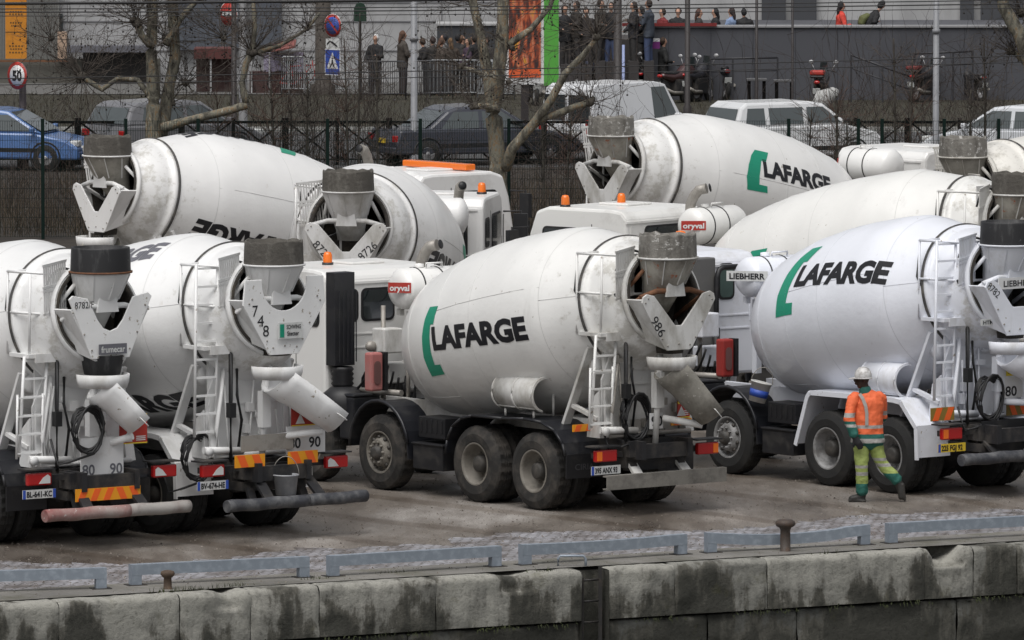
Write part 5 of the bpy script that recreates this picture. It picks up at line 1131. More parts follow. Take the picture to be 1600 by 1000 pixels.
def passer(p, face, coat, trou, hair, label, h=1.72, pose='stand', hat=None, bag=None, skin=None, group='people waiting behind the street'):
    """background person: face = heading in degrees (0 = away from camera, 90 = left)"""
    rt = empty('person', p, R(face)); tag(rt, label, 'person', group); k = h/1.75; rt.scale = (k, k, k)
    skin = skin or M_skinlight; lean = {'stand': 0, 'lean': .16, 'bend': .38}[pose]
    def mc(c, nm): return mat('cloth_%s_%.3f_%.3f' % (nm, c[0], c[2]), c, .8, bump=.01, bscale=9)
    pr = random.Random(hash_(label)); tw = pr.uniform(-.06, .06); aw = pr.uniform(0, .2); ah = pr.uniform(-.05, .28)
    T = lambda z: lean*max(0, z-.9)**1.2*1.6
    def v(x, y, z): return (x+tw*max(0, z-.9), y+T(z), z-(.25*lean if z > 1.2 else 0))
    b = MB()
    limb(b, [v(0, 0, .9), v(0, 0, 1.15), v(0, 0, 1.4)], [(.13, .09), (.13, .09), (.14, .08)], 10)
    limb(b, [v(0, 0, 1.42), v(0, .02, 1.54)], [.055, .05], 8)
    limb(b, [v(0, .01, 1.70), v(0, .02, 1.64), v(0, .035, 1.56)], [(.065, .075), (.077, .092), (.05, .055)], 10); b.ball(v(0, .115, 1.62), (.015, .02, .022), 6, 4)
    ex = [(-.24, .04+aw*.5, 1.12), (.24+aw*.3, .04, 1.12)]; wr_ = [(-.16+aw*.4, .2, (.98 if pose != 'stand' else 1.0)+ah), (.2-aw*.4, .22, 1.2-ah)]
    for s_, e_, w_ in zip((-1, 1), ex, wr_):
        limb(b, [v(s_*.17, 0, 1.4), v(*e_), v(*w_)], [.05, .04, .03], 8); q = Vector(v(*w_)); limb(b, [q, q+Vector((-s_*.02, .08, 0))], [(.035, .02), (.03, .018)], 8)
        limb(b, [(s_*.09, 0, .9), (s_*.1, .02, .5), (s_*.11, 0, .08)], [.08, .055, .04], 8); limb(b, [(s_*.11, -.03, .05), (s_*.12, .12, .04)], [.035, .03], 8)
    fused(b, 'body', skin, rt, .026, 1)
    b = MB(); limb(b, [v(0, 0, .78), v(0, 0, .95), v(0, 0, 1.15), v(0, 0, 1.35), v(0, 0, 1.46)], [(.2, .15), (.19, .15), (.185, .14), (.215, .14), (.11, .085)], 12)
    for s_, e_, w_ in zip((-1, 1), ex, wr_): limb(b, [v(s_*.16, 0, 1.4), v(*e_), v(*w_)], [.085, .072, .055], 8)
    fused(b, 'coat', mc(coat, 'coat'), rt, .026, 2, fold=.04)
    b = MB()
    for s_ in (-1, 1): limb(b, [(s_*.05, 0, .88), (s_*.1, .02, .5), (s_*.11, 0, .12)], [(.12, .12), .085, .075], 10)
    fused(b, 'trousers', mc(trou, 'trousers'), rt, .028, 2)
    for s_ in (-1, 1): b = MB(); limb(b, [(s_*.11, -.0, .13), (s_*.11, 0, .06), (s_*.12, .17, .04)], [.06, .062, .045], 8); fused(b, 'shoe', M_bootm, rt, .024, 1)
    b = MB(); limb(b, [v(0, -.02, 1.60), v(0, -.01, 1.68), v(0, .0, 1.73)], [(.078, .085), (.086+.02*pr.random(), .094), (.06, .07)], 10)
    if not hat and pr.random() < .5: limb(b, [v(0, -.05, 1.64), v(0, -.09, 1.52), v(0, -.09, 1.42)], [(.075, .05), (.07, .04), (.05, .03)], 8)
    fused(b, 'hair' if not hat else 'hat', mc(hat or hair, 'hair'), rt, .022, 1)
    if bag: b = MB(); limb(b, [v(0, -.2, 1.05), v(0, -.22, 1.2), v(0, -.19, 1.38)], [(.15, .1), (.16, .12), (.12, .08)], 10); fused(b, 'backpack', mc(bag, 'bag'), rt, .028, 1)
    return rt
K, DK, BR, JN, GY, TN = (.014,.014,.016), (.03,.028,.028), (.06,.045,.035), (.05,.07,.14), (.16,.16,.165), (.3,.22,.16)
Y_PAV = G(600, 148).y
def gy(px, py=150): return G(px, py)
passer(gy(586, 152), 150, K, K, K, 'person in black with a white hat standing alone behind a crowd barrier', hat=(.7,.7,.7))
passer(gy(629, 151), -70, (.06,.05,.042), (.045,.035,.03), (.1,.05,.03), 'man in a dark brown jacket standing left of the crowd, beside the pale lamp post', h=1.8)
crowd = [(668, K, (.05,.03,.02), None, 'person with a dark coat leaning over, leftmost of the crowd behind the barrier'), (682, BR, (.1,.055,.03), None, 'person with brown hair leaning on the barrier'),
         (694, GY, K, (.02,.02,.025), 'person in a pale scarf and dark hat behind the barrier'), (706, BR, (.17,.10,.05), None, 'person with long fair brown hair behind the barrier'),
         (722, DK, (.09,.05,.03), None, 'person with reddish brown hair in black behind the barrier'), (741, K, (.02,.015,.012), None, 'person in black near the left trunk of the middle tree'),
         (760, DK, (.03,.02,.016), None, 'person in black seen between the trunks of the middle tree')]
crowd += [(676, DK, K, (.05,.03,.03), 'person with a dark red cap half hidden behind the leaning pair at the barrier'), (714, K, K, None, 'tall person in black behind the fair haired one at the barrier'), (731, (.05,.03,.05), (.04,.03,.02), None, 'person in a dark plum coat second left of the middle tree'), (752, GY, (.05,.04,.03), None, 'person in a grey coat just behind the left trunk of the middle tree')]
for i, (px, ct, hr, ht, lb) in enumerate(crowd): passer(gy(px, 149+(i % 2)*2), [60, -60, 100, 20, -100, 70, 160, 40, -20, 120, -80][i], ct, DK, hr, lb, h=1.6+.04*(i % 3), hat=ht, pose='lean' if i in (0, 1) else 'stand')
# ---------------------------------------------------------------- street: buildings, terrace
def mat_wall(name, c, **k): return mat(name, c, .8, dirt=tuple(x*.6 for x in c), damt=.3, dscale=.8, stretch=(1, 1, .3), **k)
M_facade = mat_wall('pale_facade', (.40,.40,.405)); M_grid = mat('pale_ribbed_cladding', (.33,.33,.315), .7, dirt=(.2,.2,.18), damt=.2)
M_greywall = mat_wall('grey_terrace_panels', (.078,.08,.092)); M_dkwall = mat_wall('dark_grey_box', (.05,.053,.06))
def yplane(px, py): return G(px, py).y
def face(name, x0, x1, y0, y1, Y, m, parent, depth=.3):
    """upright slab whose picture outline is x0..x1, y0..y1 at world depth Y"""
    a = AT(x0, y1, Y); c = AT(x1, y0, Y); b = MB(); o = parent.location if parent else Vector((0, 0, 0))
    b.box(((a.x+c.x)/2-o.x, Y+depth/2-o.y, (a.z+c.z)/2-o.z), (c.x-a.x, depth, c.z-a.z)); return b.build(name, m, parent)
YB = G(700, 132).y
bl = empty('exhibition_hall', (AT(400, 100, YB).x, YB, 0)); tag(bl, 'long pale panelled building behind the waiting people, dark bays at its left', 'building')
a = AT(-60, 0, YB); c = AT(1700, 0, YB)
b = MB(); b.box(((a.x+c.x)/2-bl.location.x, 6, 5), (c.x-a.x, 11.4, 10)); b.build('wall', M_facade, bl)
for yy in (4, 34, 80): 
    z = AT(600, yy, YB).z; b = MB(); b.box((0, .285, z), (60, .03, .03)); b.build('panel_joint', mat('joint_grey', (.2,.2,.21), .8), bl)
for k in range(9):
    b = MB(); b.box((AT(560+k*130, 50, YB).x-bl.location.x, .285, 5), (.03, .03, 10)); b.build('panel_joint', MATS['joint_grey'], bl)
face('ribbed_cladding', -60, 92, -60, 96, YB-.1, M_grid, bl)
for k in range(38): 
    pass
b = MB()
xa, xb = AT(-60, 0, YB).x, AT(92, 0, YB).x
for k in range(60): b.box((xa+(xb-xa)*k/60-bl.location.x, -.13, 5), (.035, .06, 9))
b.build('cladding_rib', mat('rib_grey', (.17,.17,.16), .7), bl)
face('base_wall', -60, 250, 92, 142, YB-.2, mat_wall('rough_base_wall', (.12,.115,.10)), bl)
w_ = face('arched_window', 86, 98, 22, 48, YB-.05, M_glass, bl); b = MB()
face('rust_gutter', -60, 106, 94, 97, YB-.4, M_rust, bl, .08)
for (x0, x1, y0, y1) in ((275, 345, -20, 78), (352, 385, -20, 75), (395, 440, 0, 70)):
    wn_ = face('window_bay', x0, x1, y0, y1, YB-.12, mat('bay_glass', (.10,.11,.13), .3), bl)
    face('window_bar', x0, x1, 32, 35, YB-.16, M_facade, wn_, .05); face('window_bar', (x0+x1)/2-1, (x0+x1)/2+1, y0, y1, YB-.16, M_facade, wn_, .05)
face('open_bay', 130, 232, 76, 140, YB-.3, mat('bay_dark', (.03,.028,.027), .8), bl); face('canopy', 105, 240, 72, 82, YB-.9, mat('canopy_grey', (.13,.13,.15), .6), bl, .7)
face('dark_annex', 683, 775, 40, 140, YB-1.5, M_dkwall, bl, 1.4); face('annex_coping', 681, 777, 37, 40, YB-1.55, M_facade, bl, 1.5)
face('rust_column', 90, 104, 50, 92, YB-.35, mat('tan_render', (.42,.3,.22), .8), bl, .3)
# red market stall and bicycles at the left
st = empty('market_stall', G(330, 146)); tag(st, 'low stall with a faded red awning and dark open front behind the left tree', 'stall')
Ys = st.location.y
face('awning', 303, 365, 76, 92, Ys-.6, mat('faded_red_awning', (.10,.03,.027), .7), st, 1.2); face('counter', 305, 363, 92, 144, Ys, mat('stall_dark', (.06,.03,.028), .8, dirt=(.14,.12,.11), damt=.5, dscale=4), st, .6)
for x in (304, 328, 362): face('stall_post', x, x+2.5, 90, 144, Ys-.55, M_facade, st, .08)
st = empty('market_stall', G(440, 148)); tag(st, 'low stall with a sloping red awning and lilac cloth front', 'stall'); Ys = st.location.y
b = MB(); a = AT(425, 80, Ys); c = AT(462, 72, Ys); o = st.location
b.add([(a.x-o.x, -.5, a.z), (c.x-o.x, -.5, c.z), (c.x-o.x, .6, c.z+.15), (a.x-o.x, .6, a.z+.15)], [(0, 1, 2, 3)]); b.build('awning', mat('pink_red_awning', (.22,.07,.06), .7), st, solid=.04)
face('cloth_front', 412, 476, 82, 112, Ys, mat('lilac_cloth', (.2,.17,.25), .8, dirt=(.4,.38,.45), damt=.6, dscale=5, stretch=(1, 1, 3)), st, .05); face('counter', 390, 476, 112, 146, Ys, mat('stall_red', (.06,.022,.022), .8, dirt=(.05,.045,.04), damt=.6, dscale=3), st, .5)
for x in (392, 420, 450, 474): face('stall_post', x, x+2, 82, 146, Ys-.1, M_facade, st, .06)
def bike(p, ang, label):
    rt = empty('bicycle', p, R(ang)); tag(rt, label, 'bicycle', 'red bicycles parked by the stalls'); r = .33
    for x in (-.52, .52):
        b = MB(); b.tube([(x+r*math.cos(2*PI*k/24), 0, r+r*math.sin(2*PI*k/24)) for k in range(25)], .02, 6); w_ = b.build('wheel', M_tyredark, rt)
        b = MB()
        for k in range(8): b.bar((x, 0, r), (x+r*math.cos(PI*k/4), 0, r+r*math.sin(PI*k/4)), .004)
        b.build('spokes', M_pipe, w_)
    b = MB()
    for a, c in (((-.52, 0, r), (-.1, 0, .3)), ((-.1, 0, .3), (-.22, 0, .85)), ((-.1, 0, .3), (.38, 0, .78)), ((-.2, 0, .78), (.38, 0, .82)), ((-.52, 0, r), (-.2, 0, .75)), ((.52, 0, r), (.38, 0, .95))): b.tube([a, c], .02, 6)
    b.build('frame', M_signred, rt)
    b = MB(); b.box((-.24, 0, .9), (.24, .13, .06)); b.build('saddle', M_black, rt, bevel=.02)
    b = MB(); b.tube([(.36, -.28, .98), (.4, -.1, 1.02), (.4, .1, 1.02), (.36, .28, .98)], .014, 6); b.build('handlebar', M_black, rt)
bike(G(466, 148), 10, 'red bicycle beside the lilac stall front, left of the other red bicycle'); bike(G(486, 147), 30, 'red bicycle nearest the parking sign, right of the other red bicycle')
# terrace: grey panelled retaining wall, parapet, people on top
YT = G(1300, 158).y
tr = empty('terrace', (AT(1300, 100, YT).x, YT, 0)); tag(tr, 'raised terrace with a grey panelled retaining wall at the upper right', 'terrace')
face('retaining_wall', 1010, 1700, 43, 175, YT, M_greywall, tr, 6); face('coping', 1006, 1700, 40, 43, YT-.06, mat_wall('terrace_coping', (.3,.3,.31)), tr, .5)
for k in range(10): face('panel_seam', 1044+k*66, 1045.2+k*66, 43, 170, YT-.01, mat('seam_dark', (.045,.046,.055), .8), tr, .02)
face('step_wall', 880, 1010, 62, 175, YT+.8, mat_wall('dark_step_wall', (.05,.045,.045)), tr, 3)
YU = YT+4.4; zt = AT(1300, 41, YT).z
up = empty('gallery_front', (AT(1300, 20, YU).x, YU, 0)); tag(up, 'pale gallery front with dark glazed doors above the terrace', 'building')
a = AT(870, 0, YU+.3); c = AT(1700, 0, YU+.3)
b = MB(); b.box(((a.x+c.x)/2-up.location.x, .9, 5), (c.x-a.x, 1, 9)); b.build('wall', mat_wall('gallery_white', (.42,.42,.42)), up)
for (x0, x1) in ((1190, 1228), (1236, 1276), (1500, 1522), (1532, 1600)):
    d_ = face('glazed_door', x0, x1, -30, 60, YU+.2, mat('door_glass', (.075,.078,.085), .15), up, .1); face('door_frame', x0-3, x0, -30, 60, YU+.15, M_facade, d_, .12); face('door_rail', x0, x1, 26, 28, YU+.14, M_facade, d_, .06)
def on_terrace(px, d=.8): p = AT(px, 40, YT+d); p.z = zt-.9; return p
for (px, ct, hr, lb, h, f) in [(1002, K, K, 'person in black at the left end of the red terrace rail', 1.75, 90), (1036, (.16,.018,.02), (.03,.02,.015), 'woman in a dark red coat at the terrace rail', 1.7, 120), (1058, K, (.03,.02,.02), 'person in black right of the woman in dark red', 1.72, 170),
        (1092, DK, (.08,.04,.03), 'person in black standing between the two dark poles on the terrace', 1.68, -90), (1118, K, K, 'person in black close to the man in pale blue', 1.7, 100), (1143, (.2,.27,.42), (.03,.02,.02), 'person in a pale blue coat on the terrace', 1.72, 60), (1164, K, K, 'person in black by the terrace doors, right of the pale blue coat', 1.7, 10)]:
    r_ = passer(on_terrace(px), f, ct, DK, hr, lb, h=h, group='people standing on the terrace'); r_.location.z = AT(px, 42, YT+.8).z-1.2
face('terrace_band', 972, 1120, 36, 41, YT-.1, mat('red_band', (.2,.02,.02), .6), tr, .05)
r_ = passer(on_terrace(1314, 1.0), -80, (.6,.06,.04), DK, K, 'person in a bright red jacket on the terrace', h=1.8, group='people standing on the terrace'); r_.location.z = AT(1314, 3, YT+1).z-1.8
r_ = passer(on_terrace(1353, 1.0), -75, K, K, K, 'person in black bending forward with a green and black backpack', h=1.8, pose='bend', bag=(.1,.11,.04), group='people standing on the terrace'); r_.location.z = AT(1353, 8, YT+1).z-1.6
for (px, py, ct, f, h, lb) in [(884, 8, K, 200, 1.75, 'person in black beside the green panel, leftmost on the steps'), (900, 2, (.03,.025,.022), 120, 1.75, 'dark haired person in profile on the steps, second right of the green panel'), (917, 12, (.035,.03,.03), 180, 1.7, 'shorter dark figure on the steps under the knobbly branch'), (938, 0, (.05,.045,.04), -120, 1.8, 'person with a white scarf and brown coat on the steps'), (955, 4, K, 160, 1.75, 'person in black just left of the thick dark pole on the steps'), (990, 3, (.02,.02,.025), 100, 1.75, 'person in black just right of the thick dark pole on the steps'), (1014, 0, (.05,.06,.08), 70, 1.8, 'person in jeans and grey jacket at the foot of the terrace wall')]:
    r_ = passer(G(px, 150), f, ct, JN if px in (955, 1014) else DK, (.03,.02,.016), lb, h=h, group='people standing on the steps'); q = AT(px, py, YT-.6); r_.location = (q.x, q.y, q.z-h)
    face('step', px-8, px+8, py+53*h, 175, YT-.9, MATS['dark_step_wall'], tr, .8)
passer(gy(1036, 158), -80, (.02,.02,.02), K, (.05,.03,.02), 'dark haired person in black standing among the motorbikes', h=1.72)
o = face('purple_poster', 1019, 1031, 60, 76, YT-.25, mat('purple_paper', (.2,.03,.2), .6), None, .02); tag(o, 'small purple and white poster on the terrace wall', 'poster')
p_ = face('poster_heading', 1019, 1031, 60, 65, YT-.252, M_white, None, .02); p_.parent = o
# ---------------------------------------------------------------- ground layers of the street
def band(name, y0, y1, m, z, x0=-900, x1=2500): 
    a, b_, c, d = G(x0, y0), G(x1, y0), G(x1, y1), G(x0, y1); sheet(name, [a, b_, c, d], m, z)
band('verge_soil', 395, 262, mat('verge_earth', (.026,.021,.017), .95, dirt=(.05,.04,.03), damt=.5, dscale=1.2, bump=.04, bscale=6), .004)
band('street_road', 262, 205, mat('street_asphalt', (.06,.06,.062), .7, dirt=(.1,.1,.1), damt=.3, dscale=.5), .006)
band('grass_verge', 205, 150, mat('verge_grass', (.030,.028,.018), .95, dirt=(.052,.043,.03), damt=.5, dscale=1.5, bump=.04, bscale=8), .03)
band('pavement', 150, 60, mat('street_pavement', (.12,.117,.113), .8, dirt=(.1,.1,.09), damt=.4), .05)
b = MB(); a, c = G(-900, 206), G(2500, 206); b.box(((a.x+c.x)/2, a.y, .06), (c.x-a.x, .18, .13)); o = b.build('kerb', mat('kerb_stone', (.33,.33,.315), .8)); o['kind'] = 'structure'
# ---------------------------------------------------------------- fences
YF = G(800, 374).y
def px_at(px, Y): return AT(px, 300, Y).x
fe = empty('mesh_fence', (px_at(0, YF), YF, 0)); tag(fe, 'tall dark green welded mesh fence behind the parked mixer trucks', 'fence')
M_fg = mat('fence_green', (.006,.016,.013), .8, spec=.15); x0, x1 = px_at(-60, YF)-fe.location.x, px_at(1660, YF)-fe.location.x; HF = 2.45
for px in (67, 197, 310, 512, 657, 795, 1075, 1232, 1341, 1378, 1475, 1560): b = MB(); b.box((px_at(px, YF)-fe.location.x, 0, (HF+.05)/2), (.07, .07, HF+.05)); b.build('post', M_fg, fe)
b = MB(); n = int((x1-x0)/.05)
for k in range(n+1): b.bar((x0+k*.05, .04, .05), (x0+k*.05, .04, HF), .0065)
for k in range(13): b.bar((x0, .045, .05+k*.2), (x0, .045, .05+k*.2), .006) if False else b.bar((x0, .048, .05+k*.2), (x1, .048, .05+k*.2), .007)
w_ = b.build('wire_panel', M_fg, fe)
YX = G(800, 258).y; fx = empty('street_railing', (px_at(0, YX), YX, 0)); tag(fx, 'dark iron street railing of crossed bars between posts, along the road', 'railing')
M_fx = mat('railing_brown', (.008,.007,.007), .9, spec=.1); hr = 1.02; x = px_at(-40, YX)-fx.location.x; xe = px_at(1660, YX)-fx.location.x; i = 0
b2 = MB(); b2.bar((x, 0, hr), (xe, 0, hr), .07, .06); b2.bar((x, 0, .14), (xe, 0, .14), .04, .035); b2.build('rail', M_fx, fx)
while x < xe:
    b = MB(); b.box((x, 0, .56), (.15 if i % 2 == 0 else .09, .12, 1.12)); b.build('post', M_fx, fx)
    b = MB(); b.bar((x+.08, .0, .16), (x+1.15, 0, hr-.02), .042); b.bar((x+.08, .035, hr-.02), (x+1.15, .035, .16), .042)
    for q in range(1, 8): b.bar((x+.05+q*.15, .02, .14), (x+.05+q*.15, .02, .38), .014)
    b.build('crossed_bars', M_fx, fx); x += 1.23; i += 1
# steel crowd barriers
def barrier(px, py, label, w=2.2, ang=0, pale=True):
    rt = empty('crowd_barrier', G(px, py), R(ang)); tag(rt, label, 'crowd barrier', 'steel crowd barriers along the pavement'); m = mat('barrier_steel', (.3,.31,.32), .5, metal=.3) if pale else mat('barrier_dark', (.05,.05,.055), .5)
    b = MB(); b.tube([(0, 0, .0), (0, 0, 1.02), (.05, 0, 1.08), (w-.05, 0, 1.08), (w, 0, 1.02), (w, 0, 0)], .022, 6); b.tube([(0, 0, .2), (w, 0, .2)], .018, 6); b.build('frame', m, rt)
    b = MB()
    for k in range(1, 20): b.bar((w*k/20, 0, .2), (w*k/20, 0, 1.07), .022 if pale else .02)
    b.build('bars', m, rt)
    for x in (.3, w-.3): b = MB(); b.bar((x, -.3, .02), (x, .3, .02), .04); b.build('foot', m, rt)
barrier(565, 158, 'dark steel barrier in front of the person with the white hat', 1.2, pale=False)
barrier(650, 157, 'dull steel barrier right of the pale lamp post', 1.0, pale=False); barrier(672, 156, 'bright steel barrier below the crowd, left one of two', 2.0); barrier(708+38, 158, 'bright steel barrier just left of the middle tree trunk', 1.0)
for px in (440, 500): barrier(px, 150, 'grey steel barrier in front of the red stalls, near picture column %s of the pole' % ('right' if px == 440 else 'far right') if False else ('grey steel barrier below the lilac stall' if px == 440 else 'grey steel barrier right of the crossing sign post'), 1.1)
# concrete-legged benches / railings beside the terrace
def handrail(x0, y0, x1, y1, posts, label):
    p0, p1 = AT(x0, y0, YT-1.2), AT(x1, y1, YT-1.2); rt = empty('handrail', (p0.x, p0.y, 0)); tag(rt, label, 'handrail'); m = mat('handrail_dark', (.03,.03,.035), .5)
    b = MB(); b.tube([(0, 0, p0.z), (p1.x-p0.x, 0, p1.z)], .03, 6); b.tube([(0, 0, p0.z-.35), (p1.x-p0.x, 0, p1.z-.35)], .018, 6); b.build('rail', m, rt)
    for k in range(posts): t = k/(posts-1); b = MB(); b.box((t*(p1.x-p0.x), 0, (p0.z+t*(p1.z-p0.z))/2), (.05, .05, p0.z+t*(p1.z-p0.z))); b.build('post', m, rt)
handrail(1110, 92, 1215, 90, 4, 'dark handrail in front of the grey terrace wall, left one'); handrail(1330, 86, 1428, 122, 3, 'dark handrail sloping down to the right before the terrace wall'); handrail(1428, 84, 1520, 80, 4, 'dark handrail in front of the grey terrace wall, right one')
def pillar_bench(px, py, label):
    p = G(px, py); rt = empty('stone_bench', p, 0); tag(rt, label, 'bench', 'benches beside the parked motorbikes'); b = MB(); b.box((0, 0, .78), (.55, .5, .06)); b.build('seat', mat('bench_grey', (.1,.1,.105), .7), rt, bevel=.01)
    for x in (-.2, .2): b = MB(); b.box((x, 0, .38), (.08, .4, .75)); b.build('leg', M_fx, rt)
pillar_bench(1182, 170, 'small dark high bench between the thin dark poles'); pillar_bench(1225, 172, 'small dark high bench right of the thin dark pole')
# ---------------------------------------------------------------- cars
def car(kind, p, ang, color, label, L=4.3, W=1.72, H=1.45, plate=None, name='parked_car', cat='car', cm=None):
    """x forward; ang = heading of +x in world degrees"""
    rt = empty(name, p, R(ang)); tag(rt, label, cat, 'cars parked along the street')
    m = cm or mat('car_paint_%.2f_%.2f' % (color[0], color[2]), color, .25, coat=.6, dirt=tuple(c*.5 for c in color), damt=.15); hl = L/2; w = W/2
    bh = {'van': .98, 'sedan': .88, 'hatch': .9, 'suv': .95}[kind]*H/1.45 if kind != 'van' else .95
    body = {'van': [(-hl, .3), (-hl, bh), (hl-1.0, bh+.02), (hl-.3, .82), (hl-.04, .66), (hl, .3)],
            'sedan': [(-hl, .3), (-hl-.02, .6), (-hl+.08, bh+.02), (-hl+.9, bh+.06), (hl-1.2, bh), (hl-.3, .72), (hl, .55), (hl-.02, .28)],
            'hatch': [(-hl, .3), (-hl, .7), (-hl+.08, bh+.02), (hl-1.1, bh), (hl-.3, .74), (hl, .56), (hl-.02, .28)],
            'suv': [(-hl, .35), (-hl, .8), (-hl+.06, bh), (hl-1.1, bh), (hl-.2, .85), (hl, .65), (hl-.02, .3)]}[kind]
    roof = {'van': [(-hl+.01, bh-.03), (-hl+.10, H-.1), (-hl+.3, H), (.35, H), (.75, H-.08), (1.25, bh+.02), (1.4, bh-.03)],
            'sedan': [(-hl+.75, bh), (-hl+1.35, H-.1), (-hl+1.6, H-.02), (-.1, H), (.35, H-.04), (1.2, bh-.02)],
            'hatch': [(-hl+.05, bh), (-hl+.3, H-.12), (-hl+.5, H-.02), (-.1, H), (.3, H-.05), (1.15, bh-.02)],
            'suv': [(-hl+.03, bh-.02), (-hl+.22, H-.12), (-hl+.4, H), (.1, H), (.45, H-.06), (1.15, bh-.02)]}[kind]
    b = MB(); nb = len(body)
    def tape(poly, fw, z0, z1, f1):      # prism with narrowing towards the top
        n = len(poly); vs = []
        for s_ in (-1, 1):
            for x, z in poly: k = 1-(1-f1)*max(0, min(1, (z-z0)/(z1-z0))); vs.append((x, s_*fw*k, z))
        b.add(vs, [tuple(range(n))[::-1], tuple(range(n, 2*n))]+[(i, (i+1) % n, n+(i+1) % n, n+i) for i in range(n)])
    tape(body, w, .7, bh+.3, .93); bo = b.build('body', m, rt, bevel=.05)
    b = MB(); tape(roof, w*.965, bh-.05, H, .82); b.build('roof', m, rt, bevel=.06)
    # side windows, proud of the cabin side
    def yk(z): return w*.965*(1-(1-.82)*max(0, min(1, (z-bh+.05)/(H-bh+.05))))+.006
    zb, zt_ = bh+.04, H-.13
    if kind == 'van': wins = [[(.2, zb), (1.08, zb), (.7, zt_), (.2, zt_)]]
    elif kind == 'sedan': wins = [[(-hl+1.15, zb), (-.25, zb), (-.25, zt_), (-hl+1.5, zt_)], [(-.15, zb), (.98, zb), (.35, zt_), (-.15, zt_)]]
    elif kind == 'hatch': wins = [[(-hl+.55, zb+.08), (-.3, zb), (-.3, zt_), (-hl+.65, zt_)], [(-.2, zb), (.95, zb), (.3, zt_), (-.2, zt_)]]
    else: wins = [[(-hl+.3, zb), (-hl+.85, zb), (-hl+.85, zt_), (-hl+.4, zt_)], [(-hl+.97, zb), (-.15, zb), (-.15, zt_), (-hl+.97, zt_)], [(-.03, zb), (.9, zb), (.42, zt_), (-.03, zt_)]]
    for s_ in (-1, 1):
        for q in wins:
            b = MB(); n = len(q); vs = [(x, s_*yk(z), z) for x, z in q] + [(x, s_*(yk(z)-.03), z) for x, z in q]
            b.add(vs, [tuple(range(n)), tuple(range(n, 2*n))[::-1]]+[(i, n+i, n+(i+1) % n, (i+1) % n) for i in range(n)]); b.build('side_window', M_carglass, rt)
        b = MB(); b.box((.95, s_*(w+.08), bh+.08), (.12, .16, .12)); b.build('door_mirror', m if kind != 'suv' else M_black, rt, bevel=.03)
        b = MB(); b.box((-.0, s_*(w*.985), .5), (L*.55, .03, .1)); b.build('side_moulding', M_black, rt)
    # front and rear screens
    fa = roof[-2:]; (xa, za), (xb_, zb_) = roof[-3], roof[-1]
    def screen(x0, z0, x1, z1, k0, k1, nm, off):
        b = MB(); b.add([(x0+off, -k0, z0), (x0+off, k0, z0), (x1+off, k1, z1), (x1+off, -k1, z1), (x0+off*.2, -k0, z0), (x0+off*.2, k0, z0), (x1+off*.2, k1, z1), (x1+off*.2, -k1, z1)], [(0,1,2,3), (4,7,6,5), (0,4,5,1), (1,5,6,2), (2,6,7,3), (3,7,4,0)]); b.build(nm, M_carglass, rt)
    x0, z0 = roof[-1]; x1, z1 = roof[-2]
    if kind == 'van': x0, z0, x1, z1 = 1.28, bh, .78, H-.1
    screen(x0-.04, z0+.06, x1+.02, z1-.02, w*.82, w*.72, 'windscreen', .02)
    x0, z0 = roof[0]; x1, z1 = roof[1]
    if kind == 'van':
        for s_ in (-1, 1): b = MB(); b.add([(-hl+.03-.03*t, s_*yy, zz) for t in (0, 1) for yy, zz in ((.06, bh+.05), (w*.8, bh+.05), (w*.76, H-.25), (.06, H-.25))], [(0,1,2,3),(4,5,6,7),(0,1,5,4),(1,2,6,5),(2,3,7,6),(3,0,4,7)]); b.build('rear_window', M_glass, rt)
        b = MB(); b.box((-hl-.004, .0, .9), (.01, .012, 1.1)); b.build('door_seam', M_black, rt)
    else: screen(x0+.03, z0+.06, x1-.02, z1-.02, w*.8, w*.72, 'rear_window', -.025)
    for x in (-hl+.78, hl-.8):
        for s_ in (-1, 1):
            b = MB(); b.lathe([(-.11, .17), (-.1, .3), (-.08, .325), (.08, .325), (.1, .3), (.11, .17)], o=(x, s_*(w-.1), .325), ax=(0, s_, 0), seg=24); wh = b.build('wheel', M_tyredark, rt)
            b = MB(); b.lathe([(.095, .2), (.1, .19), (.085, .06), (.1, .05), (.1, 0)], o=(x, s_*(w-.1), .325), ax=(0, s_, 0), seg=20); b.build('rim', M_rimlite, wh)
            b = MB(); b.lathe([(.0, .375), (.012, .375), (.012, .34), (.0, .34)], o=(x, s_*(w-.005), .34), ax=(0, s_, 0), seg=24); b.build('wheel_arch', M_black, rt)
    for s_ in (-1, 1):
        b = MB(); b.box((-hl-.0, s_*(w-.16), bh-.18 if kind != 'van' else .8), (.05, .26, .16 if kind not in ('van', 'suv') else .45)); b.build('tail_light', M_redlens, rt, bevel=.02)
        b = MB(); b.box((hl-.12, s_*(w-.22), .66), (.22, .3, .14)); b.build('headlight', M_plate, rt, bevel=.03)
    for x in (-hl, hl-.03): b = MB(); b.box((x, 0, .4), (.08, W*.9, .16)); b.build('bumper', M_black if kind in ('van', 'suv') else m, rt, bevel=.03)
    if plate:
        b = MB(); b.box((-hl-.05, 0, .62 if kind != 'van' else .58), (.02, .5, .11)); pl = b.build('licence_plate', M_plateY if plate == 'y' else M_plate, rt)
    return rt
car('van', G(972, 247), 50, (.74,.75,.77), 'white panel van with dark rear windows behind the thick dark pole', L=4.2, W=1.78, H=1.86, plate='y', name='panel_van', cat='van')
car('sedan', G(742, 256), 24, (.05,.053,.068), 'dark grey saloon car behind the pale lamp post', L=4.75, W=1.78, H=1.42, plate='y')
car('hatch', G(272, 252), 40, (.17,.17,.18), 'grey hatchback with a dark rear window and red tail lights behind the left tree', L=4.2, W=1.75, H=1.5)
car('hatch', G(8, 264), -14, (.085,.17,.38), 'light blue car cut off by the left edge behind the railing', L=4.1, W=1.7, H=1.45)
car('suv', G(1236, 262), 30, (.7,.71,.72), 'white boxy car with dark side windows right of the panel van', L=4.1, W=1.72, H=1.6)
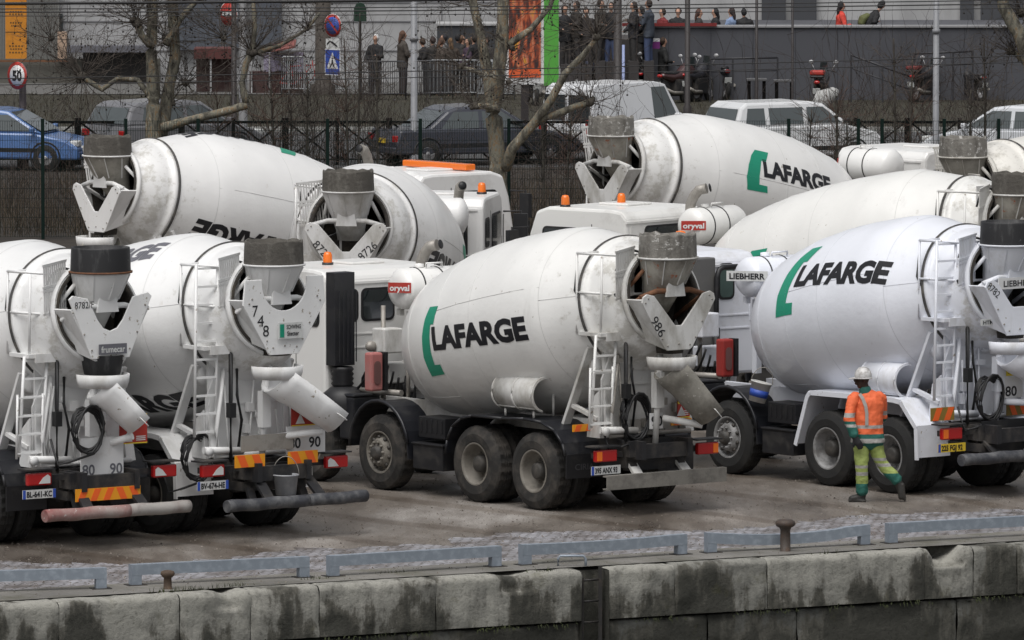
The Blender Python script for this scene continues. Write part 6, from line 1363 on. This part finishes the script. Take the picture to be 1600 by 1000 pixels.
car('hatch', G(1590, 262), 150, (.66,.68,.71), 'silver white car cut off by the right edge behind the grey lamp post', L=4.3, W=1.74, H=1.5)
# ---------------------------------------------------------------- motorbikes
def moto(p, ang, body, label, top=None, s=1.0, name='motorbike'):
    rt = empty(name, p, R(ang)); rt.scale = (s, s, s); tag(rt, label, 'motorbike', 'motorbikes parked before the terrace'); r = .31
    for x in (-.68, .68):
        b = MB(); b.lathe([(-.06, .19), (-.055, .26), (-.03, r), (.03, r), (.055, .26), (.06, .19)], o=(x, 0, r), ax=(0, 1, 0), seg=24); w_ = b.build('wheel', M_tyredark, rt)
        b = MB(); b.lathe([(-.04, .19), (-.02, .05), (.02, .05), (.04, .19)], o=(x, 0, r), ax=(0, 1, 0), seg=16); b.build('rim', M_rimlite, w_)
    m = mat('moto_%.2f_%.2f' % (body[0], body[2]), body, .3, coat=.5)
    b = MB(); limb(b, [(-.75, 0, .78), (-.4, 0, .72), (-.05, 0, .74), (.25, 0, .88), (.5, 0, .82)], [(.1, .08), (.17, .14), (.17, .15), (.2, .22), (.14, .2)], 12, flat=(0, 1, 0)); fused(b, 'fairing', m, rt, .03, 2)
    b = MB(); b.box((.0, 0, .45), (.7, .32, .46)); b.build('engine', M_chassis, rt, bevel=.04)
    b = MB(); limb(b, [(-.7, 0, .86), (-.35, 0, .82), (-.05, 0, .84)], [(.1, .05), (.14, .06), (.1, .05)], 10, flat=(0, 1, 0)); b.build('seat', M_black, rt)
    b = MB(); b.tube([(.68, -.09, r), (.5, -.09, .9)], .025, 6); b.tube([(.68, .09, r), (.5, .09, .9)], .025, 6); b.build('fork', M_pipe, rt)
    b = MB(); b.tube([(.32, -.36, 1.0), (.45, -.15, 1.04), (.45, .15, 1.04), (.32, .36, 1.0)], .018, 6); b.build('handlebar', M_black, rt)
    for s_ in (-1, 1): b = MB(); b.tube([(.42, s_*.22, 1.03), (.45, s_*.32, 1.22)], .01, 5); b.ball((.44, s_*.33, 1.26), (.025, .075, .055), 10, 6); b.build('mirror', M_rimlite, rt)
    b = MB(); b.prism([(-.12, .95), (.12, .95), (.09, 1.25), (-.09, 1.25)], YZ(.5), 0, .02); b.build('windshield', M_glass, rt)
    b = MB(); b.ball((-.86, 0, .78), (.05, .09, .05), 10, 6); b.build('tail_light', M_redlens, rt)
    b = MB(); b.box((-.92, 0, .55), (.015, .2, .15), rot=(0, R(-15), 0)); b.build('licence_plate', M_plate, rt)
    b = MB(); b.tube([(-.1, -.18, .3), (-.5, -.2, .32), (-.8, -.2, .42)], .045, 8); b.build('exhaust', M_pipe, rt)
    if top: b = MB(); b.box((-.72, 0, 1.03), (.34, .38, .13)); b.m = 1; b.box((-.72, 0, .93), (.34, .38, .08)); b.build('top_case', [top, M_black], rt, bevel=.04)
    return rt
moto(G(1283, 172), 80, (.02,.02,.022), 'black motorbike with a red top case in front of the grey terrace wall', top=M_signred, s=1.0)
moto(G(1090, 160), 60, (.02,.02,.025), 'black motorbike left of the second dark pole, mirrors catching the light'); moto(G(1118, 156), 110, (.025,.025,.03), 'black motorbike standing right of the second dark pole', s=1.05)
moto(G(1062, 162), 50, (.05,.02,.02), 'motorbike with a red tail among the dark ones, beside the standing person'); moto(G(1012, 158), 75, (.015,.015,.018), 'dark motorbike just right of the thick dark pole')
moto(G(915, 158), 70, (.03,.04,.09), 'blue-tinted scooter below the knobbly branch', name='scooter'); moto(G(1446, 160), 60, (.02,.02,.02), 'black motorbike with a red lidded case left of the right lamp post', top=mat('case_dark_red', (.2,.04,.04), .4), s=.95); moto(G(1515, 158), 120, (.02,.02,.02), 'black motorbike right of the right lamp post', s=.85)
moto(G(830, 165), 100, (.02,.02,.03), 'dark scooter under the orange billboard', name='scooter')
o = one(lambda b: (limb(b, [(-.3, 0, .1), (-.1, 0, .45), (.2, .1, .6)], [.2, .26, .15], 12)), 'tarp', mat('white_tarp', (.4,.4,.39), .7, bump=.03, bscale=5), loc=G(1293, 180)); o.name = 'covered_scooter'; tag(o, 'small pale covered scooter behind the white boxy car', 'scooter')
# ---------------------------------------------------------------- poles, signs
M_polep = mat('pole_pale_grey', (.22,.225,.24), .5, dirt=(.14,.14,.15), damt=.3); M_poled = mat('pole_dark_brown', (.03,.025,.025), .6); M_polem = mat('pole_mid_grey', (.14,.14,.145), .6)
def pole(px, py, top, wpx, m, label, name='lamp_post', collar=None, arms=None, cat='pole'):
    g = G(px, py); s_ = FPX/(g-_C).dot(_fw); r = wpx/2/s_; zt2 = AT(px, top, g.y).z; rt = empty(name, g); tag(rt, label, cat, 'poles along the street')
    b = MB(); b.lathe([(0, r*1.5), (.3, r*1.5), (.35, r), (zt2, r*.9), (zt2, 0)], seg=14); b.build('shaft', m, rt)
    if collar: z = AT(px, collar, g.y).z; b = MB(); b.lathe([(z, r), (z, r*1.25), (z+.1, r*1.25), (z+.1, r)], seg=14); b.build('collar', m, rt)
    if arms: 
        b = MB()
        for q in arms: b.tube([(x, 0, z) for x, z in q], .03, 6)
        b.build('bracket', m, rt)
    return rt
pole(647, 262, -60, 11, M_polep, 'pale grey lamp post left of the middle tree, in front of the dark saloon', collar=64)
pole(1462, 262, -60, 10, M_polep, 'pale grey lamp post at the right, behind the stained hopper', collar=52)
pole(965, 230, -60, 14, M_poled, 'thick dark brown pole standing in front of the white van'); pole(1074, 185, -60, 9, M_poled, 'dark pole beside the motorbikes'); pole(1182, 175, -60, 5, M_poled, 'thin dark pole in front of the terrace wall, left of the red top case'); pole(1238, 178, -60, 4, M_poled, 'thinnest dark pole in front of the terrace doors')
pole(366, 240, -60, 9, M_poled, 'dark pole with a round sign behind it, left of the mid grey post'); pole(380, 232, -60, 14, M_polem, 'mid grey post behind the long bent branch'); pole(974, 178, 70, 5, mat('pole_blue_white', (.25,.3,.5), .5), 'short bluish post right of the thick dark pole', name='bollard_post')
pole(36, 262, 125, 12, mat('pole_purple_brown', (.045,.035,.04), .6), 'short thick dark post under the speed limit sign'); pole(505, 150, -60, 26, mat('column_dark', (.05,.042,.035), .8), 'very thick dark trunk-like column left of the parking signs', name='column')
def disc_sign(px, py, dpx, Y, name, label, faces, pole_to=None, asp=.62):
    """faces: list of (radius factor, material)"""
    c = AT(px, py, Y); s_ = FPX/Y; r = dpx/2/s_*1.0; rt = empty(name, (c.x, c.y, c.z), R(-42)); tag(rt, label, 'road sign', 'road signs')
    for i, (k, m) in enumerate(faces): b = MB(); b.lathe([(-.02+.0, 0), (-.02, r*k), (.0+i*.004, r*k), (.0+i*.004, 0)], ax=(0, -1, 0), seg=36); b.build('sign_face' if i else 'sign_plate', m, rt)
    if pole_to: b = MB(); b.lathe([(pole_to-c.z, .03), (r, .03), (r, 0)], o=(0, .05, 0), seg=10); b.build('sign_post', M_polem, rt)
    return rt, r
Ysg = G(35, 262).y-.35
rt, r = disc_sign(27, 118, 44, Ysg, 'speed_limit_sign', 'round white speed sign with red border reading 50', [(1, M_polem), (.98, M_signred), (.74, M_white)])
b = MB(); flat_text(b, '50', frame((0, -.012, 0), (1, 0, 0), (0, 0, 1)), r*1.0, width=r*.95, bold=.04, t=.0); b.build('sign_lettering', M_ink, rt)
Yns = G(520, 255).y
rt, r = disc_sign(520, 40, 37, Yns, 'no_parking_sign', 'round blue no parking sign with red border and red bar', [(1, M_white), (.97, M_signred), (.74, M_blue)], pole_to=0)
b = MB(); q = r*.76; b.add([(x*math.cos(R(-45))*1-z*math.sin(R(-45)), -.014, x*math.sin(R(-45))+z*math.cos(R(-45))) for x, z in ((-q, -.025), (q, -.025), (q, .025), (-q, .025))], [(0, 1, 2, 3)]); b.build('sign_bar', M_signred, rt)
c = AT(520, 70, Yns); e_ = empty('tow_away_plate', (c.x, c.y, c.z), R(-42)); tag(e_, 'small white plate with a black tow truck pictogram under the no parking sign', 'road sign', 'road signs')
s_ = Yns/FPX; b = MB(); b.box((0, 0, 0), (.44, .02, .3)); b.build('plate', M_plate, e_); b = MB(); b.prism([(-.18, -.02), (-.08, .06), (.0, .03), (.16, -.06), (.16, -.02), (.02, .07), (-.1, .1), (-.18, .03)], lambda a, c_, t: (a, -.0105-t, c_), 0, .003); b.build('pictogram', M_ink, e_)
c = AT(520, 97, Yns); e_ = empty('crossing_sign', (c.x, c.y, c.z), R(-42)); tag(e_, 'square blue crossing sign with a white triangle and walking figure', 'road sign', 'road signs')
b = MB(); b.box((0, 0, 0), (.5, .02, .62)); b.build('sign_plate', M_white, e_); b = MB(); b.box((0, -.011, .0), (.46, .004, .58)); b.build('sign_face', M_blue, e_)
b = MB(); b.prism([(-.19, -.16), (.19, -.16), (0, .24)], lambda a, c_, t: (a, -.0135-t, c_), 0, .002); b.build('triangle', M_white, e_)
b = MB(); fr = lambda a, c_, t: (a, -.017-t, c_)
b.prism([(-.02, .06), (.02, .06), (.03, -.02), (.08, -.13), (.05, -.13), (0, -.05), (-.06, -.13), (-.09, -.13), (-.03, -.02)], fr, 0, .002); b.prism([(.025*math.cos(k), .09+.025*math.sin(k)) for k in range(0, 6)], fr, 0, .002)
for k in range(4): b.prism([(-.12+k*.065, -.152), (-.09+k*.065, -.152), (-.08+k*.065, -.14), (-.11+k*.065, -.14)], fr, 0, .002)
b.build('pictogram', M_ink, e_)
rt, r = disc_sign(357, 22, 38, G(357, 200).y, 'no_entry_sign', 'round red no entry sign with a white bar behind the dark pole', [(1, M_white), (.96, M_signred)])
b = MB(); b.box((0, -.012, 0), (r*1.4, .005, r*.35)); b.build('sign_bar', M_white, rt)
c = AT(25, 42, Ysg); e_ = empty('direction_board', (c.x, c.y, c.z), R(0)); tag(e_, 'tall amber yellow direction board with faded black lettering at the top left', 'sign')
b = MB(); b.box((0, 0, 0), (.50, .04, 1.5)); b.build('board', mat('amber_board', (.62,.24,.02), .6, dirt=(.4,.16,.02), damt=.4, dscale=4), e_)
for z, t in ((.42, 'BERCY'), (.28, 'A 4'), (.1, 'QUAI'), (-.42, 'PORT')): 
    if t in ('BERCY', 'A 4', 'QUAI', 'PORT'): pass
b = MB()
for z in (-.12, .52): b.box((0, -.022, z), (.5, .006, .02))
for z, w_ in ((.36, .3), (.3, .34), (.1, .3), (.03, .24), (-.45, .36), (-.52, .3), (-.6, .36)):
    for k in range(5): b.box((-w_/2+w_*(k+.5)/5, -.022, z), (w_/5*.6, .006, .035))
b.build('faded_lettering', mat('faded_ink', (.16,.08,.02), .7), e_)
# green utility head on a post
e_ = empty('green_beacon_box', G(563, 150)); tag(e_, 'dark green domed box on a thin post above the person with the white hat', 'post box'); Yg = e_.location.y; z0 = AT(563, 33, Yg).z; z1 = AT(563, 4, Yg).z
b = MB(); b.prism([(-.17, z0), (.17, z0), (.17, z1-.15), (.1, z1-.03), (0, z1), (-.1, z1-.03), (-.17, z1-.15)], lambda a, c_, t: (a, t, c_), -.15, .15); b.build('box', mat('box_green', (.01,.035,.02), .5), e_); b = MB(); b.lathe([(0, .04), (z0, .035)], seg=10); b.build('post', M_poled, e_)
# billboards
Yb = G(820, 215).y
e_ = empty('billboard', (AT(820, 100, Yb).x, Yb, 0)); tag(e_, 'tall orange and red poster billboard in a pale frame behind the middle tree', 'billboard')
def bb(x0, x1, y0, y1, m, nm, d=.0, th=.1): return face(nm, x0, x1, y0, y1, Yb+d, m, e_, th)
def poster_mat():
    m = bpy.data.materials.new('orange_poster'); m.use_nodes = True; nt = m.node_tree; L = nt.links; b = nt.nodes['Principled BSDF']; tc = nn(nt, 'ShaderNodeTexCoord')
    mp = nn(nt, 'ShaderNodeMapping'); mp.inputs['Scale'].default_value = (1.6, 1, .45); L.new(tc.outputs['Object'], mp.inputs[0]); n1 = nn(nt, 'ShaderNodeTexNoise', Scale=4.0, Detail=5.0); L.new(mp.outputs[0], n1.inputs[0]); r = nn(nt, 'ShaderNodeValToRGB'); L.new(n1.outputs[0], r.inputs[0]); e = r.color_ramp.elements
    e[0].position = .38; e[0].color = (.05,.03,.03,1); e[1].position = .64; e[1].color = (.7,.32,.03,1)
    for p_, c_ in ((.45, (.2,.05,.03,1)), (.5, (.5,.11,.04,1)), (.57, (.55,.2,.12,1))): q = e.new(p_); q.color = c_
    L.new(r.outputs[0], b.inputs['Base Color']); b.inputs['Roughness'].default_value = .35; return m
bb(789, 850, -60, 132, M_white, 'frame', .06, .2); bb(795, 845, -60, 108, poster_mat(), 'poster', .03, .05); bb(795, 845, 108, 121, mat('poster_red', (.75,.13,.04), .4), 'poster_strip', .03, .05); bb(814, 826, 132, 215, M_poled, 'post', .1, .2)
e_ = empty('advertising_column', (AT(860, 100, Yb).x, Yb, 0)); tag(e_, 'narrow bright green advertising panel right of the orange billboard', 'panel')
bb(850, 873, -60, 134, mat('bright_green_panel', (.10,.38,.06), .4, dirt=(.05,.2,.04), damt=.15), 'panel', .02, .25); bb(852, 870, 134, 215, M_poled, 'post', .1, .2)
# overhead wires
M_wire = mat('cable', (.012,.012,.013), .6)
for i, (ya, yb, Y, r, lb) in enumerate([(14, 6, 150, .010, 'thin cable along the top edge of the picture'), (19, 12, 152, .012, 'second thin cable just below the top edge'), (25, 19, 156, .008, 'faint cable under the top pair of wires'), (124, 104, 158, .010, 'upper of two dark wires crossing behind the signs'), (134, 114, 160, .009, 'lower of two dark wires crossing behind the signs'), (6, 4, 170, .03, 'thick pale cable at the very top')]):
    a, m_, c = AT(-80, ya, Y), AT(800, (ya+yb)/2-2, Y), AT(1700, yb-8 if i < 3 else yb-20, Y); b = MB(); n = 30; pts = []
    for k in range(n+1): t = k/n; p = a*(1-t)+c*t; p.z -= .15*4*t*(1-t)*.3; pts.append(p-a)
    b.tube(pts, r, 5); o = b.build('overhead_wire', M_wire, loc=a); tag(o, lb, 'wire', 'overhead wires')
# ---------------------------------------------------------------- trees
M_bark = None
def bark():
    m = bpy.data.materials.new('plane_bark'); m.use_nodes = True; nt = m.node_tree; L = nt.links; b = nt.nodes['Principled BSDF']; tc = nn(nt, 'ShaderNodeTexCoord')
    mp = nn(nt, 'ShaderNodeMapping'); mp.inputs['Scale'].default_value = (1.4, 1.4, .55); L.new(tc.outputs['Object'], mp.inputs[0])
    n1 = nn(nt, 'ShaderNodeTexNoise', Scale=6.0, Detail=5.0, Roughness=.6); L.new(mp.outputs[0], n1.inputs[0]); r = nn(nt, 'ShaderNodeValToRGB'); L.new(n1.outputs[0], r.inputs[0]); r.color_ramp.interpolation = 'CONSTANT'; e = r.color_ramp.elements
    e[0].position = 0; e[0].color = (.07,.064,.05,1); e[1].position = .62; e[1].color = (.33,.31,.25,1)
    for p_, c_ in ((.4, (.12,.112,.09,1)), (.48, (.19,.18,.14,1)), (.55, (.22,.15,.085,1)), (.59, (.15,.145,.115,1))): q = e.new(p_); q.color = c_
    L.new(r.outputs[0], b.inputs['Base Color']); b.inputs['Roughness'].default_value = .9
    n2 = nn(nt, 'ShaderNodeTexNoise', Scale=25.0, Detail=5.0); L.new(tc.outputs['Object'], n2.inputs[0]); bp = nn(nt, 'ShaderNodeBump', Strength=1.0, Distance=.012); L.new(n2.outputs[0], bp.inputs['Height']); L.new(bp.outputs[0], b.inputs['Normal']); return m
M_bark = bark(); M_barkd = mat('dark_bark', (.05,.043,.036), .95, dirt=(.1,.09,.07), damt=.5, dscale=9); M_twig = mat('twig', (.075,.062,.052), .9); M_twigr = mat('reddish_twig', (.1,.06,.045), .9)
rt_ = random.Random(21)
def twig(b, p, d, ln, r, depth, rnd, fruit=None):
    n = 4; pts = [p]; q = p.copy(); dd = d.copy()
    for k in range(n):
        dd = (dd + Vector((rnd.gauss(0, .2), rnd.gauss(0, .2), rnd.gauss(.04, .16)))).normalized(); q = q + dd*ln/n; pts.append(q.copy())
        if depth > 0 and rnd.random() < .75: twig(b, q, (dd+Vector((rnd.gauss(0, .6), rnd.gauss(0, .6), rnd.gauss(0, .5)))).normalized(), ln*rnd.uniform(.35, .65), r*.6, depth-1, rnd, fruit)
    b.tube(pts, r, 4, rad=[1, .85, .65, .5, .3])
    if fruit is not None and rnd.random() < .12: fruit.append(q.copy())
def ptree(name, Y, limbs, label, knots=(), m=None, base=None, nt_=14, tl=1.3, sc=1.0, seed=1, cat='tree', tm=None, sh=(0, 0, .5), group=None, bump_=.14, depth=2, tr=.010, wk=.74):
    """limbs: lists of (px,py,radius_px,dy) traced as polylines, dy = metres nearer/farther than Y"""
    rnd = random.Random(seed); s_ = Y/FPX; o = AT(base[0], base[1], Y) if base else AT(limbs[0][0][0], limbs[0][0][1], Y); o = Vector((o.x, Y, 0)); rt = empty(name, o); tag(rt, label, cat, group)
    b = MB()
    for lm in limbs:
        P = [AT(q[0], q[1], Y+(q[3] if len(q) > 3 else 0))-o for q in lm]; Rr = [q[2]*s_*wk for q in lm]; pts, rs = [], []
        for i in range(len(P)-1):
            n = max(2, int((P[i+1]-P[i]).length/.14))
            for k in range(n):
                t = k/n; r_ = Rr[i]*(1-t)+Rr[i+1]*t; p = P[i].lerp(P[i+1], t); nz_ = noise.noise_vector(p*.9+Vector((seed, 0, 0))); pts.append(p+nz_*r_*.3); rs.append(r_*(1+bump_*noise.noise(p*2.0+Vector((0, seed, 0)))))
        pts.append(P[-1]); rs.append(Rr[-1]); b.tube(pts, 1, 10, rad=rs)
    tb = MB(); fr = []; kb = b; b.m = 1
    for kx, ky, kr, kd_, n, ln in knots:
        p = AT(kx, ky, Y+kd_)-o; kb.ball(p, (kr*s_, kr*s_, kr*s_*.9), 10, 7)
        for j in range(4): q = p+Vector((rnd.uniform(-1, 1), rnd.uniform(-1, 1), rnd.uniform(-1, 1)))*kr*s_*.7; kb.ball(q, kr*s_*.55, 8, 5)
        for k in range(int(n*2.1)):
            d = Vector((rnd.gauss(0, 1)+sh[0], rnd.gauss(0, .6)+sh[1], rnd.gauss(0, .8)+sh[2])).normalized(); twig(tb, p, d, ln*1.15*rnd.uniform(.4, 1), tr, depth, rnd, fr)
    trk = b.build('trunk', [m or M_bark, M_barkd], rt)
    if tb.v: tb.build('twigs', tm or M_twig, rt)
    if fr and m is None:
        f = MB()
        for q in fr: f.tube([q, q-Vector((0, 0, .12))], .003, 3); f.ball(q-Vector((0, 0, .14)), .021, 7, 5)
        sb_ = f.build('seed_balls', mat('seed_ball', (.02,.016,.013), .9), rt); sb_['kind'] = 'stuff'
    return rt
YM = G(785, 388).y
ptree('plane_tree', YM, [[(785, 388, 22), (782, 330, 20), (776, 270, 18), (774, 200, 18), (772, 170, 17), (780, 100, 15), (785, 40, 13), (790, -60, 12)],
        [(772, 175, 15, .1), (762, 120, 12, .3), (752, 60, 10, .4), (738, 0, 9, .5), (730, -50, 8, .6)],
        [(790, 262, 12, -.1), (800, 232, 11, -.4), (832, 195, 10, -.6), (858, 160, 9, -.8), (882, 115, 7.5, -.9), (912, 85, 6.5, -1), (932, 60, 5, -1)],
        [(840, 188, 8, -.6), (870, 178, 7.5, -.7), (900, 165, 7, -.8), (920, 160, 7.5, -.8)], [(778, 172, 11, -.3), (760, 165, 7, -.5), (742, 166, 7, -.6)],
        [(785, 75, 8), (830, 45, 6, .3), (860, 10, 5, .5), (870, -30, 4, .6)], [(770, 130, 6, .2), (745, 112, 5, .5), (722, 105, 4, .7)]],
      'mottled plane tree with twin trunks and a long pale limb reaching right, in the middle', base=(785, 388), seed=4,
      knots=[(932, 58, 7, -1, 16, 1.3), (921, 160, 8, -.8, 10, .8), (741, 165, 7, -.6, 9, .9), (870, -10, 7, .5, 16, 1.4), (722, 103, 6, .7, 10, 1.0), (760, 118, 6, .3, 9, 1.2), (795, 128, 5, -.3, 6, .8), (738, 6, 6, .5, 8, 1.2), (800, 75, 5, 0, 7, 1.0)])
YL = G(240, 330).y
ptree('plane_tree', YL, [[(240, 330, 20), (240, 260, 18), (238, 200, 17), (240, 140, 15), (236, 80, 12), (238, 20, 11), (236, -60, 10)],
        [(250, 215, 13, .3), (262, 150, 13, .4), (274, 90, 12, .5), (270, 30, 12, .6), (268, -50, 11, .7)],
        [(255, 200, 11, -.3), (290, 190, 9, -.5), (330, 180, 8.5, -.6), (362, 172, 9, -.7), (386, 164, 9.5, -.7)], [(384, 162, 8, -.7), (378, 130, 7, -.7), (384, 98, 7, -.7), (393, 84, 9, -.7)],
        [(235, 150, 7, .2), (215, 125, 5.5, .4), (185, 122, 5, .5), (160, 140, 5.5, .5), (140, 128, 6, .5), (128, 120, 8, .5)],
        [(235, 70, 8, -.2), (222, 55, 7, -.3), (214, 36, 8, -.3)], [(258, 70, 8, .2), (285, 25, 6, .4), (312, -5, 5, .6)],
        [(393, 84, 6, -.7), (440, 70, 4, -.6), (480, 45, 3.4, -.5), (500, 20, 3, -.4)], [(393, 84, 6, -.7), (398, 40, 5, -.8), (394, -20, 4, -.8)]],
      'tall mottled plane tree with a long bent branch to the right, at the left', base=(240, 330), seed=9,
      knots=[(393, 82, 9, -.7, 22, 1.5), (128, 120, 9, .5, 24, 1.3), (214, 36, 9, -.3, 20, 1.3), (312, 0, 7, .6, 14, 1.3), (262, 62, 8, .5, 14, 1.3), (236, 10, 8, 0, 14, 1.5), (480, 45, 4, -.5, 8, .9), (268, 160, 6, .4, 8, .8), (290, 130, 6, .5, 12, 1.0), (350, 60, 5, .8, 12, 1.3), (80, 60, 5, .8, 8, 1.0)])
ptree('plane_tree', G(1620, 330).y, [[(1640, 330, 20), (1625, 200, 18), (1608, 100, 16), (1592, 50, 15), (1568, 10, 13), (1560, -60, 11)], [(1605, 100, 8, .3), (1588, 85, 6, .3), (1580, 78, 6, .3)], [(1600, 80, 10, .3), (1640, 20, 8, .3)]],
      'plane tree leaning in at the upper right corner', base=(1640, 330), seed=13, knots=[(1580, 80, 7, .3, 12, 1.0), (1560, -5, 8, 0, 14, 1.2), (1596, 20, 8, .2, 12, 1.0)])
# thin bare saplings and shrubs between the fences
saps = [(1308, 300, 150, 5.5, 'taller bare sapling right of the white boxy car, forked low'), (1325, 305, 190, 4, 'thin bare sapling close to the taller one right of the white boxy car'), (560, 262, 20, 3, 'thin bare sapling beside the crossing sign'), (545, 258, 60, 3, 'thin bare sapling just right of the signs post'), (590, 262, 90, 3.4, 'bare sapling in front of the person with the white hat'),
        (1400, 270, 60, 3.5, 'bare sapling below the sloping handrail'), (1420, 262, 90, 3.2, 'bare sapling left of the right lamp post'), (1540, 262, 60, 3.5, 'bare sapling between the lamp post and the right tree'), (480, 266, 120, 4, 'bare sapling behind the pale drum on the left'), (430, 264, 130, 3.6, 'bare sapling right of the mid grey post'),
        (455, 262, 150, 3, 'short bare sapling between the post and the crossing sign'), (850, 262, 170, 3.5, 'dark bare sapling under the green panel'), (885, 250, 180, 3, 'bare sapling left of the white van'), (1515, 264, 140, 3.6, 'bare shrub behind the stained hopper on the right'), (1262, 262, 170, 3, 'bare sapling in front of the white boxy car'), (345, 262, 150, 3.2, 'bare sapling in front of the grey hatchback')]
for i, (px, py, ty, w_, lb) in enumerate(saps):
    Y = G(px, py+60).y-.5; rnd = random.Random(i+40); jx = rnd.uniform(-8, 8)
    lm = [[(px, py+60, w_), (px+jx*.4, (py+ty)/2+20, w_*.7), (px+jx, ty, w_*.4)]]; kn = []
    for k in range(5): t = .25+.15*k; kn.append((px+jx*t, (py+60)*(1-t)+ty*t, w_*.6, 0, 5, .9 if w_ > 3.3 else .7))
    ptree('bare_sapling', Y, lm, lb, base=(px, py+60), seed=50+i, knots=kn, m=M_barkd, tm=M_twigr if i % 3 == 0 else M_twig, cat='sapling', sh=(0, 0, 1.1), group='bare saplings along the road', bump_=.05, tr=.007, depth=1)
# dry undergrowth: countless stems between the mesh fence and the road
rnd = random.Random(77); b = MB()
def stem(p, h, r, lean=.3):
    d = Vector((rnd.gauss(0, lean), rnd.gauss(0, lean), 1)).normalized(); q = p+d*h*.5; e = q+(d+Vector((rnd.gauss(0, .3), 0, rnd.gauss(-.1, .2)))).normalized()*h*.5
    s_ = Vector((r, 0, 0)); t_ = Vector((0, r, 0)); b.add([p-s_, p+s_, p+t_, q-s_*.8, q+s_*.8, q+t_*.8, e], [(0,1,4,3), (1,2,5,4), (2,0,3,5), (3,4,6), (4,5,6), (5,3,6)])
for k in range(15000):
    px = rnd.uniform(-30, 1630); py = 286+(rnd.random()**.9)*84; p = G(px, py); dens = noise.noise(Vector((p.x*.35, p.y*.12, 3)))
    if dens < -.25 and rnd.random() < .6: continue
    stem(p, rnd.uniform(.15, .75)*(1.3 if dens > .1 else .8), rnd.uniform(.004, .008))
o = b.build('dry_undergrowth', mat('dry_stems', (.07,.054,.038), .95, var=.6, dscale=1.2)); o['kind'] = 'stuff'
b = MB()
for k in range(5000):
    px = rnd.uniform(-30, 1630); py = 150+(rnd.random())*54; p = G(px, py); stem(p, rnd.uniform(.08, .28), rnd.uniform(.005, .009), .4)
o = b.build('rough_grass', mat('rough_grass_blades', (.045,.04,.025), .95, var=.5, dscale=1.2)); o['kind'] = 'stuff'

b = MB(); rnd = random.Random(101)
for k in range(330):
    px = rnd.uniform(-20, 1620); py = rnd.choice((rnd.uniform(262, 365), rnd.uniform(300, 368))); p = G(px, py)
    for j in range(rnd.randint(3, 8)):
        d = Vector((rnd.gauss(0, .45), rnd.gauss(0, .3), 1)).normalized(); twig(b, p+Vector((rnd.gauss(0, .15), 0, 0)), d, rnd.uniform(.5, 1.5) if py < 300 else rnd.uniform(.5, 1.1), .006, 1, rnd)
o = b.build('bare_brushwood', mat('brushwood', (.05,.036,.03), .95, var=.4, dscale=.6)); o['kind'] = 'stuff'

b = MB(); rnd = random.Random(203)
for k in range(60):
    px = rnd.choice((rnd.uniform(-20, 1620), rnd.uniform(430, 640), rnd.uniform(1240, 1560))); p = G(px, rnd.uniform(252, 261))
    for j in range(rnd.randint(3, 6)):
        d = Vector((rnd.gauss(0, .22), rnd.gauss(0, .15), 1)).normalized(); twig(b, p+Vector((rnd.gauss(0, .1), 0, 0)), d, rnd.uniform(1.3, 3.4), .009, 1, rnd)
o = b.build('bare_shoots', mat('brushwood_dark', (.04,.03,.026), .95, var=.4, dscale=.6)); o['kind'] = 'stuff'
